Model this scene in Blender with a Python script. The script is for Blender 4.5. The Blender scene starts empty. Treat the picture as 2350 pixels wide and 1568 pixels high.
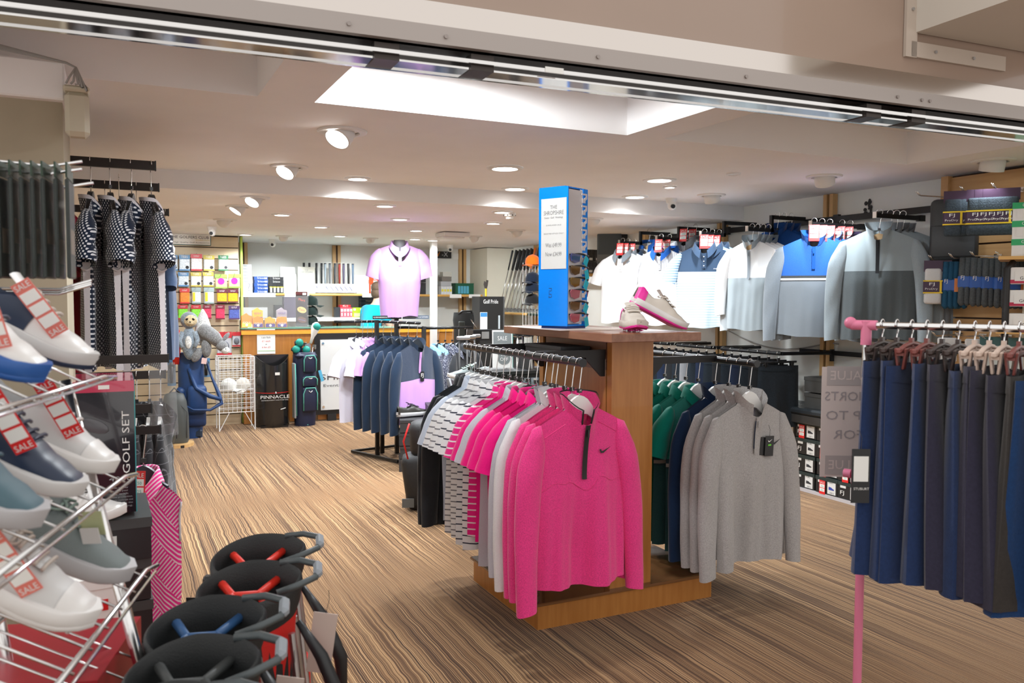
import bpy, bmesh, math, random
from mathutils import Vector, Matrix, Euler
random.seed(7)
SC = bpy.context.scene
COL = SC.collection
PI = math.pi
def rad(a): return math.radians(a)

# ------------------------------------------------------------------ camera
cam_d = bpy.data.cameras.new('camera'); cam = bpy.data.objects.new('camera', cam_d); COL.objects.link(cam)
SC.camera = cam
cam_d.sensor_width = 36.0; cam_d.lens = 1900/2350*36.0; cam_d.clip_start = 0.05; cam_d.clip_end = 60
_yaw, _pit, _rol = rad(25.8), rad(3.05), rad(-0.2)
_fw = Vector((math.sin(_yaw)*math.cos(_pit), math.cos(_yaw)*math.cos(_pit), -math.sin(_pit)))
_r0 = Vector((math.cos(_yaw), -math.sin(_yaw), 0)); _u0 = _r0.cross(_fw)
_r = _r0*math.cos(_rol) - _u0*math.sin(_rol); _u = _u0*math.cos(_rol) + _r0*math.sin(_rol)
cam.matrix_world = Matrix(((_r.x, _u.x, -_fw.x, 0), (_r.y, _u.y, -_fw.y, 0), (_r.z, _u.z, -_fw.z, 1.45), (0, 0, 0, 1)))
cam_d.dof.use_dof = True; cam_d.dof.focus_distance = 4.6; cam_d.dof.aperture_fstop = 5.6

# ------------------------------------------------------------------ world, exposure
w = bpy.data.worlds.new('world'); SC.world = w; w.use_nodes = True
w.node_tree.nodes['Background'].inputs[0].default_value = (1.0, 0.97, 0.94, 1)
w.node_tree.nodes['Background'].inputs[1].default_value = 0.75
SC.view_settings.view_transform = 'Standard'; SC.view_settings.look = 'None'
SC.view_settings.gamma = 1.0; SC.view_settings.use_curve_mapping = False
SC.view_settings.exposure = 0.65

# ------------------------------------------------------------------ materials
MATS = {}
def mat(name, col=(.8, .8, .8), rough=.6, metal=0.0, noise=0.0, nscale=40.0, bump=0.0, bscale=300.0, emit=0.0, alpha=1.0, spec=.5, trans=0.0, sheen=0.0, coat=0.0):
    if name in MATS: return MATS[name]
    m = bpy.data.materials.new(name); m.use_nodes = True; MATS[name] = m
    nt = m.node_tree; b = nt.nodes['Principled BSDF']
    c = (*col, 1)
    b.inputs['Base Color'].default_value = c; b.inputs['Roughness'].default_value = rough
    b.inputs['Metallic'].default_value = metal; b.inputs['Specular IOR Level'].default_value = spec
    if trans: b.inputs['Transmission Weight'].default_value = trans; b.inputs['IOR'].default_value = 1.1
    if sheen: b.inputs['Sheen Weight'].default_value = sheen
    if coat: b.inputs['Coat Weight'].default_value = coat
    if alpha < 1: b.inputs['Alpha'].default_value = alpha
    if emit: b.inputs['Emission Color'].default_value = c; b.inputs['Emission Strength'].default_value = emit
    if noise or bump:
        tc = nt.nodes.new('ShaderNodeTexCoord')
    if noise:
        n = nt.nodes.new('ShaderNodeTexNoise'); n.inputs['Scale'].default_value = nscale; n.inputs['Detail'].default_value = 3
        nt.links.new(tc.outputs['Object'], n.inputs['Vector'])
        r = nt.nodes.new('ShaderNodeMapRange'); r.inputs['From Min'].default_value = .3; r.inputs['From Max'].default_value = .7
        r.inputs['To Min'].default_value = 1-noise; r.inputs['To Max'].default_value = 1+noise
        nt.links.new(n.outputs['Fac'], r.inputs['Value'])
        mx = nt.nodes.new('ShaderNodeMix'); mx.data_type = 'RGBA'; mx.blend_type = 'MULTIPLY'; mx.inputs[0].default_value = 1
        mx.inputs[6].default_value = c; nt.links.new(r.outputs[0], mx.inputs[7]); nt.links.new(mx.outputs[2], b.inputs['Base Color'])
    if bump:
        n2 = nt.nodes.new('ShaderNodeTexNoise'); n2.inputs['Scale'].default_value = bscale; n2.inputs['Detail'].default_value = 2
        nt.links.new(tc.outputs['Object'], n2.inputs['Vector'])
        bp = nt.nodes.new('ShaderNodeBump'); bp.inputs['Strength'].default_value = bump; bp.inputs['Distance'].default_value = .004
        nt.links.new(n2.outputs['Fac'], bp.inputs['Height']); nt.links.new(bp.outputs[0], b.inputs['Normal'])
    return m
class NT:                                   # tiny node-tree helper for the special materials
    def __init__(s, name, rough=.7, sheen=0.0, spec=.3):
        s.m = bpy.data.materials.new(name); s.m.use_nodes = True; MATS[name] = s.m
        s.t = s.m.node_tree; s.b = s.t.nodes['Principled BSDF']
        s.b.inputs['Roughness'].default_value = rough; s.b.inputs['Sheen Weight'].default_value = sheen; s.b.inputs['Specular IOR Level'].default_value = spec
        s.tc = s.t.nodes.new('ShaderNodeTexCoord').outputs['Object']
    def xyz(s):
        n = s.t.nodes.new('ShaderNodeSeparateXYZ'); s.t.links.new(s.tc, n.inputs[0]); return n.outputs
    def math(s, op, a, b=None, c=None):
        n = s.t.nodes.new('ShaderNodeMath'); n.operation = op
        for i, v in enumerate((a, b, c)):
            if v is None: continue
            if isinstance(v, (int, float)): n.inputs[i].default_value = v
            else: s.t.links.new(v, n.inputs[i])
        return n.outputs[0]
    def mix(s, f, a, b):
        n = s.t.nodes.new('ShaderNodeMix'); n.data_type = 'RGBA'
        for i, v in ((0, f), (6, a), (7, b)):
            if isinstance(v, (int, float)): n.inputs[i].default_value = v
            elif isinstance(v, tuple): n.inputs[i].default_value = (*v[:3], 1)
            else: s.t.links.new(v, n.inputs[i])
        return n.outputs[2]
    def noise(s, vec, scale, detail=2):
        n = s.t.nodes.new('ShaderNodeTexNoise'); n.inputs['Scale'].default_value = scale; n.inputs['Detail'].default_value = detail
        s.t.links.new(vec, n.inputs['Vector']); return n.outputs['Fac']
    def comb(s, x, y, z):
        n = s.t.nodes.new('ShaderNodeCombineXYZ')
        for i, v in enumerate((x, y, z)):
            if isinstance(v, (int, float)): n.inputs[i].default_value = v
            else: s.t.links.new(v, n.inputs[i])
        return n.outputs[0]
    def ramp(s, f, stops, const=False):
        n = s.t.nodes.new('ShaderNodeValToRGB'); e = n.color_ramp.elements
        n.color_ramp.interpolation = 'CONSTANT' if const else 'LINEAR'
        while len(e) < len(stops): e.new(.5)
        for k, (p, c) in enumerate(stops): e[k].position = p; e[k].color = (*c, 1)
        s.t.links.new(f, n.inputs[0]); return n.outputs[0]
    def bump(s, h, st=.3, dist=.003):
        n = s.t.nodes.new('ShaderNodeBump'); n.inputs['Strength'].default_value = st; n.inputs['Distance'].default_value = dist
        s.t.links.new(h, n.inputs['Height']); s.t.links.new(n.outputs[0], s.b.inputs['Normal'])
    def out(s, c): s.t.links.new(c, s.b.inputs['Base Color']); return s.m

# ------------------------------------------------------------------ mesh building
class MB:
    def __init__(s): s.v = []; s.f = []
    def add(s, vs, fs):
        o = len(s.v); s.v += [tuple(v) for v in vs]; s.f += [tuple(i+o for i in f) for f in fs]; return s
    def box(s, c, d, rot=None):
        hx, hy, hz = d[0]/2, d[1]/2, d[2]/2; vs = []
        for x in (-hx, hx):
            for y in (-hy, hy):
                for z in (-hz, hz): vs.append(Vector((x, y, z)))
        if rot: R = Euler(rot).to_matrix(); vs = [R@v for v in vs]
        c = Vector(c); vs = [v+c for v in vs]
        return s.add(vs, [(0,1,3,2),(4,6,7,5),(0,4,5,1),(2,3,7,6),(0,2,6,4),(1,5,7,3)])
    def rbox(s, c, d, r=.01, rot=None, seg=1):
        bm = bmesh.new(); bmesh.ops.create_cube(bm, size=1)
        for v in bm.verts: v.co = Vector((v.co.x*d[0], v.co.y*d[1], v.co.z*d[2]))
        bmesh.ops.bevel(bm, geom=bm.edges[:], offset=min(r, min(d)*.45), segments=seg, affect='EDGES', profile=.5)
        M = Matrix.Translation(Vector(c)) @ (Euler(rot).to_matrix().to_4x4() if rot else Matrix())
        bm.verts.index_update()
        s.add([M@v.co for v in bm.verts], [[v.index for v in f.verts] for f in bm.faces]); bm.free(); return s
    def cyl(s, p, q, r, r2=None, n=12, caps=True):
        p, q = Vector(p), Vector(q); r2 = r if r2 is None else r2
        d = (q-p).normalized(); a = d.orthogonal().normalized(); b = d.cross(a); vs = []
        for c, rr in ((p, r), (q, r2)):
            for k in range(n): t = 2*PI*k/n; vs.append(c+(a*math.cos(t)+b*math.sin(t))*rr)
        fs = [(k, (k+1) % n, n+(k+1) % n, n+k) for k in range(n)]
        if caps: fs += [tuple(range(n-1, -1, -1)), tuple(range(n, 2*n))]
        return s.add(vs, fs)
    def tube(s, pts, r, n=8, closed=False, caps=True):
        pts = [Vector(p) for p in pts]; N = len(pts); rr = r if isinstance(r, (list, tuple)) else [r]*N
        vs = []; prev = None
        for i, p in enumerate(pts):
            if closed: d = pts[(i+1) % N]-pts[i-1]
            else: d = pts[min(i+1, N-1)]-pts[max(i-1, 0)]
            d.normalize()
            a = d.orthogonal().normalized() if prev is None else (prev-d*prev.dot(d)).normalized()
            prev = a; b = d.cross(a)
            for k in range(n): t = 2*PI*k/n; vs.append(p+(a*math.cos(t)+b*math.sin(t))*rr[i])
        fs = []
        for i in range(N if closed else N-1):
            j = (i+1) % N
            for k in range(n): fs.append((i*n+k, i*n+(k+1) % n, j*n+(k+1) % n, j*n+k))
        if caps and not closed: fs += [tuple(range(n-1, -1, -1)), tuple(range((N-1)*n, N*n))]
        return s.add(vs, fs)
    def rings(s, rs, closed=True, cap0=False, cap1=False):
        n = len(rs[0]); vs = [v for r in rs for v in r]; fs = []
        for i in range(len(rs)-1):
            for k in range(n if closed else n-1): fs.append((i*n+k, i*n+(k+1) % n, (i+1)*n+(k+1) % n, (i+1)*n+k))
        if cap0: fs.append(tuple(range(n-1, -1, -1)))
        if cap1: fs.append(tuple(range((len(rs)-1)*n, len(rs)*n)))
        return s.add(vs, fs)
    def lathe(s, prof, c=(0, 0, 0), n=24, M=None, cap0=True, cap1=True):
        rs = []
        for r, z in prof: rs.append([Vector((r*math.cos(2*PI*k/n), r*math.sin(2*PI*k/n), z)) for k in range(n)])
        c = Vector(c); rs = [[(M@v if M else v)+c for v in r] for r in rs]
        return s.rings(rs, True, cap0, cap1)
    def prism(s, poly, t, M=None):        # polygon in XZ, thickness t along Y centred
        n = len(poly); vs = [Vector((x, -t/2, z)) for x, z in poly]+[Vector((x, t/2, z)) for x, z in poly]
        if M: vs = [M@v for v in vs]
        return s.add(vs, [tuple(range(n)), tuple(range(2*n-1, n-1, -1))]+[(k, n+k, n+(k+1) % n, (k+1) % n) for k in range(n)])
    def ell(s, c, r, nu=14, nv=8, rot=None):
        R = Euler(rot).to_matrix() if rot else Matrix.Identity(3); c = Vector(c); rs = []
        for i in range(nv+1):
            t = PI*i/nv; q = max(math.sin(t), .02)
            rs.append([c+R@Vector((r[0]*q*math.cos(2*PI*k/nu), r[1]*q*math.sin(2*PI*k/nu), -r[2]*math.cos(t))) for k in range(nu)])
        return s.rings(rs, True, True, True)
    def sheet(s, fn, nu, nv):
        vs = [fn(i/nu, j/nv) for j in range(nv+1) for i in range(nu+1)]
        return s.add(vs, [(j*(nu+1)+i, j*(nu+1)+i+1, (j+1)*(nu+1)+i+1, (j+1)*(nu+1)+i) for j in range(nv) for i in range(nu)])
    def mesh(s, name, m, smooth=False):
        me = bpy.data.meshes.new(name); me.from_pydata(s.v, [], s.f); me.materials.append(m)
        bm = bmesh.new(); bm.from_mesh(me); bmesh.ops.recalc_face_normals(bm, faces=bm.faces); bm.to_mesh(me); bm.free()
        if smooth:
            if smooth is True: me.shade_smooth()
            else:
                me.shade_smooth(); me.set_sharp_from_angle(angle=rad(smooth))
        return me
    def build(s, name, m, parent=None, smooth=False, loc=None, rot=None):
        return put(name, s.mesh(name, m, smooth), parent, loc, rot)
def put(name, me, parent=None, loc=None, rot=None, scale=None):
    o = bpy.data.objects.new(name, me); COL.objects.link(o)
    if parent is not None: o.parent = parent
    if loc is not None: o.location = loc
    if rot is not None: o.rotation_euler = rot
    if scale is not None: o.scale = scale
    return o
def tag(o, label, cat, group=None, kind=None):
    if label: o['label'] = label
    if cat: o['category'] = cat
    if group: o['group'] = group
    if kind: o['kind'] = kind
    return o
def thing(name, label, cat, loc=(0, 0, 0), rz=0.0, group=None, rot=None):
    o = bpy.data.objects.new(name, None); COL.objects.link(o); o.empty_display_size = .05
    o.location = loc; o.rotation_euler = rot if rot else (0, 0, rz)
    return tag(o, label, cat, group)
def struct(o): o['kind'] = 'structure'; return o
def dup(o, loc=None, rot=None, label=None, group=None, scale=None, parent=None):
    c = o.copy(); COL.objects.link(c)
    if parent is not None: c.parent = parent
    if loc is not None: c.location = loc
    if rot is not None: c.rotation_euler = rot if isinstance(rot, (tuple, list)) else (0, 0, rot)
    if label: c['label'] = label
    if group: c['group'] = group
    if scale is not None: c.scale = scale
    for ch in o.children: dup(ch, parent=c)
    return c
_txt = {}
def text_mesh(s, m):
    k = (s, m.name)
    if k in _txt: return _txt[k]
    cu = bpy.data.curves.new('lettering', 'FONT'); cu.body = s; cu.size = 1; cu.align_x = 'CENTER'; cu.align_y = 'CENTER'; cu.resolution_u = 2
    ob = bpy.data.objects.new('lettering', cu); COL.objects.link(ob)
    me = bpy.data.meshes.new_from_object(ob); bpy.data.objects.remove(ob); bpy.data.curves.remove(cu)
    me.materials.clear(); me.materials.append(m)
    xs = [v.co.x for v in me.vertices] or [0, 1]; ys = [v.co.y for v in me.vertices] or [0, 1]
    _txt[k] = (me, max(xs)-min(xs), max(ys)-min(ys)); return _txt[k]
def lettering(parent, s, loc, w, m, rot=(PI/2, 0, 0), h=None, name='lettering'):
    me, tw, th = text_mesh(s, m); k = w/max(tw, 1e-4); kz = h/max(th, 1e-4) if h else k
    return put(name, me, parent, loc, rot, (k, kz, 1))
def brief(lb, n=10):
    w_ = lb.replace(',', '').split()[:n]
    while w_[-1] in ('with', 'the', 'a', 'and', 'of', 'on', 'in', 'to', 'behind', 'its', 'for', 'between', 'beside', 'over', 'at'): w_.pop()
    return ' '.join(w_)
_mc = {}
def cached(key, fn):
    if key not in _mc: _mc[key] = fn()
    return _mc[key]
def boxmesh(d, m, r=0):
    def f():
        b = MB(); (b.rbox((0, 0, 0), d, r) if r else b.box((0, 0, 0), d)); return b.mesh('box', m)
    return cached(('bx', d, m.name, r), f)
def pbox(name, parent, c, d, m, r=0, rot=None):
    return put(name, boxmesh(tuple(round(x, 4) for x in d), m, r), parent, c, rot)

# ------------------------------------------------------------------ palette
WHITE = mat('white_plastic', (.82, .82, .80), .45)
PAPER = mat('paper', (.86, .86, .83), .7)
BLACK = mat('black_plastic', (.015, .016, .018), .4)
SATIN = mat('black_metal', (.022, .021, .021), .45, .3)
CHROME = mat('chrome', (.78, .78, .78), .18, 1.0)
STEEL = mat('steel', (.55, .55, .56), .35, 1.0)
RED = mat('sale_red', (.72, .02, .02), .5)
INK = mat('ink', (.03, .03, .035), .7)
GREYINK = mat('grey_ink', (.35, .35, .36), .7)
CREAM = mat('cream_paint', (.74, .70, .58), .8, noise=.04, nscale=3)
WALL = mat('wall_paint', (.80, .81, .77), .8, noise=.03, nscale=2.5)
CEIL = mat('ceiling_paint', (.88, .865, .86), .85, noise=.03, nscale=2.0)
GLASS = mat('glass', (.9, .97, .95), .03, trans=1.0, alpha=.25)
CLEAR = mat('clear_plastic', (.9, .92, .93), .08, alpha=.08, spec=.6)
def woodmat(name, c1, c2, scale=(3, 40, 40), rough=.4, coat=0.0):
    n = NT(name, rough, spec=.5); x, y, z = n.xyz()
    v = n.comb(n.math('MULTIPLY', x, scale[0]), n.math('MULTIPLY', y, scale[1]), n.math('MULTIPLY', z, scale[2]))
    f = n.noise(v, 1.0, 4); n.out(n.ramp(f, [(.3, c1), (.7, c2)])); n.b.inputs['Coat Weight'].default_value = coat
    return n.m
OAK = woodmat('orange_oak', (.42, .16, .03), (.52, .22, .05), (40, 40, 4), .38, .2)
WALNUT = woodmat('walnut', (.20, .075, .035), (.33, .15, .085), (30, 3, 30), .35, .2)
PINE = woodmat('pine', (.55, .33, .13), (.66, .42, .19), (30, 30, 3), .5)
SLAT = woodmat('slatwall_maple', (.62, .50, .33), (.68, .56, .38), (2, 30, 30), .5)
SLATOAK = woodmat('slatwall_oak', (.50, .29, .12), (.60, .37, .17), (30, 2, 30), .5)
# ================================================================== the room
# floor : carpet of fine wavering stripes running into the shop
n = NT('carpet', .95, .2, .1); x, y, z = n.xyz()
wob = n.noise(n.comb(n.math('MULTIPLY', x, 1.6), n.math('MULTIPLY', y, 3.2), 0.0), 1.0, 2)
seg = n.noise(n.comb(n.math('MULTIPLY', x, .7), n.math('MULTIPLY', y, 9.0), 3.0), 1.0, 1)
xw = n.math('ADD', x, n.math('ADD', n.math('MULTIPLY', wob, .024), n.math('MULTIPLY', seg, .013)))
st = n.noise(n.comb(n.math('MULTIPLY', xw, 400.0), n.math('MULTIPLY', y, .5), 1.0), 1.0, 1)
tone = n.noise(n.comb(n.math('MULTIPLY', xw, 30.0), n.math('MULTIPLY', y, .8), 7.0), 1.0, 2)
c1 = n.ramp(st, [(.37, (.036, .014, .006)), (.45, (.13, .063, .026)), (.54, (.31, .168, .072)), (.65, (.58, .375, .19))])
cc = n.mix(n.math('MULTIPLY', tone, .25), c1, (.13, .068, .032)); n.out(cc)
n.bump(st, .35, .004)
floor = struct(MB().box((1.6, 4.3, -.05), (11, 14.4, .1)).build('floor', n.m))

ZN, ZF, ZC = 2.25, 2.13, 2.44           # near ceiling, far ceiling, coffer ceiling
YB = 5.69
def ceiling():
    b = MB(); T = .06
    def slab(x0, x1, y0, y1, z0, z1): b.box(((x0+x1)/2, (y0+y1)/2, (z0+z1)/2), (x1-x0, y1-y0, z1-z0))
    slab(-1.0, 5.1, 3.47, YB+.1, ZN, ZN+T)
    for x0, x1 in ((-1.0, -.45), (.542, .77), (2.303, 2.52), (4.29, 5.1)): slab(x0, x1, 2.3, 3.47, ZN, ZC+.1)
    for x0, x1 in ((-.45, .542), (.77, 2.303), (2.52, 4.29)):
        slab(x0, x1, 2.3, 3.47, ZC, ZC+.1)
    slab(-1.0, 5.1, 3.47, 3.53, ZN+T, ZC+.1)
    return b
struct(ceiling().build('ceiling', CEIL))
struct(MB().box((2.05, YB+2.66, (ZF+ZN+.06)/2), (6.1, 5.32, ZN+.06-ZF)).build('ceiling', CEIL))
struct(MB().box((2.0, 10.95, 1.15), (6.2, .1, 2.3)).build('wall_back', WALL))
struct(MB().box((5.05, 6.6, 1.15), (.1, 8.8, 2.3)).build('wall_right', WALL))
struct(MB().box((-.65, 7.2, 1.15), (.1, 7.6, 2.3)).build('wall_left', CREAM))
struct(MB().box((4.80, 10.6, 1.06), (.40, .6, 2.12)).build('wall_corner', CREAM))
struct(MB().box((4.9, 2.9, 1.12), (.25, .3, 2.24)).build('wall_front_right', CREAM))
# left pier with a capping beam
struct(MB().box((-.43, 3.58, 1.06), (.58, .55, 2.12)).build('wall_pier', mat('cream_paint_shaded', (.40, .345, .25), .8, noise=.06, nscale=4)))  # cream pier, its unlit shade darkened into the base colour
struct(MB().rbox((-.43, 3.56, 2.185), (.60, .60, .13), .006).build('trim_1', CEIL))
# baseboards
struct(MB().box((2.9, 10.885, .05), (3.8, .03, .1)).build('baseboard_back', mat('skirting', (.55, .52, .45), .6)))
# shop-front fascia with the shutter track ; it runs slightly askew to the ceiling grid
FASC = mat('fascia', (.36, .262, .205), .20, noise=.03, nscale=1.5, coat=.35)
ALU = mat('white_aluminium', (.40, .355, .33), .35, .1)
HP = Vector((.53, 2.19, 0)); HA = rad(-2.65)
def hd(b, nm, m, parent=None):
    o = b.build(nm, m, parent)
    if parent is None: o.location = HP; o.rotation_euler = (0, 0, HA); struct(o)
    return o
hd(MB().box((1.5, .10, 2.66), (9.0, .1, .80)), 'wall_fascia', FASC)
hd(MB().box((1.5, .045, 2.237), (9.0, .03, .066)), 'trim_2', mat('brushed_trim', (.62, .57, .53), .13, 1.0))
hd(MB().box((1.5, .035, 2.175), (9.0, .045, .050)), 'trim_3', ALU)
tr = hd(MB().box((1.5, .085, 2.165), (9.0, .10, .03)), 'trim_4', mat('track_dark', (.05, .035, .03), .5, .3))
hd(MB().box((1.5, .028, 2.118), (9.0, .010, .010)).box((1.5, .135, 2.122), (9.0, .012, .050)).box((1.5, .095, 2.104), (9.0, .09, .006)), 'trim_5', mat('track_chrome', (.70, .69, .68), .10, 1.0))
for xj in (.16, .44, 1.94, 2.16): pbox('track_joint', tr, (xj, .085, 2.121), (.07, .09, .045), mat('joint_dark', (.06, .05, .045), .4, .6))
for k, xr in enumerate((.05, .32, .80, 1.35, 2.02, 2.14, 2.18)): MB().cyl((0, -.004, 0), (0, .004, 0), .006, n=10).build('rivet', mat('rivet', (.32, .28, .26), .4, .6), tr, loc=(xr, .011, 2.172))
pbox('label_strip', tr, (.66, .022, 2.120), (.06, .002, .016), PAPER)
# boxed duct leaving the fascia towards the corridor, with its flange
DUCT = mat('duct_cream', (.62, .57, .50), .6)
du = hd(MB().box((2.58, -.30, 2.62), (.90, .68, .40)), 'trim_6', DUCT)
f = MB(); f.box((2.11, .042, 2.58), (.055, .012, .50)); f.box((2.36, .042, 2.36), (.50, .012, .055)); f.build('flange', mat('flange', (.52, .44, .37), .5), du)
for q in ((2.11, 2.5), (2.23, 2.36), (2.43, 2.36)): MB().cyl((q[0], .03, q[1]), (q[0], .04, q[1]), .006, n=8).build('screw', STEEL, du)

# ------------------------------------------------------------------ slatwall panels
def slatwall(name, x0, x1, y, z0, z1, pitch, m, axis='y', post=None):
    """a panel of separate boards with dark grooves, facing -y (axis y) or -x (axis x: x0..x1 run along y, y is the x position)"""
    root = bpy.data.objects.new(name, None); COL.objects.link(root); root['kind'] = 'structure'
    root.location = (0, 0, 0)
    dk = mat('groove', (.05, .03, .02), .8)
    wd = x1-x0; c = (x0+x1)/2
    if axis == 'y': pbox('backing', root, (c, y+.012, (z0+z1)/2), (wd, .012, z1-z0), dk)
    else: pbox('backing', root, (y+.012, c, (z0+z1)/2), (.012, wd, z1-z0), dk)
    z = z0
    while z < z1-.01:
        h = min(pitch, z1-z)-.011
        if axis == 'y': pbox('slat', root, (c, y, z+h/2), (wd, .018, h), m)
        else: pbox('slat', root, (y, c, z+h/2), (.018, wd, h), m)
        z += pitch
    return root
slatwall('wall_slat', -.35, 1.30, 9.80, 0.0, ZF-.005, .125, SLAT)
struct(MB().box((1.335, 9.84, 1.065), (.025, .09, 2.12)).build('trim_7', mat('lime_edge', (.45, .62, .10), .6)))
struct(MB().box((.48, 10.4, 1.06), (1.66, 1.1, 2.12)).build('wall_alcove', WALL))
slatwall('wall_slat', 3.02, 3.62, 4.90, 0.25, ZN-.01, .155, SLATOAK, 'x')
for yy in (3.0, 3.645): struct(MB().box((4.885, yy, 1.25), (.045, .05, 1.98)).build('trim_8', SLATOAK))

# ------------------------------------------------------------------ wall standards (timber with a slotted steel strip)
def standard(x, y, z0, z1, face, k):
    b = MB()
    if face == 'x':
        b.box((x, y-.03, (z0+z1)/2), (.05, .035, z1-z0)); b.box((x, y+.03, (z0+z1)/2), (.05, .035, z1-z0))
    else:
        b.box((x-.032, y, (z0+z1)/2), (.04, .05, z1-z0)); b.box((x+.032, y, (z0+z1)/2), (.04, .05, z1-z0))
    o = struct(b.build('trim_%d' % k, PINE))
    pbox('slotted_strip', o, (x+(.012 if face == 'x' else 0), y+(0 if face == 'x' else .012), (z0+z1)/2), (.03, .026, z1-z0) if face == 'x' else (.026, .03, z1-z0), mat('strip_dark', (.06, .03, .015), .5, .3))
    return o
standard(4.97, 4.69, .05, ZN-.005, 'x', 9); standard(4.97, 5.93, .05, ZF-.005, 'x', 10); standard(4.97, 7.15, .05, ZF-.005, 'x', 11)
standard(4.97, 9.55, .05, ZF-.005, 'x', 12)
standard(1.50, 10.87, .05, ZF-.005, 'y', 13); standard(2.68, 10.87, .05, ZF-.005, 'y', 14); standard(4.47, 10.87, .05, ZF-.005, 'y', 15)
struct(MB().box((3.53, 9.5, 1.065), (.07, .07, 2.12)).build('trim_16', WHITE))

# ------------------------------------------------------------------ ceiling lamps
BULB = mat('lamp_glow', (1, .98, .95), .5, emit=9.0)
HOUS = mat('lamp_housing', (.78, .77, .75), .4)
def lamp_light(loc, tgt, power, angle, blend=.5, r=.04, col=(.91, .965, 1.0)):
    l = bpy.data.lights.new('lamp_light', 'SPOT'); l.energy = power; l.spot_size = rad(angle); l.spot_blend = blend; l.shadow_soft_size = r; l.color = col
    o = bpy.data.objects.new('lamp_light', l); COL.objects.link(o); o.location = loc
    o.rotation_euler = (Vector(tgt)-Vector(loc)).to_track_quat('-Z', 'Y').to_euler(); return o
def ring_mesh(r):
    b = MB(); b.lathe([(r*.66, -.004), (r*.70, -.012), (r*.95, -.010), (r, -.004), (r, .0)], n=28, cap0=False, cap1=False); return b.mesh('ring', HOUS, 40)
DOWN = 'flush round ceiling downlight with a bright lens'
def downlight(x, y, z, r=.085, power=34, label=None, lit=True, bare=False):
    t = thing('ceiling_downlight', label, 'ceiling light', (x, y, z-.0005), group='flush ceiling downlights')
    put('ring', cached(('ring', r), lambda: ring_mesh(r)), t)
    put('lens', cached(('lens', r, lit), lambda: MB().lathe([(r*.67, -.003), (r*.5, -.008), (.001, -.010)], n=24, cap0=False).mesh('lens', BULB if lit else HOUS, True)), t)
    if lit:
        l = lamp_light((0, 0, -.03), (0, 0, -2), power, 150, .8, r*.6); l.parent = t
        if bare: l.data.spot_size = rad(180); l.data.spot_blend = 0.05; l.location.z = -.06
    return t
def eyeball(x, y, z, aim, power=60, r=.10, label='', angle=75, col=(.91, .965, 1.0)):
    t = thing('ceiling_eyeball', label, 'ceiling light', (x, y, z-.0005), group='swivelling ceiling eyeball spots')
    put('flange', cached(('ring', r), lambda: ring_mesh(r)), t)
    d = (Vector(aim)-Vector((x, y, z))).normalized(); q = d.to_track_quat('Z', 'Y').to_matrix()
    rr = r*.56
    b = MB(); b.lathe([(.002, -rr*.6), (rr*.62, -rr*.5), (rr*.98, -.0), (rr, rr*.45), (rr*.98, rr*.95), (rr*.86, rr*.97), (rr*.8, rr*.8)], n=24, M=q, c=(0, 0, rr*.05), cap1=False)
    b.build('ball', HOUS, t, 40)
    b = MB(); b.lathe([(rr*.82, rr*.82), (.002, rr*.86)], n=24, M=q, c=(0, 0, rr*.05), cap0=False); b.build('lens', BULB, t)
    l = lamp_light(d*(rr*1.15)+Vector((0, 0, rr*.05)), d*3, power, angle, .6, .04, col); l.parent = t
    return t
LB = 'flush ceiling downlight '
PD = 66
downlight(2.20, 4.66, ZN, .115, PD, LB+'above the wooden island, nearest the coffered ceiling')
downlight(1.51, 5.52, ZN, .09, PD*1.2, LB+'washing the bulkhead above the mannequin rack')
downlight(2.68, 5.50, ZN, .105, PD*1.2, LB+'washing the bulkhead behind the blue sunglasses tower')
downlight(3.35, 4.65, ZN, .115, PD, LB+'with a small bright lamp close beside it')
downlight(3.62, 4.90, ZN, .05, 12, 'small bright ceiling lamp beside a larger downlight')
downlight(3.73, 5.50, ZN, .105, PD, LB+'washing the bulkhead near the round camera')
downlight(3.61, 4.21, ZN, .045, 0, 'small unlit white disc in the ceiling', lit=False)
downlight(1.12, 2.98, ZC, .11, PD*.55, LB+'inside the deep white ceiling coffer', bare=True)
for x, y in ((1.28, 7.02), (1.84, 5.98), (1.84, 8.07), (2.27, 6.94), (2.80, 8.04), (3.15, 6.92), (2.80, 5.98), (2.30, 9.16), (3.20, 9.23), (3.46, 9.34), (1.33, 9.45)):
    downlight(x, y, ZF, .085, PD*.75, 'flush ceiling downlight in the lower ceiling over the counter side')
EB = 'white ceiling eyeball spot '
eyeball(1.02, 4.00, ZN, (-.3, 3.0, .2), 60, .12, EB+'lit towards the dotted dresses, next to the deep coffer')
eyeball(1.00, 5.23, ZN, (-.3, 4.2, .2), 60, .115, EB+'lit towards the dotted dresses, next to the bulkhead')
COOL = (.90, .96, 1.0)
eyeball(4.21, 4.03, ZN, (4.75, 4.35, 1.2), 34, .115, EB+'aimed at the grey pullovers on the wall', 95, COOL)
eyeball(4.20, 5.15, ZN, (4.65, 5.35, 1.2), 25, .11, EB+'aimed at the striped wall polos', 95, COOL)
eyeball(4.60, 3.14, ZN, (4.75, 3.45, 1.0), 4, .12, EB+'aimed at the sock display', 95, COOL)
eyeball(3.73, 6.15, ZF, (4.7, 6.5, 1.3), 26, .10, EB+'aimed at the white wall polos', 95, COOL)
eyeball(.90, 5.92, ZF, (-.2, 5.0, .2), 45, .10, EB+'half hidden behind the bulkhead')
eyeball(.88, 6.55, ZF, (-.3, 6.3, .4), 45, .10, EB+'over the left aisle, between bulkhead and accessory wall')
eyeball(.92, 7.76, ZF, (.3, 9.6, 1.0), 60, .10, EB+'beside the camera above the accessory wall')
eyeball(3.70, 7.57, ZF, (4.9, 9.0, 1.0), 60, .10, EB+'aimed at the rack of club shafts')
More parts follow.
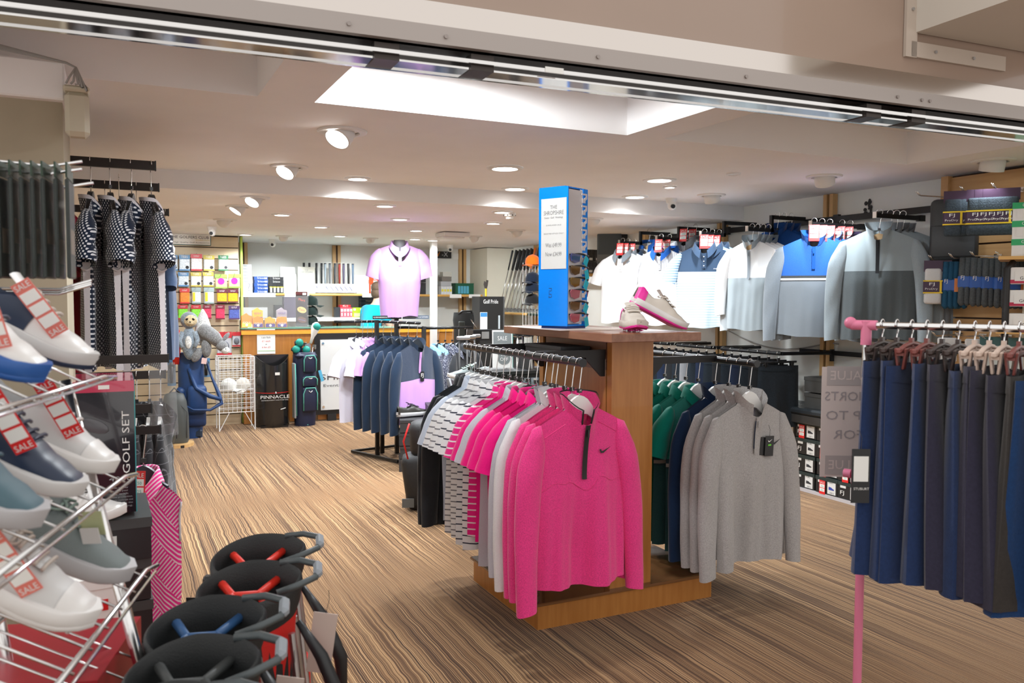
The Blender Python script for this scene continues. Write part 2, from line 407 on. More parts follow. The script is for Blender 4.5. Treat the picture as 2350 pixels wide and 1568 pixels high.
eyeball(3.64, 8.52, ZF, (4.6, 10.2, 1.0), 60, .10, EB+'aimed at the ball shelf in the corner')
eyeball(1.75, 9.50, ZF, (1.8, 10.6, 1.2), 60, .09, EB+'above the till, next to the small camera')
eyeball(2.72, 9.40, ZF, (2.8, 10.6, 1.2), 70, .09, EB+'above the person at the counter')
# ================================================================== garments
def fabric(name, col, noise=.10, nscale=260, rough=.85, bump=.25):
    return mat(name, col, rough, noise=noise, nscale=nscale, bump=bump, bscale=420, spec=.15, sheen=.25)
def cmod(name, fn, rough=.85):
    if name in MATS: return MATS[name]
    n = NT(name, rough, .25, .15); n.out(fn(n)); n.bump(n.noise(n.tc, 400), .2, .002); return n.m
def stripes(name, base, line, period, duty, axis=2):
    def f(n):
        c = n.xyz()[axis]; q = n.math('FRACT', n.math('DIVIDE', c, period)); return n.mix(n.math('LESS_THAN', q, duty), base, line)
    return cmod(name, f)
def block(name, top, bottom, zcut, band=None, slope=0):
    """upper body one colour, lower body another; band=(height, colour, line colour)"""
    def f(n):
        x, y, z = n.xyz(); zz = n.math('ADD', z, n.math('MULTIPLY', n.math('ABSOLUTE', x), slope)) if slope else z
        nz = n.noise(n.tc, 300); c = n.mix(n.math('GREATER_THAN', zz, zcut), bottom, top)
        if band:
            h, bc, lc = band
            inb = n.math('MULTIPLY', n.math('LESS_THAN', zz, zcut), n.math('GREATER_THAN', zz, zcut-h)); c = n.mix(inb, c, bc)
            q = n.math('MULTIPLY', n.math('LESS_THAN', zz, zcut-h*.45), n.math('GREATER_THAN', zz, zcut-h*.8)); c = n.mix(q, c, lc)
        return n.mix(n.math('MULTIPLY', nz, .12), c, (.5, .5, .5))
    return cmod(name, f)
ZNK = -.145                                  # neck point below the rail
class Shirt:
    """geometry of a hanging shirt, hook at the origin, front towards -y"""
    def __init__(s, L=.72, W=.235, T=.05, neck=.30, folds=.012, seed=1, hemw=1.10, hi=False, sh=.075):
        s.L, s.W, s.T, s.nk, s.fo, s.hw, s.sh = L, W, T, neck, folds, hemw, sh
        r = random.Random(seed); s.ph = [r.uniform(0, 6.28) for _ in range(6)]; s.fr = [r.uniform(2.2, 3.4), r.uniform(5, 6.5), r.uniform(8, 11)]
        s.nu, s.nv = (40, 34) if hi else (18, 16)
    def half(s, v): return s.W*(.94+.06*max(0, 1-v/.12)+(s.hw-1)*max(0, v-.1))
    def pt(s, u, v, side, off=0.0):
        a = abs(u)
        zt = ZNK-s.sh*max(0, a-s.nk)/(1-s.nk) - .008*a**6
        if a < s.nk:
            k = 1-(a/s.nk)**2
            zt -= (.065 if side < 0 else -.008)*k
        z = zt+(ZNK-s.L-zt)*v
        T = (.010+(s.T-.010)*min(1, v*2.2)**.8)
        if v < .30 and a < s.nk: T = max(T, T*(v/.3)+(.045*(1-(a/s.nk)**2)**.5+.008)*(1-v/.3))
        y = side*T*max(0.0, 1-a**2.6)**.55
        g = min(1, v*1.3)**1.4
        fold = (math.sin(u*s.fr[0]+s.ph[0]+v*.8)*1.0+math.sin(u*s.fr[1]+s.ph[1]-v*1.2)*.65+math.sin(u*s.fr[2]+s.ph[2]+v)*.30+.55*math.sin(u*s.fr[1]*1.37+s.ph[5]+v*.7)**3)*s.fo*g
        x = u*s.half(v)+math.sin(v*4+s.ph[3])*.004*g
        z += (math.sin(u*3+s.ph[4])*.007+math.sin(u*7+s.ph[2])*.003)*v
        return Vector((x, y+fold+side*off, z))
    def body(s):
        b = MB()
        for sd in (-1, 1): b.sheet(lambda i, j: s.pt(i*2-1, j, sd), s.nu, s.nv)
        return b
    def sleeve(s, sx, long=True, ln=None, out=None, bend=0.0, rx=None, fwd=0.0):
        b = MB(); n = 14; S = Vector((sx*s.W*.88, 0, ZNK-s.sh*.86)); ln = ln or (.64 if long else .235)
        out = out if out is not None else (.045 if long else .082)
        N = 16 if long else 8; rs = []
        for i in range(N+1):
            t = i/N
            if long:
                cx = S.x+sx*(out*(1-(1-t)**2.2)+.018*math.sin(min(1, t*2.2)*PI/2)); cz = S.z-ln*t
                a = (rx or .066)*(1-.36*t); bb = .036*(1-.2*t)
                cy = bend*math.sin(t*PI)*.06+fwd*t-.004
            else:
                cx = S.x+sx*out*t**.8; cz = S.z-ln*t; a = (rx or .054)*(1.05+.05*t); bb = .040+.008*t; cy = fwd*t
            k = min(1, .30+t*4.5); a *= k; bb *= .35+.65*min(1, t*4)
            ring = []
            for q in range(n):
                th = 2*PI*q/n
                px = cx+a*math.cos(th); pz = cz+(a*math.cos(th)*((-.35)*(1-t*.5) if long else (-.60*(1-t)+.30*t)))*sx
                ring.append(Vector((px, cy+bb*math.sin(th)*(1+.12*math.sin(t*14+s.ph[5]+q)), pz)))
            rs.append(ring)
        b.rings(rs, True, True, False); return b
    def ring_neck(s, a, h, r=0.0):            # a: 0 front centre .. +-PI back ; h height above the neckline
        rx, ry = s.W*s.nk*.98+r, .052+r
        x = rx*math.sin(a); y = -ry*math.cos(a); z = ZNK-.066*max(0, math.cos(a))**1.5*1.0+.006*max(0, -math.cos(a))+h
        return Vector((x, y, z))
    def polo_collar(s, gap=.30, drop=.045, pt=.03):
        b = MB(); n = 24
        def f(i, j):
            a = -PI+gap+(2*PI-2*gap)*i; a = a+PI  # from gap .. 2PI-gap
            fr = max(0, math.cos(a))
            hs = [.0, .030, .034, -.005-drop*.35-pt*fr**4]; rr = [.0, .004, .010, .028+.012*fr]
            k = j*3; q = int(min(2, k)); w_ = k-q
            return s.ring_neck(a, hs[q]*(1-w_)+hs[q+1]*w_, rr[q]*(1-w_)+rr[q+1]*w_)
        b.sheet(f, n, 6); return b
    def zip_collar(s, gap=.32, h=.055, lean=.012):
        b = MB()
        def f(i, j):
            a = gap+(2*PI-2*gap)*i; fr = max(0, math.cos(a))
            p = s.ring_neck(a, h*j, lean*j+.004*math.sin(a*3)); 
            if fr > .3: p.x *= 1+.35*j*(fr-.3)
            return p
        b.sheet(f, 24, 4); b.sheet(lambda i, j: f(i, j)*1.0+Vector((0, 0, -.001)), 24, 1); return b
    def strip(s, x0, x1, v0, v1, off=.004, nx=3, nv=10):
        b = MB(); b.sheet(lambda i, j: s.pt((x0+(x1-x0)*i)/s.W, v0+(v1-v0)*j, -1, off), nx, nv); return b
    def bandz(s, z0, z1, off=.003):           # a horizontal strip right across the front and back
        v0, v1 = (ZNK-z0)/s.L, (ZNK-z1)/s.L
        b = MB()
        for sd in (-1, 1): b.sheet(lambda i, j: s.pt((i*2-1), v0+(v1-v0)*j, sd, off), s.nu, 1)
        return b
def hanger_parts(root, m=WHITE, W=.16, hookm=CHROME, size='M', kind='flat'):
    def arms():
        b = MB(); rs = []
        N = 16
        for i in range(N+1):
            u = i/N*2-1; a = abs(u); xx = a*W
            z = -.122-.034*min(1, xx/.065)**2-max(0, xx-.05)*.66; h = (.052 if kind == 'flat' else .036)*(1-.72*min(1, a*1.15)); t = .007 if kind == 'flat' else .011
            y = .006*(a**2)
            rs.append([Vector((u*W, y-t, z-h)), Vector((u*W, y+t, z-h)), Vector((u*W, y+t, z+h*.5)), Vector((u*W, y-t, z+h*.5))])
        b.rings(rs, True, True, True); return b.mesh('arms', m, 40)
    def hook():
        pts = [(0, 0, -.160), (0, 0, -.115), (.004, 0, -.085), (.010, 0, -.045)]
        for k in range(9):
            t = -50+k*30; pts.append((.019*math.cos(rad(t)), 0, -.010+.019*math.sin(rad(t))))
        return MB().tube(pts, .0022, 6).mesh('hook', hookm, True)
    DROP = .045
    put('arms', cached(('arms', m.name, W, kind), arms), root, (0, 0, -DROP))
    put('hook', cached(('hook', hookm.name), hook), root)
    put('size_cap', boxmesh((.017, .013, .016), BLACK), root, (0, 0, -.078-DROP))
    if size: lettering(root, size, (0, -.0072, -.078-DROP), .008, WHITE, name='size_letter')
def sale_tag(root, loc, rot=(0, 0, 0), w=.062, h=.095, prices=2):
    t = put('sale_tag', boxmesh((w, .0015, h), RED), root, loc, rot)
    lettering(t, 'SALE', (0, -.0014, h*.34), w*.80, WHITE, h=h*.15)
    for k in range(prices):
        q = put('price_panel', boxmesh((round(w*.82, 4), .0008, round(h*.24, 4)), PAPER), t, (0, -.001, h*.10-k*h*.29))
        lettering(t, ('WAS', 'NOW')[k % 2], (-w*.2, -.0017, h*.17-k*h*.29), w*.25, RED)
        lettering(t, ('£50', '£25')[k % 2], (w*.03, -.0017, h*.075-k*h*.29), w*.45, mat('teal_ink', (.02, .35, .30), .6))
    return t
def hang_tag(root, loc, txt='', col=BLACK, w=.045, h=.08, rot=(0, 0, 0), tm=WHITE, string=True):
    t = put('hang_tag', boxmesh((w, .002, h), col), root, loc, rot)
    if txt: lettering(t, txt, (0, -.0016, h*.12), w*.6, tm)
    if string: MB().tube([(0, 0, h*.5), (.003, .004, h*.5+.03), (-.002, .01, h*.5+.05)], .0008, 4).build('string', BLACK, t)
    return t
_sg = {}
def geo(**k):
    key = tuple(sorted(k.items()))
    if key not in _sg: _sg[key] = Shirt(**k)
    return key, _sg[key]
def shirt(name, label, cat, loc, rz=0.0, group=None, body=None, sleeve=None, collar=None, ctype='polo', long=False, cuff=None,
          placket=None, buttons=3, zipm=None, ziplen=.24, L=.70, W=.225, T=.045, seed=1, hi=False, folds=.012, sleeveless=False,
          out=None, ln=None, hanger=WHITE, hkind='flat', size='M', hlabel=None, hookm=CHROME, dz=0.0, bend=0.0, fwd=0.0, rx=None, hemw=1.0, scale=1.0):
    L = round(L-.03, 4); dz -= .045
    key, S = geo(L=L, W=W, T=T, seed=seed, hi=hi, folds=folds, hemw=hemw)
    t = thing(name, label, cat, (loc[0], loc[1], loc[2]+.010+dz), rz, group)
    t.scale = (scale,)*3
    put('body', cached(('sb', key, body.name), lambda: S.body().mesh('body', body, True)), t)
    sm = sleeve or body
    if not sleeveless:
        for sx in (-1, 1):
            k2 = ('ss', key, sm.name, sx, long, ln, out, bend, fwd, rx)
            put('sleeve', cached(k2, lambda: S.sleeve(sx, long, ln, out, bend, rx, fwd).mesh('sleeve', sm, True)), t)
    cm = collar or body
    if ctype == 'polo':
        put('collar', cached(('sc', key, cm.name), lambda: S.polo_collar().mesh('collar', cm, True)), t)
        pm = placket or body
        put('placket', cached(('sp', key, pm.name), lambda: S.strip(-.015, .015, .0, .20, .009).mesh('placket', pm, True)), t)
        for k in range(buttons):
            p = S.pt(0, .045+k*.06, -1, .012)
            put('button', cached(('btn',), lambda: MB().cyl((0, -.002, 0), (0, .002, 0), .005, n=8).mesh('button', mat('button', (.55, .55, .55), .4))), t, p)
    elif ctype == 'zip':
        put('collar', cached(('sz', key, cm.name), lambda: S.zip_collar().mesh('collar', cm, True)), t)
        zm = zipm or BLACK
        put('zip', cached(('zz', key, zm.name, ziplen), lambda: S.strip(-.012, .012, .0, ziplen/L, .009).mesh('zip', zm, True)), t)
        p = S.pt(0, .05, -1, .015)
        put('zip_pull', boxmesh((.008, .004, .03), zm), t, p)
    elif ctype == 'band':
        def f():
            b = MB(); b.sheet(lambda i, j: S.ring_neck(2*PI*i, .018*j, .003*j), 24, 2); return b.mesh('neckband', cm, True)
        put('neckband', cached(('sn', key, cm.name), f), t)
    if hanger is not None:
        h = thing('coat_hanger', hlabel or 'hanger inside the '+brief(label), 'hanger', (loc[0], loc[1], loc[2]+.010+max(0, dz)*.6), rz, (group+' hangers') if group else None)
        hanger_parts(h, hanger, round(W*.62, 3)*scale, hookm, size, hkind)
        t['_h'] = h.name
    t['_k'] = 0
    return t, S
# ================================================================== centre island
isl = thing('display_island', 'wooden display island with walnut top, orange column and low plinth', 'display stand', (2.12, 3.49, 0))
def ip(name, c, d, m, r=0, parent=isl): return pbox(name, parent, (c[0]-2.12, c[1]-3.49, c[2]), d, m, r)
ip('plinth', (2.12, 3.49, .054), (.95, .71, .108), OAK)
pt = ip('plinth_top', (2.12, 3.49, .114), (.98, .74, .014), mat('plinth_board', (.20, .09, .035), .16, coat=.6), .004)
ip('column', (2.135, 3.17, .69), (.225, .04, 1.14), OAK)
ip('slot', (2.135, 3.20, .69), (.20, .02, 1.14), BLACK)
ip('panel', (2.135, 3.50, .62), (.21, .58, 1.0), OAK)
ip('panel_band', (2.135, 3.50, 1.19), (.212, .58, .14), WALNUT)
ip('slot', (2.135, 3.80, .69), (.20, .02, 1.14), BLACK)
ip('column', (2.135, 3.83, .69), (.225, .04, 1.14), OAK)
ip('top', (2.105, 3.445, 1.281), (.47, 1.05, .038), WALNUT, .003)
RAILM = mat('rail_black', (.02, .021, .023), .32, .5)
def island_rail(xr, z, y0, y1, sgn):
    r = put('hanging_rail', MB().cyl((0, y0-3.49, 0), (0, y1-3.49, 0), .0165, n=14).mesh('rail', RAILM, 40), isl, (xr-2.12, 0, z))
    for yy in (3.21, 3.80):
        pbox('bracket_arm', r, ((2.13+.11*sgn-xr)/2, yy-3.49, .005), (abs(2.13+.11*sgn-xr), .018, .034), SATIN)
        b = MB().prism([(0, .02), (.10*sgn, .02), (.10*sgn, -.02), (.02*sgn, -.10), (0, -.10)], .012); b.build('gusset', SATIN, r, loc=(2.13+.11*sgn-xr, yy-3.49, 0))
    b = MB().cyl((0, -.012, 0), (0, 0, 0), .0175, n=14); b.build('end_cap', BLACK, r, loc=(0, y0-3.49, 0))
island_rail(1.675, 1.192, 2.83, 4.02, -1)
island_rail(2.66, 1.150, 2.93, 3.75, 1)
sb = thing('black_shoe_box', 'flat black shoe box lying on the island bracket shelf', 'box', (1.93, 3.50, 1.1835))
pbox('carton', sb, (0, 0, .016), (.15, .36, .032), mat('black_card', (.028, .028, .03), .55)); pbox('lid', sb, (0, 0, .033), (.156, .366, .014), mat('black_card', (.028, .028, .03), .55))
o = MB().box((1.93, 3.505, 1.176), (.19, .57, .014)).build('bracket_shelf', SATIN, isl); o.location = (-2.12, -3.49, 0)

# --- shirts on the rail facing the entrance
PINKH = fabric('pink_heather', (.80, .05, .25), .17, 260)
PINKIN = fabric('pink_inside', (.65, .03, .16), .1)
HOT = fabric('hot_pink', (.80, .004, .20), .06)
WHT = fabric('white_knit', (.74, .72, .74), .05)
GRY = fabric('grey_marl', (.40, .385, .38), .16, 200)
LILG = fabric('lilac_grey', (.50, .48, .54), .06)
NAVY = fabric('navy_knit', (.010, .020, .052), .15)
NAVYJ = fabric('dark_navy_knit', (.008, .016, .035), .1)
CHAR = fabric('charcoal_knit', (.02, .022, .026), .1)
SKY = fabric('sky_knit', (.20, .40, .58), .25, 150)
PALEB = fabric('pale_blue_knit', (.55, .62, .74), .06)
LIL = fabric('lilac_knit', (.52, .28, .63), .06)
STRW = stripes('white_navy_stripe', (.76, .76, .78), (.04, .045, .07), .036, .17)
STRG = stripes('white_grey_stripe', (.78, .78, .79), (.20, .20, .22), .028, .22)
STRP = stripes('pink_white_stripe', (.78, .02, .24), (.80, .70, .74), .030, .22)
DKT = fabric('dark_trim', (.03, .035, .045), .1)
G1 = 'shirts on the island rail facing the entrance'
XR, ZR = 1.675, 1.192


seq = [
 (2.845, 8, dict(name='quarter_zip_pullover', label='pink heather quarter-zip with black tick on chest, frontmost on the island rail', body=PINKH, ctype='zip', long=True, hi=True, L=.745, W=.238, T=.05, seed=3, folds=.026, fwd=-.03, ln=.71)),
 (2.905, 6, dict(name='quarter_zip_pullover', label='pink heather quarter-zip hanging behind the frontmost one', body=PINKH, ctype='zip', long=True, L=.74, seed=4, fwd=-.02, ln=.68)),
 (2.965, 6, dict(name='quarter_zip_pullover', label='pink heather quarter-zip next to the white quarter-zip', body=PINKH, ctype='zip', long=True, L=.74, seed=5, fwd=-.02, ln=.68)),
 (3.04, 6, dict(name='quarter_zip_pullover', label='white quarter-zip with dark collar edge between the pink pullovers and polos', body=WHT, ctype='zip', long=True, L=.72, seed=6, fwd=-.02, ln=.68, zipm=DKT, folds=.015)),
 (3.08, 5, dict(name='long_polo', label='lilac-grey long garment hanging behind the white quarter-zip', body=LILG, ctype='zip', long=True, L=.74, seed=7)),
 (3.14, 6, dict(name='polo_shirt', label='plain hot pink polo on a black hanger', body=HOT, seed=8, hanger=BLACK, group='hot pink polos')),
 (3.22, 6, dict(name='polo_shirt', label='plain hot pink polo on a black hanger', body=HOT, seed=9, hanger=BLACK, group='hot pink polos')),
 (3.30, 6, dict(name='polo_shirt', label='plain hot pink polo on a black hanger', body=HOT, seed=8, hanger=BLACK, group='hot pink polos')),
 (3.36, 6, dict(name='long_polo', label='long pale grey shirt between the hot pink polos', body=LILG, seed=7, L=.80)),
 (3.42, 6, dict(name='polo_shirt', label='plain hot pink polo next to the pink striped one', body=HOT, seed=9)),
 (3.49, 6, dict(name='polo_shirt', label='pink polo with white stripes between hot pink and white polos', body=STRP, seed=10)),
 (3.56, 6, dict(name='polo_shirt', label='white polo with widely spaced navy stripes', body=STRW, seed=11, L=.78)),
 (3.64, 6, dict(name='polo_shirt', label='white polo with widely spaced navy stripes', body=STRW, seed=10, L=.78)),
 (3.72, 6, dict(name='polo_shirt', label='white polo with fine grey stripes', body=STRG, seed=11, L=.76)),
 (3.78, 6, dict(name='polo_shirt', label='white polo with fine grey stripes', body=STRG, seed=10, L=.76)),
 (3.85, 6, dict(name='polo_shirt', label='pale blue polo behind the striped polos', body=PALEB, seed=8)),
 (3.91, 6, dict(name='polo_shirt', label='black long-sleeved top at the far end of the island rail', body=CHAR, seed=9, long=True, L=.74, group='black tops')),
 (3.97, 6, dict(name='polo_shirt', label='black long-sleeved top at the far end of the island rail', body=CHAR, seed=8, long=True, L=.74, group='black tops')),
]
for i, (yy, rz, k) in enumerate(seq):
    k = dict(k); nm = k.pop('name'); lb = k.pop('label'); gr = k.pop('group', None)
    if lb.startswith('white polo'): gr = 'striped white polos'
    cat = 'pullover' if 'quarter' in nm else 'shirt'
    t, S = shirt(nm, lb, cat, (XR, yy, ZR), rad(rz+random.uniform(-2, 2)), gr, size='MLSLM'[i % 5], hlabel='%s hanger holding the %s' % ('black' if k.get('hanger') is BLACK else 'white', brief(lb)), **k)
    if i == 0:
        first, FS = t, S
        tr_ = MB()
        for sgn in (-1, 1): tr_.tube([S.ring_neck(sgn*(.33+.0), h/10*.058, .014*h/10)*1.0 for h in range(11)], .004, 6)
        for k_ in range(1): pass
        tr_.sheet(lambda a, b: S.ring_neck(.33+(2*PI-.66)*a, .054+.006*b, .015), 24, 1)
        tr_.build('collar_trim', BLACK, t, True)
        sw = MB().prism([(-.028, .004), (-.020, -.010), (-.008, -.011), (.028, .012), (-.006, -.002), (-.017, -.003), (-.020, .006)], .002)
        p = S.pt(.45, .225, -1, .006); sw.build('tick_emblem', BLACK, t, loc=(p.x, p.y-.004, p.z))
        b = MB(); b.tube([S.pt(u/12*.98, .40-.03*abs(u/12)+.012*math.sin(u), -1, .001) for u in range(-12, 13)], .0016, 5); b.build('seam', PINKH, t, True)
        for sgn in (-1, 1):
            b = MB(); b.tube([S.pt(sgn*(.36+.62*q/8), .075+.01*q/8, -1, .001) for q in range(9)], .0016, 5); b.build('seam', PINKH, t, True)
        b = MB(); b.sheet(lambda a, c: S.pt((a*2-1)*.27, .012+.07*c, 1, -.004), 10, 3); b.build('neck_lining', PINKIN, t, True)
# hangtag on a striped shirt
# --- the rail facing the wall side
G2 = 'tops on the island rail facing the wall'
X2, Z2 = 2.66, 1.150
GRN = fabric('green_knit', (.0, .20, .15), .08); TEAL = block('green_teal_block', (.0, .22, .17), (.0, .075, .085), -.46, (.05, (.0, .04, .06), (.40, .36, .34)))
NVB = fabric('navy_blue_knit', (.006, .022, .065), .1)
seq2 = [
 (2.965, 4, dict(name='grey_pullover', label='grey marl button-neck pullover with black tag, frontmost beside the orange column', body=GRY, ctype='zip', long=True, hi=True, L=.78, W=.24, T=.05, seed=21, folds=.028, zipm=GRY, ziplen=.19, fwd=-.03, ln=.72)),
 (3.04, 5, dict(name='grey_pullover', label='grey marl pullover directly behind the tagged grey one', body=GRY, ctype='zip', long=True, L=.76, seed=22, zipm=GRY, fwd=-.02, ln=.70)),
 (3.11, 5, dict(name='grey_pullover', label='grey marl pullover between another grey one and the navy one', body=GRY, ctype='zip', long=True, L=.76, seed=23, zipm=GRY, fwd=-.02, ln=.70)),
 (3.21, 6, dict(name='navy_pullover', label='plain navy pullover between grey and green tops', body=NVB, ctype='zip', long=True, L=.78, seed=22, zipm=NVB, fwd=-.02, ln=.70)),
 (3.34, 6, dict(name='green_polo', label='green and dark teal polo with a pale chest band next to the navy pullover', body=TEAL, sleeve=GRN, seed=24, collar=GRN, L=.80)),
 (3.44, 6, dict(name='green_polo', label='green polo beside the island column', body=TEAL, sleeve=GRN, collar=GRN, seed=25, L=.80, group='green polos')),
 (3.53, 6, dict(name='green_polo', label='green polo beside the island column', body=GRN, seed=24, L=.80, group='green polos')),
 (3.62, 6, dict(name='green_polo', label='green polo beside the island column', body=GRN, seed=25, L=.80, group='green polos')),
]
for i, (yy, rz, k) in enumerate(seq2):
    k = dict(k); nm = k.pop('name'); lb = k.pop('label'); gr = k.pop('group', None)
    t, S = shirt(nm, lb, 'pullover' if 'pull' in nm else 'shirt', (X2, yy, Z2), rad(rz), gr, size='LMS'[i % 3], hlabel='white hanger holding the %s' % brief(lb), **k)
    if i == 0:
        p = S.pt(.40, .27, -1, .012); hang_tag(t, (p.x, p.y-.004, p.z), '', BLACK, .055, .095, (0, .06, 0))
        hang_tag(t, (p.x-.03, p.y+.002, p.z), '', BLACK, .045, .085, (0, .14, 0), string=False)
        sw = MB().prism([(-.028, .004), (-.020, -.010), (-.008, -.011), (.028, .012), (-.006, -.002), (-.017, -.003), (-.020, .006)], .002)
        sw.build('tick_emblem', WHITE, t, loc=(p.x, p.y-.008, p.z+.025), ).scale = (.5, 1, .5)
        pbox('green_patch', t, (p.x, p.y-.0065, p.z+.005), (.02, .001, .008), mat('lime_print', (.15, .6, .05), .6))
        q = S.pt(.62, .225, -1, .006); MB().prism([(-.028, .004), (-.020, -.010), (-.008, -.011), (.028, .012), (-.006, -.002), (-.017, -.003), (-.020, .006)], .002).build('tick_emblem', INK, t, loc=(q.x, q.y-.003, q.z))
        b = MB(); b.sheet(lambda a, c: S.pt((a*2-1)*.27, .012+.10*c, 1, -.004), 10, 3); b.build('neck_lining', LILG, t, True)
        b = S.strip(-.016, -.010, .03, .22, .007); b.build('placket_edge', NAVY, t, True)
# ================================================================== right wall: stepped arms with shirts
WOODH = mat('hanger_beech', (.62, .42, .22), .45)
wb = thing('wall_rail', 'long black bar along the white wall carrying the clothes arms', 'clothes rail', (4.955, 5.4, 2.05))
pbox('bar', wb, (0, 0, 0), (.022, 3.2, .045), RAILM)
for yy in (4.62, 5.86, 7.02): pbox('bracket', wb, (.012, yy-5.4, 0), (.03, .05, .07), BLACK)
def step_arm(y, lab):
    t = thing('stepped_rail', lab, 'clothes rail', (4.94, y, 2.075), group='stepped wall arms')
    b = MB(); b.box((-.17, 0, 0), (.34, .026, .030)); b.box((-.34, 0, -.05), (.022, .026, .13)); b.box((-.455, 0, -.100), (.25, .026, .030)); b.build('arm', RAILM, t)
    pbox('end_cap', t, (-.582, 0, -.096), (.008, .03, .04), CHROME)
step_arm(6.68, 'stepped black arm carrying the white polos next to the speaker')
step_arm(6.08, 'stepped black arm carrying the white polo with blue collar')
step_arm(5.47, 'stepped black arm carrying the navy and light blue striped polo')
step_arm(4.92, 'stepped black arm carrying white and grey quarter-zips and blue tops')
def straight_arm(y, x0, z, lab):
    t = thing('straight_rail', lab, 'clothes rail', (4.94, y, z), group='straight wall arms')
    pbox('arm', t, ((x0-4.94)/2, 0, 0), (4.94-x0, .026, .030), RAILM); pbox('end_cap', t, (x0-4.94-.004, 0, .004), (.008, .03, .04), CHROME); pbox('socket', t, (-.03, 0, 0), (.05, .034, .04), RAILM)
straight_arm(4.34, 4.42, 1.97, 'straight black arm carrying the blue and grey pullovers')
straight_arm(3.85, 4.48, 1.99, 'straight black arm carrying the dark grey pullovers')
NAVC = (.030, .055, .10); LB = (.50, .66, .80)
STB = cmod('navy_yoke_blue_stripe', lambda n: (lambda x, y, z: n.mix(n.math('GREATER_THAN', z, -.36), n.mix(n.math('MULTIPLY', n.math('LESS_THAN', n.math('FRACT', n.math('DIVIDE', z, .021)), n.math('MULTIPLY', n.math('ADD', z, .95), .75)), .85), (.60, .72, .80), (.22, .36, .50)), NAVC))(*n.xyz()))
STBS = stripes('blue_sleeve_stripe', (.60, .72, .80), (.20, .34, .50), .021, .45)
DOTG = cmod('white_dotted_yoke', lambda n: (lambda x, y, z: n.mix(n.math('MULTIPLY', n.math('GREATER_THAN', z, -.36), n.math('MULTIPLY', n.math('LESS_THAN', n.math('FRACT', n.math('DIVIDE', x, .016)), .4), n.math('LESS_THAN', n.math('FRACT', n.math('DIVIDE', z, .012)), .6))), (.80, .81, .82), (.22, .26, .40)))(*n.xyz()))
WPOLO = fabric('bright_white_knit', (.82, .83, .84), .03)
WG = block('white_over_grey', (.74, .76, .78), (.26, .31, .34), -.42)
BLG = block('blue_over_grey', (.0, .11, .50), (.20, .235, .27), -.41, (.040, (.03, .035, .04), (.75, .75, .75)))
GRS = fabric('grey_sleeve_knit', (.22, .255, .29), .08)
GD = block('light_over_dark_grey', (.27, .33, .36), (.065, .085, .095), -.41)
LGS = fabric('light_grey_sleeve', (.30, .36, .40), .08)
ROY = fabric('royal_knit', (.008, .055, .22), .08); ROYC = fabric('royal_collar', (.012, .10, .42), .08)
PURP = fabric('dark_purple_knit', (.07, .05, .11), .08); NVC = fabric('navy_collar', NAVC, .08); GRC = fabric('grey_collar', (.22, .25, .28), .08)
RZ = rad(-62)
def wshirt(nm, lab, x, y, z, grp=None, sale=False, rz=None, **k):
    kw = dict(L=.70, W=.24, T=.05, hanger=WOODH if not sale else BLACK, hkind='wood', size=None, dz=.085); kw.update(k)
    t, S = shirt(nm, lab, 'pullover' if kw.get('long') else 'shirt', (x, y, z), (RZ if rz is None else rz)+rad(random.uniform(-3, 3)), grp, hlabel='wall hanger for the '+brief(lab, 9), **kw)
    if sale: sale_tag(t, (0, -.062, -.115), (rad(-8), 0, 0), .07, .115)
    return t, S
O1 = 1.975
wshirt('white_polo', 'white polo with grey collar and sale tag beside the wall speaker', 4.40, 6.68, O1, None, True, body=WPOLO, collar=GRC, seed=31)
wshirt('white_polo', 'white polo with grey sleeve bands behind the grey-collared one', 4.46, 6.68, O1, None, True, body=WPOLO, collar=GRC, seed=32)
wshirt('white_polo', 'white polo with navy collar, last on the arm by the speaker', 4.53, 6.68, O1, None, True, body=WPOLO, collar=NVC, seed=33)
wshirt('white_polo', 'royal blue collared white polo on the upper step by the speaker', 4.70, 6.68, O1+.10, None, body=WPOLO, collar=ROYC, seed=31, L=.78)
wshirt('white_polo', 'white polo with dotted yoke, royal blue collar and sale tag', 4.41, 6.08, O1, None, True, body=DOTG, sleeve=WPOLO, collar=ROYC, seed=34)
wshirt('white_polo', 'white polo with royal blue collar behind the dotted-yoke one', 4.50, 6.08, O1, None, True, body=DOTG, sleeve=WPOLO, collar=ROYC, seed=35)
wshirt('grey_polo', 'grey-yoked dotted polo with sale tag on the upper step', 4.66, 6.05, O1+.10, 'grey-yoked polos', True, body=DOTG, sleeve=GRC, collar=GRC, seed=36)
wshirt('grey_polo', 'grey-yoked dotted polo with sale tag on the upper step', 4.76, 6.05, O1+.10, 'grey-yoked polos', True, body=DOTG, sleeve=GRC, collar=GRC, seed=35)
t, S = wshirt('striped_polo', 'navy-yoked polo with light blue stripes, sale tag in its collar', 4.40, 5.47, O1, None, True, body=STB, sleeve=STBS, collar=NVC, seed=37, folds=.008, hi=True, placket=NVC, rz=rad(-42))
p = S.pt(.45, .27, -1, .004); lettering(t, 'STUBURT', (p.x, p.y-.003, p.z), .05, WHITE)
for k in range(2): wshirt('striped_polo', 'light blue striped polo with sale tag behind the navy-yoked one', 4.48+k*.07, 5.47, O1, 'light blue striped polos', True, body=STBS, collar=NVC, seed=36-k)
for k in range(4):
    t, S = wshirt('quarter_zip_pullover', ('white over grey quarter-zip, first on its arm with half zip open' if k == 0 else 'white over grey quarter-zip behind the open-zipped one'), 4.41+k*.055, 4.92, O1, 'white and grey quarter-zips', body=WG, sleeve=fabric('pale_grey_sleeve', (.55, .62, .67), .06) if k else WPOLO, collar=LGS, ctype='zip', long=True, zipm=GRS, seed=38+k % 2, hi=(k == 0), L=.70, folds=.016, ln=.5 if k == 0 else .62, rz=rad(-70), W=.225)
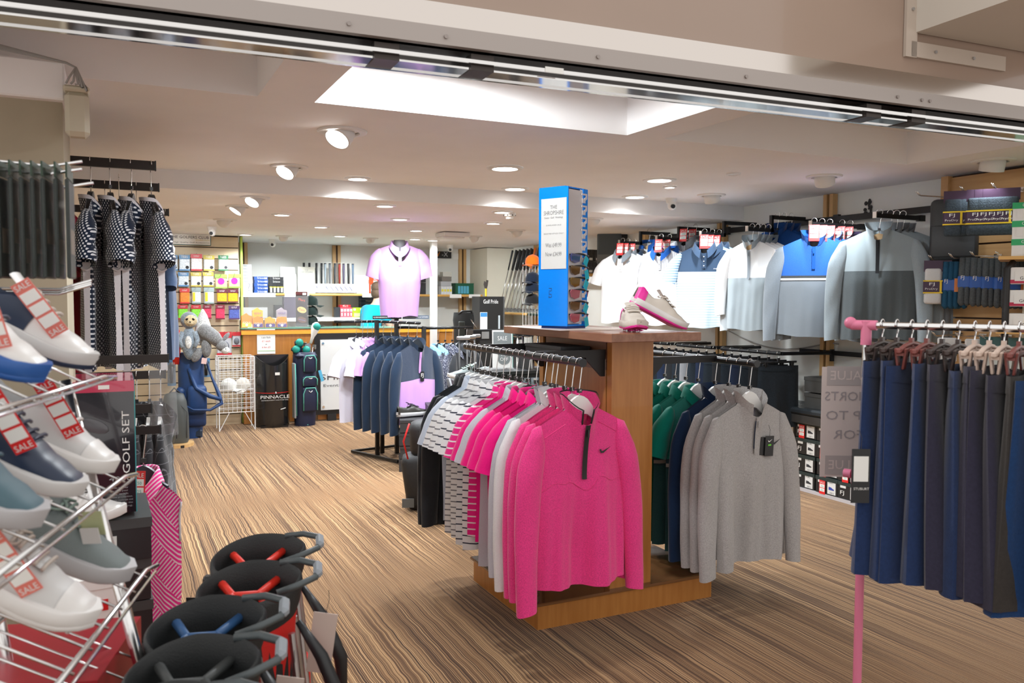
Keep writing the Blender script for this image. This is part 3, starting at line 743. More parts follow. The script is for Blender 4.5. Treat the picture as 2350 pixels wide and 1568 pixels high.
for k in range(3): wshirt('blue_pullover', 'royal blue top on the upper step above the white quarter-zips', 4.66+k*.07, 4.92, O1+.10, 'royal blue tops', body=ROY, ctype='zip', long=True, zipm=ROY, seed=40+k % 2, hanger=BLACK)
for k in range(3):
    t, S = wshirt('quarter_zip_pullover', ('blue over grey quarter-zip with black and white chest band, sale tag in collar' if k == 0 else 'blue over grey quarter-zip behind the banded one'), 4.45+k*.075, 4.34, 1.97, 'blue and grey quarter-zips', True, body=BLG, sleeve=GRS, collar=ROYC, ctype='zip', long=True, zipm=ROYC, ziplen=.17, seed=42+k % 2, hi=(k == 0), folds=.010, W=.255, L=.72, ln=.66, rz=rad(-46))
    if k == 0:
        p = S.pt(.42, .375, -1, .004); lettering(t, '3D STUBURT', (p.x, p.y-.004, -.436), .055, WHITE)
for k in range(2): wshirt('purple_pullover', 'dark purple long-sleeved top with sale tag at the wall end of its arm', 4.72+k*.08, 4.34, 1.97, 'dark purple tops', True, body=PURP, ctype='zip', long=True, zipm=PURP, seed=44)
for k in range(4):
    t, S = wshirt('quarter_zip_pullover', ('light over dark grey quarter-zip with open collar, first on its wooden hanger' if k == 0 else 'dark grey quarter-zip behind the first on wooden hangers'), (4.52, 4.62, 4.68, 4.74)[k], 3.85, 1.99, 'dark grey quarter-zips', body=GD, sleeve=LGS if k < 2 else GRC, collar=GRC if k else LGS, ctype='zip', long=True, zipm=CHAR, seed=46+k % 2, hi=(k == 0), L=.74, W=.25, folds=.016, ln=.66, hkind='wood', rz=rad(-55))
# small dark trousers seen under the wall shirts
def skirt_geo(w0, w1, L, T0=.02, T1=.05, seed=1, nu=18, nv=12, fold=.012, legs=0.0):
    r = random.Random(seed); ph = [r.uniform(0, 6.28) for _ in range(4)]; b = MB()
    for sd in (-1, 1):
        def f(i, j):
            u = i*2-1; T = T0+(T1-T0)*j; w_ = w0+(w1-w0)*j
            g = j**1.2
            y = sd*T*max(0, 1-abs(u)**3)**.6+(math.sin(u*4.5+ph[0])*1+math.sin(u*8+ph[1]+j)*.5)*fold*g
            if legs: y *= 1-legs*math.exp(-(u*7)**2)*g
            return Vector((u*w_, y, -L*j+math.sin(u*3+ph[2])*.006*j))
        b.sheet(f, nu, nv)
    return b
def clip_hanger(root, m, W=.14, hookm=CHROME):
    def f():
        b = MB(); b.rbox((0, 0, -.075), (W*2, .012, .016), .004); b.box((0, 0, -.058), (.02, .010, .03)); return b.mesh('bar', m)
    def hook():
        pts = [(0, 0, -.07), (0, 0, -.040), (.006, 0, -.030)]
        for k in range(9): t = -50+k*30; pts.append((.019*math.cos(rad(t)), 0, -.010+.019*math.sin(rad(t))))
        return MB().tube(pts, .0020, 6).mesh('hook', hookm, True)
    def clip():
        b = MB(); b.rbox((0, -.010, -.098), (.026, .006, .060), .003, (.12, 0, 0)); b.rbox((0, .010, -.098), (.026, .006, .060), .003, (-.12, 0, 0)); b.box((0, 0, -.085), (.028, .02, .008)); return b.mesh('clip', m)
    put('bar', cached(('chb', m.name, W), f), root); put('hook', cached(('chh', hookm.name), hook), root)
    for sx in (-1, 1): put('clip', cached(('chc', m.name), clip), root, (sx*W*.72, 0, 0))
# lower rails with trousers
def lower_rail(pts, lab):
    t = thing('lower_rail', lab, 'clothes rail', pts[0], group='low trouser rails'); o = Vector(pts[0])
    b = MB()
    for a, c in zip(pts[:-1], pts[1:]):
        a, c = Vector(a)-o, Vector(c)-o; b.tube([a, c], .014, 8)
    b.build('tube', RAILM, t, 40); return t
lower_rail([(4.95, 4.62, 1.035), (4.52, 4.70, 1.035), (4.50, 5.36, 1.035), (4.95, 5.40, 1.035)], 'low black rail loop crowded with black trouser hangers')
lower_rail([(4.95, 5.48, 1.035), (4.52, 5.50, 1.035), (4.50, 5.95, 1.035), (4.95, 6.05, 1.035)], 'low black rail loop beside the timber post, full of hooks')
lower_rail([(4.95, 6.10, 1.035), (4.52, 6.12, 1.035), (4.50, 6.70, 1.035), (4.95, 6.75, 1.035)], 'low black rail loop at the island side of the wall')
wb2 = thing('wall_rail', 'low black bar along the wall above the shoe boxes', 'clothes rail', (4.955, 4.35, 1.035)); pbox('bar', wb2, (0, 0, 0), (.02, 1.2, .035), RAILM); pbox('bracket', wb2, (.01, .3, -.02), (.03, .05, .09), BLACK)
DEN = fabric('dark_denim', (.012, .020, .030), .2, 90); GT = fabric('grey_trouser', (.28, .29, .31), .06)
for k in range(18):
    yy = 4.72+k*.105; m_ = (DEN, CHAR, NAVY, DEN, GT)[k % 5] if k > 8 else (DEN, CHAR, DEN, NAVY)[k % 4]
    t = thing('trousers', 'dark trousers on the low wall rail' if m_ is not GT else 'grey trousers on the low wall rail', 'trousers', (4.51, yy, 1.045), rad(-4), 'trousers on the low wall rails')
    put('legs', cached(('tr', m_.name, k % 3), lambda: skirt_geo(.185, .20, .46, .012, .03, k, legs=.5).mesh('legs', m_, True)), t, (0, 0, -.105))
    put('waistband', cached(('tw', m_.name), lambda: skirt_geo(.186, .187, .035, .014, .015, 1, nv=1, fold=0).mesh('waistband', m_, True)), t, (0, 0, -.103))
    h = thing('coat_hanger', 'black trouser hanger on the low wall rail', 'hanger', (4.51, yy, 1.045), rad(-4), 'trouser hangers on the low wall rails')
    clip_hanger(h, BLACK, .17)

# --- shoe boxes under the bench
BOXB = mat('box_black', (.016, .016, .017), .5); LAB = mat('box_label', (.72, .72, .70), .6); TEALB = mat('box_teal_edge', (.02, .035, .035), .5)
bench = thing('bench', 'black padded bench with white lettering above the shoe boxes', 'bench', (4.80, 4.75, 0))
pbox('cushion', bench, (.0, 0, .605), (.37, 2.4, .05), mat('black_vinyl', (.02, .024, .028), .28), .015)
pbox('board', bench, (.0, 0, .548), (.35, 2.4, .06), mat('bench_board', (.03, .028, .026), .5))
for yy in (-1.18, 1.18): pbox('end_panel', bench, (.02, yy, .26), (.30, .03, .52), BLACK)
lettering(bench, 'FOOTJOY', (-.02, .12, .6308), .26, WHITE, (0, 0, -PI/2)); lettering(bench, 'FJ', (-.02, -.42, .6308), .16, WHITE, (0, 0, -PI/2), h=.12)
struct(MB().box((4.665, 4.75, .012), (.02, 2.4, .024)).build('trim_17', mat('grey_skirting', (.50, .47, .48), .5)))
def shoe_icon(parent, loc, w, m, rz=-PI/2):
    b = MB().prism([(-.5, -.16), (.42, -.16), (.5, -.08), (.46, .0), (.15, .12), (-.1, .26), (-.3, .22), (-.36, .3), (-.48, .26)], .01)
    me = cached(('shoeicon', m.name), lambda: b.mesh('shoe_print', m)); return put('shoe_print', me, parent, loc, (0, 0, rz), (w, .08, w))
def fj_box(x, y, z, lab, grp, sale, kind):
    t = thing('shoe_box', lab, 'shoe box', (x, y, z), -PI/2, grp)
    pbox('carton', t, (0, .165, .060), (.204, .33, .118), BOXB); pbox('lid', t, (0, .164, .108), (.209, .335, .026), TEALB)
    lp = pbox('label', t, (.048, -.0015, .055), (.075, .002, .095), LAB)
    shoe_icon(lp, (.0, -.002, -.008), .05, (INK, mat('blue_ink', (.03, .06, .35), .6))[kind], 0)
    lettering(lp, 'FUEL' if kind == 0 else 'Traditions', (-.008, -.002, .035), .04, INK); lettering(lp, '||||| |', (.005, -.002, -.036), .035, INK, h=.012)
    if kind == 0: lettering(t, 'FJ', (-.062, -.002, .042), .034, WHITE, h=.036)
    pbox('price_sticker', t, (-.055, -.0015, .09), (.05, .002, .026), LAB)
    if sale: sale_tag(t, (-.035, -.006, .045), (0, rad(random.uniform(-6, 6)), 0), .055, .10)
    return t
r_ = random.Random(3)
for c in range(6):
    yy = 5.02-c*.2145
    for rw in range(4):
        if c == 4 and rw == 3: continue
        sale = (c, rw) in ((2, 3), (3, 0), (3, 1), (3, 2), (4, 1), (5, 0))
        fj_box(4.665+r_.uniform(-.012, .012), yy+r_.uniform(-.006, .006), .026+rw*.126, ('black shoe box with white label and red sale tag under the bench' if sale else 'black shoe box with white label under the bench'), 'shoe boxes under the bench', sale, 1 if c in (3,) else 0)
for k, (dz, dy) in enumerate(((0, 0), (.121, .02))):
    t = thing('black_box', ('lower' if k == 0 else 'upper')+' dark grey carton of the pair stacked on the bench', 'box', (4.82, 4.42+dy, .6305+dz*1.0), 0)
    cm = mat('charcoal_card', (.045, .045, .043), .6); pbox('carton', t, (0, 0, .055), (.26, .42-.03*k, .11), cm); pbox('lid', t, (0, 0, .098), (.266, .427-.03*k, .026), cm)
# leftover cables, wall hole and hook marks on the white wall
tag(MB().tube([Vector((4.985, 5.85-.09*i, 1.16-.10*math.sin(i/13*PI)*(1 if i < 14 else 0)-.004*i)) for i in range(15)], .005, 6).build('wall_cable', mat('cable_grey', (.35, .34, .32), .5), None, True), 'grey cable drooping along the wall below the shirts', 'cable')
b = MB(); rr = random.Random(5)
for k in range(14): b.ell((4.992+rr.uniform(-.003, 0), 4.36+rr.uniform(-.03, .03), 2.12+rr.uniform(-.045, .045)), (.006, rr.uniform(.006, .016), rr.uniform(.008, .02)), 6, 4)
tag(b.build('dark_smudge', mat('smudge', (.05, .05, .05), .9)), 'dark bunch of wire ends poking from a hole high in the wall', 'wire')
# ================================================================== shoes
def interp(t, xs, ys):
    for i in range(len(xs)-1):
        if t <= xs[i+1]:
            k = (t-xs[i])/(xs[i+1]-xs[i]); k = k*k*(3-2*k); return ys[i]*(1-k)+ys[i+1]*k
    return ys[-1]
class ShoeG:
    L = .29
    def w(s, t): return interp(t, [0, .04, .12, .3, .5, .68, .82, .92, .98, 1], [.014, .029, .036, .036, .040, .048, .046, .036, .020, .006])
    def h(s, t): return interp(t, [0, .06, .16, .28, .40, .48, .62, .78, .92, 1], [.088, .100, .088, .078, .092, .092, .074, .057, .046, .030])
    def base(s, t): return .020+.016*max(0, (t-.72)/.28)**2
    def pt(s, t, th, off=0.0):
        w, h, b = s.w(t)+off, s.h(t)+off, s.base(t); c, q = math.cos(th), math.sin(th)
        y = w*(abs(c)**.75)*(1 if c > 0 else -1); z = b+(h-b)*q**.62
        if .03 < t < .42 and .33*PI < th < .67*PI:
            z = min(z, b+.030) if .07 < t < .38 else z*.55+(b+.03)*.45
        return Vector((t*s.L, y, z))
    def patch(s, t0, t1, a0, a1, off=.0015, nt=10, na=6, skew=0.0):
        b = MB()
        for sg in (1, -1):
            b.sheet(lambda i, j: (lambda p: Vector((p.x, p.y*sg, p.z)))(s.pt(min(1, max(0, t0+(t1-t0)*i+skew*j)), a0+(a1-a0)*j, off)), nt, na)
        return b
SG = ShoeG()
def shoe_parts(t, upper, sole, lace=WHITE, lining=BLACK, toe=None, heel=None, saddle=None, outsole=None, spikes=False):
    def up():
        b = MB(); b.sheet(lambda i, j: SG.pt(i, .001+(PI-.002)*j), 28, 18); return b.mesh('upper', upper, True)
    put('upper', cached(('su', upper.name), up), t)
    def so(zt, zb, k, m):
        b = MB(); rs = []
        for z, g in ((zb, .90), (zb+.004, 1.0), ((zt+zb)/2, 1.02), (zt-.003, 1.03), (zt, .98)):
            r = []
            for i in range(40):
                a = i/40; tt = a*2 if a < .5 else 2-a*2; sg = 1 if a < .5 else -1
                r.append(Vector((tt*SG.L*1.015-.002, sg*(SG.w(tt)*k+.004)*g, z+.016*max(0, (tt-.72)/.28)**2+.006*(1-tt)*(1 if z > zb+.005 else 0))))
            rs.append(r)
        b.rings(rs, True, True, True); return b.mesh('sole', m, 50)
    put('sole', cached(('so', sole.name), lambda: so(.030, .004 if outsole else 0, 1.04, sole)), t)
    if outsole: put('outsole', cached(('so2', outsole.name), lambda: so(.008, -.003, 1.0, outsole)), t)
    if toe: put('toe_cap', cached(('st', toe.name), lambda: SG.patch(.80, .995, .03, PI/2).mesh('toe_cap', toe, True)), t)
    if heel: put('heel_panel', cached(('sh', heel.name), lambda: SG.patch(.0, .16, .03, PI*.32, skew=-.0).mesh('heel_panel', heel, True)), t)
    if saddle: put('saddle', cached(('sd', saddle.name), lambda: SG.patch(.20, .56, .05, PI*.36, .002, skew=.03).mesh('saddle', saddle, True)), t)
    def li():
        b = MB(); b.sheet(lambda i, j: Vector(((.05+.34*i)*SG.L, (j*2-1)*SG.w(.05+.34*i)*.72*math.sin(PI*(.08+.84*i))**.4, .054+.0*j)), 10, 4); return b.mesh('lining', lining, True)
    put('lining', cached(('sl', lining.name), li), t)
    def tongue():
        b = MB(); b.sheet(lambda i, j: SG.pt(.42+.24*i, PI*(.36+.28*j), .004 if i > .25 else .004+.05*(.25-i)) + Vector((-.03*(1-i)**2, 0, .010*(1-i)**3)), 8, 6); return b.mesh('tongue', upper, True)
    put('tongue', cached(('sto', upper.name), tongue), t)
    for k in range(5):
        def lc():
            tt = .44+k*.052; return MB().tube([SG.pt(tt+(.012 if j % 2 else 0)*0, PI*(.34+.32*j/6), .008) for j in range(7)], .0032, 6).mesh('lace', lace, True)
        put('lace', cached(('lc', k, lace.name), lc), t)
    def bow():
        b = MB(); p = SG.pt(.44, PI/2, .012)
        for sg in (1, -1): b.tube([p+Vector((.03*math.sin(a)*.5-.004, sg*(.006+.026*math.sin(a/2)), .004*math.sin(a)-.012*math.sin(a/2))) for a in [q*.7 for q in range(9)]], .0024, 5)
        return b.mesh('bow', lace, True)
    put('bow', cached(('bw', lace.name), bow), t)
    if spikes:
        def sp():
            b = MB()
            for x in (.05, .09, .16, .20, .235, .262):
                for y in (-.022, .0, .022): b.cyl((x, y, -.002), (x, y, -.011+.012*max(0, x-.21)*10), .005, .003, 6)
            return b.mesh('spikes', outsole or sole, 40)
        put('spikes', cached(('spk', (outsole or sole).name), sp), t)
def shoe(label, loc, rot, **k):
    t = thing('golf_shoe', label, 'shoe', loc, rot=rot); shoe_parts(t, **k); return t
LEAW = mat('white_leather', (.72, .70, .68), .42); LEAB = mat('beige_knit', (.66, .60, .53), .6, bump=.2, bscale=500); KNG = mat('grey_mesh', (.17, .20, .20), .7, bump=.3, bscale=600)
SOLEW = mat('white_rubber', (.74, .72, .70), .5); SOLEG = mat('grey_rubber', (.42, .41, .42), .5); PINKL = mat('magenta_rubber', (.78, .03, .32), .45)
NAVL = mat('navy_leather', (.010, .022, .055), .42); TEALL = mat('teal_suede', (.06, .12, .15), .6); GRYL = mat('pale_grey_leather', (.58, .57, .56), .5); BLUS = mat('blue_rubber', (.02, .10, .35), .4)
# --- the pair on the island and the sunglasses tower
shoe('cream golf shoe with pink heel lying flat, toe towards the entrance', (2.155, 3.235, 1.3125), (0, 0, rad(-113)), upper=LEAB, sole=LEAB, outsole=PINKL, toe=None, heel=PINKL, lace=LEAB, lining=PINKL, spikes=True)
shoe('cream golf shoe with pink heel leaning over its partner on the island', (2.13, 3.17, 1.425), (0, rad(27), rad(-18)), upper=LEAB, sole=SOLEW, outsole=PINKL, heel=PINKL, lace=LEAB, lining=PINKL, spikes=False)
tw = thing('sunglasses_tower', 'tall bright blue acrylic sunglasses tower on the island top', 'display stand', (1.985, 3.53, 1.302), rad(25)); tw.scale = (.9, .9, 1)
BLUE = mat('cobalt_acrylic', (.0, .25, .92), .15, coat=.4)
tz, hh = .012, .66
pbox('turntable', tw, (0, 0, .008), (.17, .17, .016), mat('dark_blue', (.0, .04, .25), .2))
pbox('side_panel', tw, (-.095, .0, tz+hh/2), (.006, .19, hh), BLUE); pbox('side_panel', tw, (.095, .03, tz+hh/2), (.006, .13, hh), BLUE)
pbox('back_panel', tw, (0, .095, tz+hh/2), (.19, .006, hh), BLUE); pbox('base_panel', tw, (0, 0, tz+.004), (.19, .19, .008), BLUE); pbox('top_panel', tw, (0, .01, tz+hh), (.19, .17, .006), BLUE)
FROST = mat('frosted_acrylic', (.72, .70, .72), .25, alpha=.92)
pbox('white_core', tw, (-.020, -.03, tz+hh/2), (.142, .11, hh-.02), FROST); pbox('front_strip', tw, (.074, -.085, tz+hh/2), (.044, .005, hh), BLUE)
c = pbox('notice_card', tw, (-.1005, -.005, tz+.44), (.003, .165, .335), mat('notice_paper', (.66, .66, .64), .7))
RZL = (PI/2, 0, -PI/2)
def cl(s, z, w_, h=None, m=mat('mid_ink', (.16, .16, .16), .7)): lettering(c, s, (-.0022, 0, z), w_, m, RZL, h)
cl('THE', .125, .045); cl('SHROPSHIRE', .098, .13, .020); cl('Events · Golf · Weddings', .076, .12); cl('SUNGLASSES SALE', .040, .10, .006); cl('SELECTED STYLES ONLY', .0, .13, .006)
cl('Was £49.99', -.055, .105, .020, mat('mid_ink', (.16, .16, .16), .7)); cl('Now £34.99', -.098, .105, .020, mat('mid_ink', (.16, .16, .16), .7))
lettering(tw, 'tru', (-.0985, .02, .17), .05, mat('deep_blue_ink', (.0, .05, .25), .5), (PI/2, -PI/2, -PI/2))
for k in range(11):
    z = tz+hh-.045-k*.057
    hk = MB().prism([(-.028, .022), (.020, .022), (.020, -.002), (.008, -.010), (-.002, -.004), (.002, .004), (.010, .006), (.010, .014), (-.028, .014)], .004); hk.build('nose_rest', FROST, tw, loc=(.060, -.092, z))
    pbox('shelf_tab', tw, (.055, -.089, z-.012), (.03, .004, .022), FROST)
for k in range(6):
    z = tz+.330-k*.057
    g = thing('sunglasses', ('blue', 'brown', 'amber', 'rose', 'bronze', 'pink')[k]+' lens sports sunglasses in the blue tower', 'sunglasses', (1.985, 3.53, 1.302), rad(25), 'sunglasses in the blue tower'); g.scale = (.9, .9, 1)
    lc = mat('lens_%d' % k, [(.05, .06, .22), (.10, .055, .02), (.16, .09, .01), (.40, .10, .14), (.12, .06, .02), (.42, .10, .14)][k], .06, coat=.6, spec=.8)
    for sg in (-1, 1):
        M = Matrix.Translation(Vector((.02+sg*.050, -.092-.006*(sg < 0)+.012*(sg > 0), z-.004)))
        MB().prism([(-.042*sg, .016), (.034*sg, .020), (.046*sg, .010), (.036*sg, -.016), (.006*sg, -.026), (-.034*sg, -.018)], .006, M).build('lens', lc, g)
    b = MB(); b.tube([Vector((.02+x, -.094+.25*x*x*4, z+.012+.004*math.cos(x*30))) for x in [q*.0175-.087 for q in range(11)]], .0045, 6); b.build('brow_frame', BLACK, g, True)
    b = MB(); b.tube([(-.066, -.088, z+.012), (-.075, -.02, z+.012), (-.075, .04, z+.0)], .003, 5); b.tube([(.106, -.078, z+.012), (.112, -.01, z+.012)], .003, 5); b.build('temple_arm', BLACK, g, True)
    if k in (0, 1, 2, 4, 5):
        o = pbox('price_tag', g, (.055+.008*(k % 2), -.108, z-.018-.008*(k % 2)), (.034, .0015, .045), mat('aqua_card', (.01, .45, .60), .5), 0, (0, rad(32 if k % 2 == 0 else -14), 0))
tb = thing('base_board', 'thin pale board under the blue sunglasses tower', 'board', (2.0, 3.53, 1.301)); pbox('board', tb, (0, 0, .0), (.36, .52, .0015), mat('pale_board', (.62, .52, .44), .5))
# ================================================================== left foreground: chrome shoe rack
A15 = rad(15.2); DR = Vector((math.sin(A15), math.cos(A15), 0)); NR = Vector((math.cos(A15), -math.sin(A15), 0)); UPV = Vector((0, 0, 1))
TIPS = [Vector((-.019, 1.835, 1.289)), Vector((.016, 1.806, 1.090)), Vector((.051, 1.778, .904)), Vector((.085, 1.75, .72))]
SL = rad(27); DN = NR*math.cos(SL)-UPV*math.sin(SL)          # towards the toes, down the slope
rk = thing('shoe_rack', 'chrome wire shoe rack with sloping shelves', 'shoe rack', tuple(TIPS[0]-DR*.35-NR*.12-Vector((0, 0, 1.289))))
RO = Vector(rk.location)
def rp(v): return Vector(v)-RO
for i, T in enumerate(TIPS):
    a, b_ = T, T-DR*1.0; up = -DN*.30
    b = MB(); b.tube([rp(a+DN*.012+DR*.05), rp(a), rp(b_)], .0045, 8); b.tube([rp(a+DN*.02+UPV*.006), rp(b_+DN*.02+UPV*.006)], .003, 6); b.tube([rp(a+up), rp(b_+up)], .0045, 8); b.tube([rp(a+up*.5), rp(b_+up*.5)], .003, 6)
    sh = b.build('shelf', CHROME, rk, True)
    for k in range(12):
        p = a-DR*(.03+k*.085); MB().tube([rp(p+DN*.01), rp(p+up)], .0024, 6).build('cross_wire', CHROME, sh, True)
for d in (.06, .92):
    p0 = TIPS[3]-DR*d-NR*.03; q0 = TIPS[0]-DR*d-NR*.03
    MB().tube([rp((p0.x+.04, p0.y, 0)), rp(p0-DN*.0), rp(q0-NR*.02)], .011, 10).build('post', CHROME, rk, True)
    p1 = TIPS[3]-DR*d-NR*.26; q1 = TIPS[0]-DR*d-NR*.26
    MB().tube([rp((p1.x, p1.y, 0)), rp(p1), rp(q1+UPV*.14)], .011, 10).build('post', CHROME, rk, True)
# shoes on the sloping shelves ; each stands on its shelf with the toe against the front wire
def rack_shoe(lab, tier, d, **k):
    T = TIPS[tier]-DR*d; toe = k.pop('back', 0.0); yaw = k.pop('yaw', 0.0)
    X = (DN*math.cos(rad(yaw))+DR*math.sin(rad(yaw))).normalized(); Zv = (UPV*math.cos(SL)+NR*math.sin(SL)).normalized(); Y = Zv.cross(X)
    Zv = X.cross(Y)
    M = Matrix((X, Y, Zv)).transposed(); o = T-X*(.300+toe)+Zv*.006
    t = shoe(lab, tuple(o), M.to_euler(), **k); return t
def shoe_sale(t, p, rot, n=3, pale=False):
    m = RED if not pale else mat('pale_sale', (.75, .20, .16), .5)
    g = put('sale_tag', boxmesh((.034, .0015, .115), m), t, p, rot)
    for k in range(n): pbox('price_panel', g, (0, -.0012, .026-k*.026), (.029, .001, .021), PAPER)
    lettering(g, 'SALE', (0, -.0014, .048), .028, WHITE, h=.011); lettering(g, 'SALE', (0, -.0014, -.049), .028, WHITE, h=.011)
REDLACE = mat('red_lace', (.55, .02, .03), .6); PALEL = mat('taupe_lace', (.55, .48, .42), .7)
s1 = rack_shoe('white golf shoe with navy saddle panel and sale tag on the top shelf', 0, .06, upper=LEAW, sole=GRYL, outsole=NAVL, saddle=NAVL, lace=PALEL, lining=GRYL); shoe_sale(s1, (.175, -.060, .085), (rad(12), rad(-58), rad(5)), pale=True)
s2 = rack_shoe('white golf shoe with navy striped laces and blue sole on the top shelf', 0, .31, upper=LEAW, sole=BLUS, outsole=BLUS, lace=NAVL, lining=NAVL, heel=NAVL); shoe_sale(s2, (.19, -.062, .088), (rad(12), rad(-38), rad(5)), pale=True)
s3 = rack_shoe('pale grey golf shoe with white laces and big red sale tag', 1, .075, upper=GRYL, sole=SOLEW, lace=LEAW, lining=TEALL, toe=LEAW); shoe_sale(s3, (.165, -.062, .100), (rad(15), rad(-50), 0))
s4 = rack_shoe('navy golf shoe with red collar lining and sale tag', 1, .26, upper=NAVL, sole=GRYL, lace=NAVL, lining=mat('red_lining', (.55, .03, .04), .7)); shoe_sale(s4, (.15, -.065, .100), (rad(15), rad(-50), 0))
s5 = rack_shoe('dark teal suede golf shoe on the middle shelf', 1, .44, upper=TEALL, sole=SOLEG, lace=TEALL)
s6 = rack_shoe('grey mesh golf shoe with green swing tag on the lower shelf', 2, .12, upper=KNG, sole=SOLEG, lace=mat('sage_lace', (.22, .30, .26), .7), lining=BLACK); g = pbox('swing_tag', s6, (.19, -.035, .095), (.045, .0015, .045), mat('sage_card', (.42, .45, .25), .6), 0, (rad(20), rad(-30), rad(-20))); pbox('tag_panel', s6, (.20, -.047, .078), (.035, .0015, .03), GRYL, 0, (rad(20), rad(-30), rad(-20)))
s7 = rack_shoe('off-white golf shoe with small spikes and narrow sale tag', 2, .33, upper=GRYL, sole=SOLEW, outsole=SOLEW, lace=PALEL, toe=LEAW, spikes=True); shoe_sale(s7, (.15, -.064, .080), (rad(15), rad(-52), 0), pale=True)
# red carton behind the lowest shelf
rc = thing('red_carton', 'large dark red cardboard carton behind the shoe rack', 'box', (-.17, 1.80, .30), -A15)
pbox('carton', rc, (0, 0, .235), (.36, .30, .47), mat('dark_red_card', (.33, .008, .02), .35)); lettering(rc, 'SKECHERS', (.08, -.152, .40), .26, mat('silver_ink', (.6, .5, .5), .4)); lettering(rc, 'SKECHERS', (.05, -.152, .12), .26, mat('silver_ink', (.6, .5, .5), .4))
pbox('base_carton', rc, (0, 0, -.15), (.36, .30, .296), mat('dark_red_card', (.33, .008, .02), .35))
# glove packets on the hooks above the rack
gh = thing('glove_hooks', 'chrome wire hooks full of glove packets above the shoe rack', 'hook rack', (-.30, 2.02, 1.48))
for (dx, dy, dz) in ((.0, .0, .245), (.0, -.03, .225), (.02, .03, .205)):
    MB().tube([(dx-.15, dy, dz+.012), (dx+.19, dy-.02, dz-.004), (dx+.25, dy-.025, dz+.010)], .0035, 8).build('hook', CHROME, gh, True)
for (dy, dz) in ((-.02, -.018), (-.035, -.022), (.02, -.012)):
    MB().tube([(-.15, dy+.03, dz), (.20, dy, dz-.004), (.262, dy-.01, dz+.016)], .0035, 8).build('tray_wire', CHROME, gh, True)
GLV = mat('glove_black', (.010, .016, .012), .5, noise=.5, nscale=30); GLT = mat('glove_tan', (.20, .16, .12), .6)
PKC = mat('packet_film', (.45, .50, .50), .08, alpha=.035, spec=.4)
for k in range(17):
    p = thing('glove_packet', 'clear packet holding a dark glove on the chrome hooks', 'glove packet', (-.385+k*.0195, 2.005-.004*k, 1.48), rad(90-8+random.uniform(-5, 5)), 'glove packets on chrome hooks')
    put('sleeve', boxmesh((.105, .009, .215), PKC), p, (0, 0, .112)); put('header', boxmesh((.105, .0035, .03), mat('packet_header', (.01, .035, .015), .4)), p, (0, 0, .222))
    put('glove', cached(('glv',), lambda: MB().rbox((0, 0, 0), (.098, .0075, .20), .003).mesh('glove', GLV)), p, (0, 0, .105)); put('cuff', boxmesh((.07, .0078, .05), GLT), p, (0, 0, .06+.02*(k % 3)))
# --- golf set box on the black shoe boxes, with the white shoes on the pile
bb = mat('black_card2', (.02, .019, .021), .42)
for k in range(6):
    t = thing('black_shoe_box', 'black shoe box in the pile under the golf set carton', 'shoe box', (-.03+.012*(k % 2), 2.90-.008*(k % 3), k*.1305), rad(4-3*(k % 2)), 'pile of black shoe boxes')
    pbox('carton', t, (0, 0, .062), (.22, .34, .122), bb); pbox('lid', t, (0, 0, .113), (.226, .346, .030), mat('black_card_lid', (.06, .065, .066), .35)); pbox('label', t, (-.03, -.1715, .05), (.09, .002, .06), LAB)
for k in range(3):
    t = thing('white_shoe_box', 'white shoe box wedged beside the black pile', 'shoe box', (-.115, 2.62-.004*k, .30+k*.131), rad(6), 'white shoe boxes beside the black pile')
    pbox('carton', t, (0, 0, .06), (.20, .30, .12), PAPER); pbox('lid', t, (0, 0, .11), (.206, .306, .03), PAPER); pbox('stripe', t, (0, -.1515, .05), (.15, .002, .03), RED)
for k in range(2):
    t = thing('white_shoe_box', 'bottom white shoe box under the wedged ones' if k else 'white shoe box at floor level beside the black pile', 'shoe box', (-.115, 2.62, .0+k*.15), rad(6)); pbox('carton', t, (0, 0, .074), (.20, .30, .148), PAPER); pbox('lid', t, (0, 0, .132), (.206, .306, .032), PAPER)
gs = thing('golf_set_box', 'tall black carton lettered GOLF SET in shiny film', 'box', (-.026, 2.90, .7925), rad(0))
pbox('carton', gs, (0, 0, .20), (.165, .30, .40), mat('gloss_black_card', (.018, .016, .022), .12, coat=1.0)); pbox('top_flap', gs, (0, 0, .401), (.166, .30, .003), mat('pink_red_card', (.55, .04, .10), .15, coat=.8)); pbox('edge', gs, (.083, 0, .20), (.003, .302, .40), mat('teal_card', (.05, .30, .32), .3)); pbox('red_band', gs, (0, -.1508, .385), (.165, .002, .03), mat('pink_red_card', (.55, .04, .10), .15, coat=.8)); pbox('barcode_panel', gs, (0, -.152, .385), (.03, .001, .012), PAPER)
lettering(gs, 'GOLF SET', (.058, -.1522, .215), .19, WHITE, (PI/2, -PI/2, 0), .020)
lettering(gs, '4000', (.040, -.1522, .105), .062, GREYINK, h=.014)
for k, sx in enumerate(('made to stay', 'dry with your', 'set, with', 'optimum protection.', 'lightweight materials and', 'dual strap offer the', 'easy carrying.')): lettering(gs, sx, (.035, -.1522, .078-k*.0095), .075 if k > 2 else .05, GREYINK, h=.006)
sw_ = MB(); sw_.ell((-.03, -.1512, .27), (.045, .003, .02), 16, 6, (0, .4, 0)); sw_.build('club_print', mat('club_print', (.10, .10, .11), .2), gs, True)
shoe('plain white golf shoe on the pile of black boxes', (-.255, 2.75, .79), (0, 0, rad(-12)), upper=LEAW, sole=SOLEW, lace=WHITE, lining=GRYL)
shoe('white golf shoe tucked below the pile beside the rack', (-.345, 2.62, .694), (0, 0, rad(-12)), upper=LEAW, sole=SOLEW, lace=WHITE, lining=GRYL)
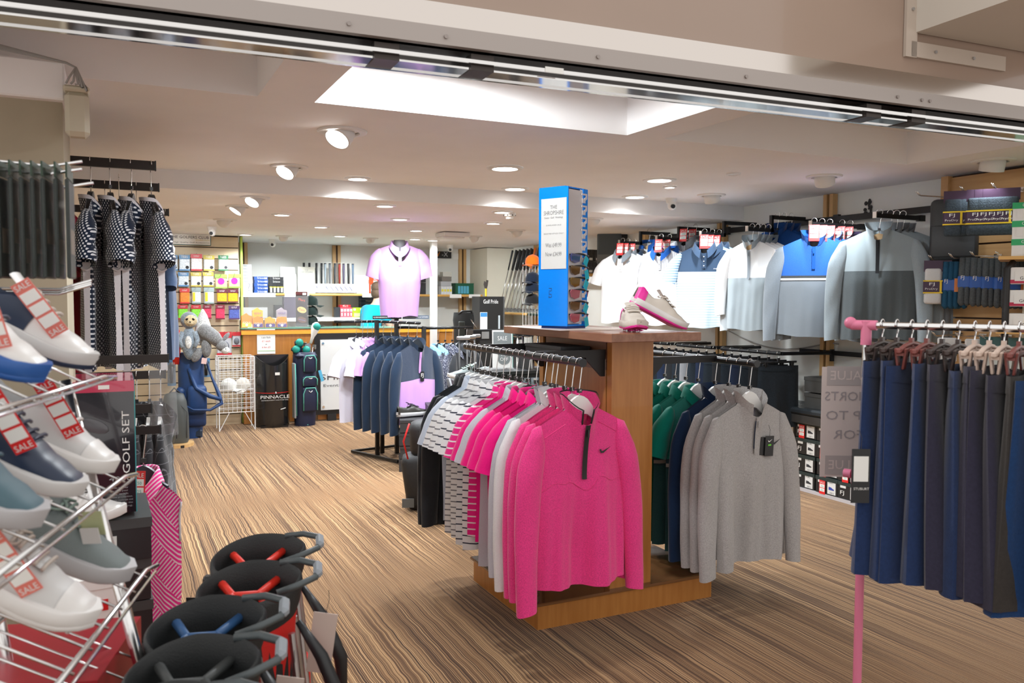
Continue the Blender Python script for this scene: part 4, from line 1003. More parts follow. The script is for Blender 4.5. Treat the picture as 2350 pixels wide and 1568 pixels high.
# --- left wall arms with dotted dresses
def arm_x(x0, x1, y, z, lab, h=.034):
    t = thing('face_out_rail', lab, 'clothes rail', (x0, y, z), group='black arms on the left wall'); pbox('arm', t, ((x1-x0)/2, 0, 0), (x1-x0, .022, h), mat('arm_brown_black', (.024, .017, .015), .35, .3)); pbox('end_cap', t, (x1-x0, 0, 0), (.006, .026, h+.004), BLACK)
arm_x(-.6, .20, 4.30, 2.065, 'upper black arm carrying the dotted dresses', .042)
arm_x(-.6, .24, 4.85, 2.03, 'black arm behind the dotted dresses', .042)
arm_x(-.6, .33, 5.6, 1.97, 'black arm farthest behind the dotted dresses', .042)
arm_x(-.6, .21, 3.75, 1.19, 'low black arm below the dotted dresses'); arm_x(-.6, .205, 3.90, 1.11, 'low black arm with white hangers behind the golf set carton'); arm_x(-.6, .13, 3.45, 1.02, 'short black arm above the pink sleeveless top'); arm_x(-.6, .155, 3.33, .955, 'lowest black arm holding the pink sleeveless top', .030)
DOT = cmod('navy_white_dot', lambda n: (lambda x, y, z: n.mix(n.math('GREATER_THAN', n.math('ADD', n.math('SINE', n.math('MULTIPLY', n.math('ADD', z, n.math('ADD', n.math('MULTIPLY', x, .8), n.math('MULTIPLY', y, 1.4))), 270.0)), n.math('SINE', n.math('MULTIPLY', n.math('SUBTRACT', z, n.math('ADD', n.math('MULTIPLY', x, .8), n.math('MULTIPLY', y, 1.4))), 300.0))), .55), (.006, .014, .035), (.72, .72, .74)))(*n.xyz()))
WSIDE = fabric('white_side_panel', (.66, .62, .64), .04); LINE = fabric('grey_dress_lining', (.16, .18, .20), .05)
for k, (x, yy, z, rz) in enumerate(((-.075, 4.30, 2.07, 84), (.005, 4.30, 2.07, 96), (.095, 4.30, 2.07, 80), (.18, 4.30, 2.07, 98), (-.02, 4.85, 2.035, 90), (.13, 4.85, 2.035, 88))):
    t, S = shirt('dotted_dress', 'navy dress with white dots and a white side panel on the left wall arm' if k < 4 else 'navy dotted dress on the arm behind the first row', 'dress', (x, yy, z), rad(rz), 'dotted dresses', body=DOT, sleeve=DOT, ctype='band', collar=WSIDE, L=.80, W=.20, T=.034, folds=.008, seed=61+k % 3, hanger=BLACK, hkind='wood', size=None, hemw=1.15, rx=.06, hlabel='black clip hanger holding a dotted dress')
    for sx in (-1, 1):
        b = MB(); b.sheet(lambda i, j: (lambda p, q: p*(1-i)+q*i+Vector((sx*.006, 0, 0)))(S.pt(sx*.965, .30+.70*j, -1, .004), S.pt(sx*.965, .30+.70*j, 1, .004)) if 0 else Vector((S.pt(sx, .30+.70*j, 1).x+sx*.004, (i*2-1)*.016*(1-.3*math.sin(j*3)), S.pt(sx, .30+.70*j, 1).z)), 3, 14); b.build('side_panel', WSIDE, t, True)
        b = MB(); b.tube([(sx*(.205+.07*math.sin(q/8*PI)*.0), -.02+.04*q/8, ZNK-.315-.012*math.sin(q/8*PI)) for q in range(9)], .006, 6); b.build('sleeve_trim', WSIDE, t, True)
t, S = shirt('red_dress', 'crimson top hanging between the dotted dresses', 'dress', (.045, 4.62, 2.04), rad(90), None, body=fabric('crimson_knit', (.60, .01, .06), .05), ctype='band', L=.72, W=.19, seed=62, hanger=BLACK, size=None)
t, S = shirt('red_dress', 'dark red garment behind the pier and the dotted dresses', 'dress', (-.175, 4.85, 2.035), rad(90), None, body=fabric('dark_red_knit', (.32, .005, .03), .05), ctype='band', L=.86, W=.19, seed=62, hanger=BLACK, size=None)
t, S = shirt('navy_blouse', 'navy top with white checked yoke beyond the dotted dresses', 'shirt', (.31, 5.6, 1.975), rad(90), None, body=block('check_yoke', (.6, .62, .65), (.015, .05, .13), -.30), ctype='band', L=.76, W=.2, seed=62, hanger=BLACK, size=None)
# pink sleeveless polo and dark jackets
PKP = cmod('pink_hatch', lambda n: (lambda x, y, z: n.mix(n.math('GREATER_THAN', n.math('SINE', n.math('MULTIPLY', n.math('ADD', n.math('MULTIPLY', n.math('SUBTRACT', n.math('MULTIPLY', n.math('GREATER_THAN', n.math('SINE', n.math('MULTIPLY', n.math('ADD', x, n.math('MULTIPLY', z, .6)), 40.0)), 0.0), 2.0), 1.0), x), n.math('MULTIPLY', z, .8)), 430.0)), .25), (.80, .03, .26), (.80, .55, .62)))(*n.xyz()))
t, S = shirt('sleeveless_polo', 'pink hatched sleeveless polo with white trim and sale tag on its hanger', 'shirt', (.095, 3.33, .955), rad(-26), None, body=PKP, collar=PKP, sleeveless=True, L=.60, W=.140, T=.045, seed=70, hi=True, hanger=mat('navy_hanger', (.02, .025, .04), .4), size=None, placket=WSIDE, buttons=3, folds=.010)
sale_tag(t, (.012, -.075, -.155), (rad(-6), 0, 0), .052, .105); p = S.pt(.05, .42, -1, .01); hang_tag(t, (p.x-.02, p.y-.004, p.z), '', PAPER, .032, .07); MB().prism([(-.016, -.035), (.016, -.035), (.016, -.018)], .003).build('tag_corner', RED, t, loc=(p.x-.02, p.y-.005, p.z))
for sx in (-1, 1): b = MB(); b.tube([S.pt(sx*.995, .01+.30*q/8, -1, .002) for q in range(9)], .004, 6); b.build('armhole_trim', WSIDE, t, True)
b = MB(); b.tube([S.pt(u/10, .955, -1, .002) for u in range(-10, 11)], .0018, 5); b.build('hem_stitch', WSIDE, t, True)
CHK = cmod('black_window_check', lambda n: (lambda x, y, z: n.mix(n.math('MAXIMUM', n.math('LESS_THAN', n.math('FRACT', n.math('DIVIDE', n.math('ADD', x, y), .045)), .05), n.math('LESS_THAN', n.math('FRACT', n.math('DIVIDE', z, .045)), .05)), (.014, .014, .016), (.12, .12, .13)))(*n.xyz()))
for k, (x, yy, z) in enumerate(((.185, 3.90, 1.11), (.14, 3.90, 1.11), (.09, 3.90, 1.11))):
    shirt('black_jacket', 'black window-check jacket on a white hanger behind the pink polo' if k == 0 else 'black jacket on a white hanger behind the window-check one', 'jacket', (x, yy, z), rad(84), 'black jackets on white hangers', body=CHK, ctype='zip', long=True, L=.60, W=.19, seed=71, ln=.5, size=None, zipm=BLACK)
hang_tag(t, (.175, -.02, -.62), 'JRB', BLACK, .035, .065)
pb_ = mat('polybag', (.55, .57, .58), .1, alpha=.14, spec=.8)
tag(skirt_geo(.05, .06, .30, .01, .03, 4, fold=.015).build('poly_bag', pb_, None, True, loc=(.185, 3.75, 1.172)), 'clear crumpled plastic garment bag hanging beside the black jackets', 'bag')
# white wall plates, sounder and speaker boxes near the ceiling at the pier
t = thing('alarm_sounder', 'cream alarm sounder box with cables high on the pier', 'alarm', (-.093, 3.25, 1.985)); pbox('body', t, (0, 0, .085), (.075, .07, .15), mat('cream_plastic', (.56, .51, .39), .5), .015); pbox('lid', t, (0, -.005, .168), (.08, .08, .02), mat('cream_plastic', (.56, .51, .39), .5), .006)
b = MB()
for k in range(5): b.tube([(-.03+.014*k, -.045, .18), (-.02+.013*k, -.05, .20-.01*k), (.0, -.03, .24), (-.03, .0, .26), (-.3, .0, .29+.004*k)], .004, 5)
b.build('cables', mat('cable_grey', (.35, .34, .32), .5), t, True)
t = thing('wall_speaker', 'round-grilled cream speaker box beneath the shutter track', 'speaker', (-.25, 2.62, 2.20)); pbox('cabinet', t, (0, 0, .04), (.14, .05, .12), mat('cream_plastic', (.56, .51, .39), .5), .01)
for r in (.025, .04, .055): MB().tube([(r*math.cos(a/10*PI-PI/2), -.026, .045+r*math.sin(a/10*PI-PI/2)) for a in range(21)], .0015, 5).build('grille_ring', INK, t, True)
tag(MB().tube([(-.33, 3.29, 1.62), (-.30, 3.285, 1.68), (-.22, 3.285, 1.74)], .003, 5).build('wall_cable', INK, None, True), 'thin black cable on the cream pier', 'cable')
# --- stand bags in the foreground
BB = mat('bag_black', (.016, .018, .019), .55, bump=.2, bscale=300); BG = mat('bag_grey_plastic', (.07, .085, .09), .35); BH = mat('bag_handle', (.28, .31, .34), .4)
def oval(a, rx, ry): # pointed towards +x
    c, s_ = math.cos(a), math.sin(a); return Vector((rx*c*(1.12 if c > 0 else 1.0), ry*s_*(1-.28*max(0, c)), 0))
def stand_bag(lab, loc, rz, bodym, divm, S=1.0):
    t = thing('stand_bag', lab, 'golf bag', loc, rz, 'stand bags at the entrance'); t.scale = (S, S, S)
    RX, RY = .105, .085
    def rim():
        b = MB(); rs = []
        for dz, k in ((-.075, .93), (-.05, 1.0), (-.012, 1.05), (.0, 1.04), (.004, .99), (-.004, .94), (-.05, .90), (-.30, .86)):
            rs.append([oval(2*PI*i/36, RX*k, RY*k)+Vector((0, 0, .80+dz+.30*RY*math.sin(2*PI*i/36)*(1 if dz > -.09 else 0)+.12*RX*math.cos(2*PI*i/36)*(1 if dz > -.09 else 0))) for i in range(36)])
        b.rings(rs, True, False, True); return b.mesh('collar', BB, 50)
    put('collar', cached(('rim',), rim), t)
    def body():
        b = MB(); rs = []
        for z, k in ((.0, .72), (.02, .78), (.10, .80), (.45, .84), (.70, .90), (.765, .95)):
            rs.append([oval(2*PI*i/28, RX*k, RY*k)+Vector((0, 0, z)) for i in range(28)])
        b.rings(rs, True, True, False); return b.mesh('body', bodym, True)
    put('body', cached(('bagbody', bodym.name), body), t)
    def handle():
        b = MB(); b.tube([(.070, -.055, .795), (.115, -.045, .806), (.152, -.024, .815), (.157, 0, .824), (.152, .024, .830), (.115, .045, .834), (.070, .055, .828)], [.008]*7, 8); return b.mesh('handle', BG, True)
    put('handle', cached(('baghandle',), handle), t); put('handle_grip', cached(('grip',), lambda: MB().rbox((.157, 0, .825), (.020, .050, .024), .008, (.3, -.12, 0)).mesh('handle_grip', BH)), t)
    def div(w):
        b = MB(); pts = {0: [(-.07, .05), (-.035, .0), (.03, .0), (.075, .055)], 1: [(-.06, -.055), (-.035, .0)], 2: [(.03, .0), (.07, -.06)]}[w]
        b.tube([(x*.85, y, .775+.25*y) for x, y in pts], .010, 8); return b.mesh('divider', divm, True)
    for q in range(3): put('divider', cached(('bagdiv', divm.name, q), lambda: div(q)), t)
    put('pocket', cached(('bagpocket', bodym.name), lambda: MB().rbox((0, -.10, .30), (.17, .07, .42), .03, None, 2).mesh('pocket', bodym, True)), t)
    put('side_pocket', cached(('bagpocket2', bodym.name), lambda: MB().rbox((.10, .0, .36), (.06, .12, .34), .025, None, 2).mesh('side_pocket', bodym, True)), t)
    put('strap', cached(('bagstrap',), lambda: MB().tube([(.115, -.06, .73), (.165, -.09, .66), (.205, -.10, .56), (.21, -.09, .48), (.16, -.06, .36)], [.008, .016, .018, .012, .010], 6).mesh('strap', BLACK, True)), t)
    put('stand_leg', cached(('bagleg',), lambda: MB().cyl((.10, .05, .70), (.17, .09, .02), .008, n=8).mesh('stand_leg', STEEL)), t); put('stand_leg', cached(('bagleg2',), lambda: MB().cyl((.10, -.05, .70), (.17, -.09, .02), .008, n=8).mesh('stand_leg', STEEL)), t)
    put('buckle', cached(('bagbuckle',), lambda: MB().rbox((-.112, 0, .735), (.03, .03, .04), .006).mesh('buckle', BLACK)), t)
    return t
BRED = mat('bag_red', (.62, .015, .012), .5, bump=.15, bscale=300); DRED = mat('divider_red', (.72, .025, .01), .5); DBLU = mat('divider_blue', (.03, .10, .25), .5)
stand_bag('red stand bag with red dividers, last of the row', (.315, 2.13, 0), rad(-13), BRED, DRED)
b2 = stand_bag('red stand bag with red dividers, beside the last bag of the row', (.262, 1.915, 0), rad(-14), BRED, DRED)
b3 = stand_bag('red stand bag with blue dividers in the middle of the row', (.150, 1.715, 0), rad(-15), BRED, DBLU, 1.0)
b4 = stand_bag('black stand bag with grey dividers and hanging paper tags', (.108, 1.515, 0), rad(-15), mat('bag_charcoal', (.03, .028, .028), .55), mat('divider_grey', (.06, .065, .065), .5), 1.0)
b5 = stand_bag('black stand bag at the front end of the row', (.050, 1.335, 0), rad(-15), mat('bag_charcoal', (.03, .028, .028), .55), mat('divider_grey', (.06, .065, .065), .5), 1.0)
TAGP = mat('kraft_tag', (.62, .50, .44), .6)
for bg, p in ((b2, (.165, -.02, .66)), (b3, (.160, -.02, .62))): hang_tag(bg, p, '', TAGP, .055, .14, (0, rad(8), rad(-10)))
for bg, p in ((b4, (.165, -.03, .62)), ): hang_tag(bg, p, '', mat('pale_tag', (.68, .58, .56), .6), .055, .17, (0, rad(-8), rad(-10)))
# ================================================================== four-way rack with mannequin bust
fr = thing('garment_rack', 'black four-way garment rack with a mannequin bust post', 'clothes rack', (2.30, 7.30, 0))
def fp(x, y, z): return (x-2.30, y-7.30, z)
b = MB()
for a, c in (((1.98, 7.50, .02), (2.22, 6.86, .02)), ((2.22, 6.86, .02), (2.62, 6.95, .02)), ((1.98, 7.50, .02), (2.52, 7.62, .02)), ((2.52, 7.62, .02), (2.62, 6.95, .02))): b.tube([fp(*a), fp(*c)], .016, 4)
b.build('base_frame', SATIN, fr)
for (x, y, z) in ((2.17, 7.32, 1.24), (2.36, 7.33, 1.26), (2.58, 7.20, 1.18), (2.24, 7.40, 1.1)): MB().box(fp(x, y, z/2), (.034, .034, z)).build('post', SATIN, fr)
MB().tube([fp(2.17, 7.36, 1.225), fp(2.40, 6.80, 1.225)], .013, 8).build('front_arm', RAILM, fr, True)
MB().tube([fp(2.19, 7.42, 1.225), fp(1.80, 7.40, 1.225)], .013, 8).build('side_arm', RAILM, fr, True)
MB().tube([fp(2.36, 7.33, 1.17), fp(2.58, 7.20, 1.17)], .013, 8).build('cross_bar', RAILM, fr, True)
MB().tube([fp(2.58, 7.20, 1.165), fp(3.06, 7.20, 1.165)], .013, 8).build('side_arm', RAILM, fr, True)
for i, dx in enumerate((-.135, .150)):
    s_ = put('header_sign', boxmesh((.25, .012, .032), BLACK if i == 0 else mat('slate_card', (.10, .13, .18), .4)), fr, fp(2.375+dx, 7.26, 1.265))
    lettering(s_, 'FJ PERFORMANCE GOLF APPAREL', (0, -.0068, 0), .235, WHITE, h=.014)
NL = block('navy_over_lilac', (.012, .026, .060), (.50, .26, .62), -.44, None, .12)
KN = fabric('navy_pullover_knit', (.012, .026, .055), .12)
FJH = mat('hanger_navy_black', (.02, .024, .03), .4)
n_ = 0
for k in range(5):
    f_ = k/4; x, y = 2.385-.19*f_*.92, 6.84+.46*f_*.92
    t, S = shirt('rack_pullover', ('navy and lilac colour-block pullover with black tag, first on the four-way rack' if k == 0 else 'navy pullover behind the colour-block one on the four-way rack'), 'pullover', (x, y, 1.218), rad(20-2*k), 'navy pullovers on the four-way rack', body=NL if k == 0 else KN, sleeve=KN, collar=KN, ctype='zip', long=True, L=.72, W=.225, T=.045, seed=81+k % 2, hi=(k == 0), zipm=LIL if k == 0 else KN, ziplen=.20, folds=.010, hanger=FJH, size='FJ', ln=.70, fwd=-.01, hlabel='black hanger of the colour-block pullover' if k == 0 else 'black hanger of a navy pullover on the four-way rack')
    if k == 0: p = S.pt(.08, .34, -1, .012); hang_tag(t, (p.x, p.y-.004, p.z), 'FJ', BLACK, .042, .085)
WPL = fabric('lavender_white_knit', (.66, .64, .74), .04)
for k, (x, rz) in enumerate(((2.20, 100), (2.155, 98), (2.11, 96))):
    shirt('lilac_polo', 'plain lilac polo between the white polos and navy pullovers', 'shirt', (x, 7.41, 1.218), rad(rz-40), 'lilac polos on the four-way rack', body=LIL, seed=83+k % 2, hanger=FJH, size=None, L=.74, hlabel='black hanger of a lilac polo')
for k, (x, rz) in enumerate(((2.06, 50), (2.0, 30))):
    t, S = shirt('white_polo', 'white polo with a framed swing tag, outermost on the side arm' if k else 'white polo next to the lilac ones', 'shirt', (x, 7.40, 1.218), rad(rz), 'white polos on the four-way rack', body=WPL, seed=85+k, hanger=FJH, size=None, L=.74, hlabel='black hanger of a white polo on the four-way rack')
    if k: p = S.pt(.2, .38, -1, .012); q = hang_tag(t, (p.x, p.y-.004, p.z), '', INK, .052, .08); pbox('tag_panel', t, (p.x, p.y-.0055, p.z), (.044, .001, .072), PAPER); lettering(t, 'FJ', (p.x+.03, p.y+.0, p.z+.20), .018, INK)
SPK = cmod('speckled_navy', lambda n: n.mix(n.math('GREATER_THAN', n.noise(n.tc, 140, 1), .60), (.03, .035, .06), (.35, .36, .42)))
for k, (x, m_, lb, g_) in enumerate(((2.72, SKY, 'sky blue speckled shirt on the four-way rack', 'sky blue shirts'), (2.79, SKY, 'sky blue speckled shirt on the four-way rack', 'sky blue shirts'), (2.86, SPK, 'dark speckled shirt beside the sky blue ones', 'dark speckled shirts'), (2.92, SPK, 'dark speckled shirt beside the sky blue ones', 'dark speckled shirts'), (3.00, CHAR, 'plain black top at the end of the side arm', None))):
    shirt('rack_shirt', lb, 'shirt', (x, 7.20, 1.158), rad(34), g_, body=m_, long=k < 2, seed=87+k % 2, hanger=FJH, size=None, L=.72, ctype='polo', hlabel='black hanger of the '+lb, ln=.55)
# mannequin bust in a lilac polo
bt = thing('mannequin_bust', 'headless mannequin bust wearing a lilac polo with navy collar piping', 'mannequin', (2.385, 7.31, 1.27), rad(-14))
S = Shirt(L=.66, W=.225, T=.105, neck=.30, folds=.006, seed=91, hi=True, hemw=.80, sh=.055)
LILB = fabric('lilac_pique', (.52, .31, .63), .05)
zo = .66-ZNK
S.body().build('polo_body', LILB, bt, True, loc=(0, 0, zo))
for sx in (-1, 1): S.sleeve(sx, False, .26, .045, rx=.058).build('sleeve', LILB, bt, True, loc=(0, 0, zo))
c_ = S.polo_collar(.13, .05, .035).build('collar', LILB, bt, True, loc=(0, 0, zo))
b = MB(); b.tube([S.ring_neck(.15+(2*PI-.3)*i/24, -.005-.05*.35-.035*max(0, math.cos(.15+(2*PI-.3)*i/24))**4, .029+.012*max(0, math.cos(.15+(2*PI-.3)*i/24))) for i in range(25)], .0022, 5); b.build('collar_piping', NAVY, c_, True)
S.strip(-.016, .016, 0, .22, .008).build('placket', LILB, bt, True, loc=(0, 0, zo))
for k in range(3): p = S.pt(0, .05+k*.06, -1, .012); MB().cyl((0, -.002, 0), (0, .002, 0), .005, n=8).build('button', WHITE, bt, loc=(p.x, p.y, p.z+zo))
b = MB(); rs = [[Vector((rx*math.cos(2*PI*i/24), ry*math.sin(2*PI*i/24), z)) for i in range(24)] for rx, ry, z in ((.05, .045, .70), (.054, .046, .66), (.056, .046, .60), (.13, .05, .54), (.15, .06, .40), (.12, .055, .15), (.11, .05, .02))]
b.rings(rs, True, True, True); b.build('torso', mat('bust_grey', (.12, .12, .125), .6), bt, True)
MB().cyl((0, 0, -.02), (0, 0, .05), .017, n=10).build('neck_post', SATIN, bt)
# --- stuburt shoe boxes with shoes
STB_ = mat('stuburt_black', (.026, .026, .028), .5)
def stub_box(x, y, z, rz, lab, grp, top=False):
    t = thing('shoe_box', lab, 'shoe box', (x, y, z*.88), rad(rz), grp); t.scale = (.92, .92, .88)
    pbox('carton', t, (0, 0, .058), (.215, .33, .115), STB_); pbox('lid', t, (0, 0, .104), (.220, .336, .026), STB_)
    lp = pbox('label', t, (.045, -.166, .045), (.10, .002, .055), LAB); shoe_icon(lp, (-.028, -.002, .0), .032, INK, 0); pbox('sticker', t, (.075, -.166, .088), (.045, .002, .032), PAPER)
    if top: lettering(t, 'STUBURT', (-.02, -.170, .085), .07, WHITE)
    return t
for k in range(4): stub_box(2.26+.008*(k % 2), 6.64, k*.124, -18, 'black shoe box in the low pile behind the four-way rack base', 'low pile of shoe boxes')
for k in range(5): stub_box(2.49, 6.58, k*.124, -14, 'black shoe box in the taller pile beside the low one', 'taller pile of shoe boxes', True)
shoe('black golf shoe on the low pile of boxes', (2.15, 6.66, .440), (0, 0, rad(10)), upper=mat('black_leather', (.03, .028, .025), .4), sole=SOLEG, outsole=BLACK, lace=BLACK)
for k in range(8): stub_box(2.24, 5.36, k*.124, -16, 'black shoe box in the tall pile behind the island shirts', 'tall pile of shoe boxes', True)
shoe('grey golf shoe with white sole on the tall pile of boxes', (2.38, 5.30, .878), (0, 0, rad(168)), upper=KNG, sole=SOLEW, lace=mat('sage_lace', (.22, .30, .26), .7))
sg = thing('sale_sign', 'grey SALE sign in a clear upright holder behind the island', 'sign', (2.28, 4.86, .99), rad(-20))
GRC_ = mat('sign_grey', (.10, .13, .13), .5)
pbox('foot', sg, (0, .02, -.004), (.14, .07, .008), CLEAR); cd_ = pbox('card', sg, (0, 0, .125), (.13, .003, .245), PAPER, 0, (rad(-8), 0, 0)); pbox('header', cd_, (0, -.002, .065), (.118, .002, .095), GRC_); lettering(cd_, 'SALE', (0, -.0036, .068), .062, WHITE, h=.028); lettering(cd_, 'Stuburt Shoes', (0, -.0022, .004), .08, INK, h=.012); MB().cyl((0, -.001, 0), (0, -.003, 0), .042, n=24).build('roundel', GRC_, cd_, loc=(.01, 0, -.060)); lettering(cd_, '1/2', (.005, -.0045, -.038), .03, WHITE); lettering(cd_, 'OFF', (.01, -.0045, -.068), .052, WHITE, h=.022)
pbox('front_pane', sg, (0, -.006, .125), (.136, .002, .25), CLEAR, 0, (rad(-8), 0, 0)); pbox('edge', sg, (.068, -.002, .125), (.002, .006, .25), mat('aqua_edge', (.10, .55, .45), .2), 0, (rad(-8), 0, 0))
ct = thing('club_table', 'black club display table behind the wooden island', 'table', (2.45, 4.82, 0))
pbox('top', ct, (0, 0, .975), (.66, .30, .02), BLACK); pbox('carcass', ct, (0, 0, .48), (.60, .26, .96), SATIN); pbox('red_panel', ct, (.09, -.135, .86), (.10, .004, .20), mat('deep_red', (.35, .01, .012), .5))
pbox('upper_shelf', ct, (.13, .02, 1.115), (.36, .24, .016), BLACK); pbox('shelf_leg', ct, (.30, .02, 1.045), (.012, .24, .125), BLACK); pbox('shelf_leg', ct, (-.04, .02, 1.045), (.012, .24, .125), BLACK)
def club(lab, loc, rot, L=.95, kind='iron', grip=BLACK, grp=None, hm=CHROME, shaftm=CHROME):
    t = thing('golf_club', lab, 'golf club', loc, rot=rot, group=grp)   # head at the origin, shaft up +z
    put('shaft', cached(('shaft', L, shaftm.name), lambda: MB().cyl((0, 0, .02), (0, 0, L-.24), .0065, .008, 8).mesh('shaft', shaftm, True)), t)
    put('grip', cached(('grip', grip.name, L), lambda: MB().lathe([(.010, L-.27), (.0115, L-.15), (.0145, L-.01), (.012, L)], n=10).mesh('grip', grip, True)), t)
    if kind == 'iron': put('head', cached(('ironhead', hm.name), lambda: MB().prism([(-.006, .03), (.006, .03), (.012, .0), (.08, -.012), (.085, .03), (.07, .042), (.02, .012)], .012).mesh('head', hm)), t)
    elif kind == 'putter': put('head', cached(('putthead', hm.name), lambda: MB().rbox((.03, 0, .0), (.10, .03, .025), .006).mesh('head', hm)), t)
    else: put('head', cached(('woodhead', hm.name), lambda: MB().ell((.03, -.02, .015), (.055, .05, .028), 14, 8).mesh('head', hm, True)), t)
    return t
for k in range(6):
    club('silver club head standing on the black table, shaft down' if k % 2 else 'dark club head standing on the black table, shaft down', (2.34+k*.055, 4.90-.03*(k % 2), 1.23), (PI, rad(4-3*(k % 3)), rad(30*k)), .85, 'wood' if k % 2 else 'iron', BLACK, 'clubs on the black table', (CHROME, mat('driver_black', (.02, .02, .022), .2, coat=.8))[k % 2])
for k in range(3):
    club('silver putter head on a stand beyond the island shirts', (2.22+k*.11, 5.45+.12*k, 1.16), (PI, 0, rad(20*k)), 1.15, 'putter', BLACK, 'silver putter heads', STEEL, SATIN)
for k in range(4):
    t = thing('glove_packet', 'silver plastic packet hanging under the club table shelf', 'glove packet', (2.36+k*.06, 4.675, .80), 0, 'silver packets at the club table'); put('sleeve', boxmesh((.052, .012, .14), mat('silver_film', (.35, .40, .48), .2, .4, noise=.3, nscale=60)), t, (0, 0, .07)); pbox('hook_hole', t, (0, -.007, .13), (.02, .002, .01), WHITE)
# trolley with a dark travel bag
tl = thing('golf_trolley', 'black folded golf trolley with spoked wheels behind the striped polos', 'trolley', (1.86, 4.98, 0), rad(-10))
for (x, y) in ((-.02, -.08), (.34, -.02)):
    w_ = MB().tube([(x, y+.02+0*a, .082+.075*math.sin(a/24*2*PI)) if 0 else (x+.075*math.cos(a/24*2*PI), y, .086+.075*math.sin(a/24*2*PI)) for a in range(24)], .0125, 8, True).build('wheel', mat('tyre', (.02, .02, .021), .6), tl, True)
    for q in range(5): a = q*2*PI/5; MB().cyl((x, y, .086), (x+.068*math.cos(a), y, .086+.068*math.sin(a)), .006, n=6).build('spoke', SATIN, w_)
    MB().cyl((x, y-.02, .086), (x, y+.02, .086), .016, n=10).build('hub', SATIN, w_)
MB().tube([(-.02, -.05, .10), (.08, .02, .35), (.14, .06, .75)], .014, 8).build('frame', mat('trolley_grey', (.15, .15, .16), .4, .5), tl, True); MB().tube([(.34, .0, .10), (.20, .04, .35), (.14, .06, .75), (.10, .06, .92)], .014, 8).build('frame', mat('trolley_grey', (.15, .15, .16), .4, .5), tl, True)
tbg = thing('travel_bag', 'black travel bag with red piping leaning on the trolley', 'bag', (1.93, 5.35, 0), rad(-20)); MB().rbox((0, 0, .20), (.30, .24, .38), .05, (0, rad(-8), 0), 2).build('body', mat('bag_nylon', (.02, .021, .023), .6, bump=.3, bscale=200), tbg, True); MB().rbox((.02, .01, .48), (.26, .22, .26), .06, (0, rad(-4), 0), 2).build('upper_body', mat('bag_nylon', (.02, .021, .023), .6, bump=.3, bscale=200), tbg, True); MB().tube([(-.12, -.12, .36), (-.15, -.12, .48), (-.11, -.12, .60)], .006, 6).build('piping', RED, tbg, True); pbox('patch', tbg, (-.12, -.122, .06), (.08, .01, .06), mat('grey_patch', (.14, .15, .15), .6))
# ================================================================== accessory wall
sn = thing('shop_sign', 'white sign lettered THE GOLFERS CLUB on the accessory wall', 'sign', (.72, 9.765, 2.018))
pbox('panel', sn, (0, 0, .055), (.56, .012, .11), PAPER); pbox('frame', sn, (0, .004, .055), (.575, .01, .125), mat('dark_green', (.03, .12, .10), .5))
lettering(sn, 'THE GOLFERS CLUB', (.065, -.0075, .078), .40, INK, h=.030); lettering(sn, 'High Quality Golf Accessories', (.085, -.0075, .022), .37, INK, h=.017); lettering(sn, 'Collection', (.20, -.0075, .05), .14, mat('gold_ink', (.65, .50, .12), .5), h=.013)
b = MB(); b.tube([(-.24, -.008, .02), (-.17, -.008, .02), (-.185, -.008, .075), (-.225, -.008, .075)], .007, 6); b.build('emblem', mat('logo_green', (.02, .30, .22), .5), sn)
PKT = [('blue', .602, 1.726, .112, .172), ('blue', .726, 1.728, .113, .173), ('red', .849, 1.73, .118, .184), ('yellow', .978, 1.732, .115, .171), ('green', 1.129, 1.735, .108, .171), ('blue', .597, 1.555, .073, .122), ('blue', .712, 1.556, .109, .155), ('yellow', .841, 1.557, .11, .156), ('yellow', .968, 1.558, .112, .158), ('kraft', 1.103, 1.54, .13, .155), ('kraft', 1.244, 1.546, .13, .155), ('orange', .594, 1.37, .081, .165), ('orange', .722, 1.37, .1, .166), ('flag', .841, 1.37, .096, .177), ('flag', .973, 1.37, .107, .178), ('amber', 1.109, 1.379, .109, .15), ('amber', 1.226, 1.379, .11, .151), ('plain', .58, 1.184, .049, .171), ('lime', .701, 1.197, .1, .158), ('lime', .836, 1.187, .101, .168), ('rose', .952, 1.2, .089, .155), ('rose', 1.088, 1.194, .099, .161), ('navy', 1.237, 1.193, .119, .152), ('mitt', 1.126, .792, .163, .262), ('mitt', 1.258, .887, .094, .164), ('brush', .575, .472, .088, .305), ('brush', .93, .555, .083, .211)]
PC = {'blue': ((.06, .22, .45), (.62, .70, .78), 'packet of white tees with blue header'), 'red': ((.60, .02, .03), (.72, .70, .70), 'packet of white tees with red header'), 'yellow': ((.55, .45, .06), (.70, .72, .74), 'packet of tees with black and yellow header'), 'green': ((.03, .14, .06), (.50, .55, .50), 'packet of tees with dark green header'), 'kraft': ((.25, .50, .08), (.60, .46, .26), 'kraft box with a pink disc and green edge'), 'orange': ((.60, .03, .03), (.85, .25, .02), 'packet of orange balls with red header'), 'flag': ((.30, .38, .38), (.66, .72, .74), 'clear packet with a yellow strip'), 'amber': ((.12, .02, .04), (.85, .45, .02), 'packet of amber tees with dark header'), 'plain': ((.6, .05, .06), (.75, .75, .74), 'white blister pack half hidden by the dresses'), 'lime': ((.50, .03, .04), (.25, .75, .05), 'packet of lime green tees with red header'), 'rose': ((.20, .02, .04), (.70, .05, .12), 'packet of crimson tees with dark header'), 'navy': ((.10, .05, .14), (.10, .14, .45), 'packet of blue tees with dark header'), 'mitt': ((.55, .03, .04), (.55, .56, .60), 'white blister pack with a grey accessory and red header'), 'brush': ((.10, .25, .45), (.18, .22, .28), 'blue blister pack with a black brush')}
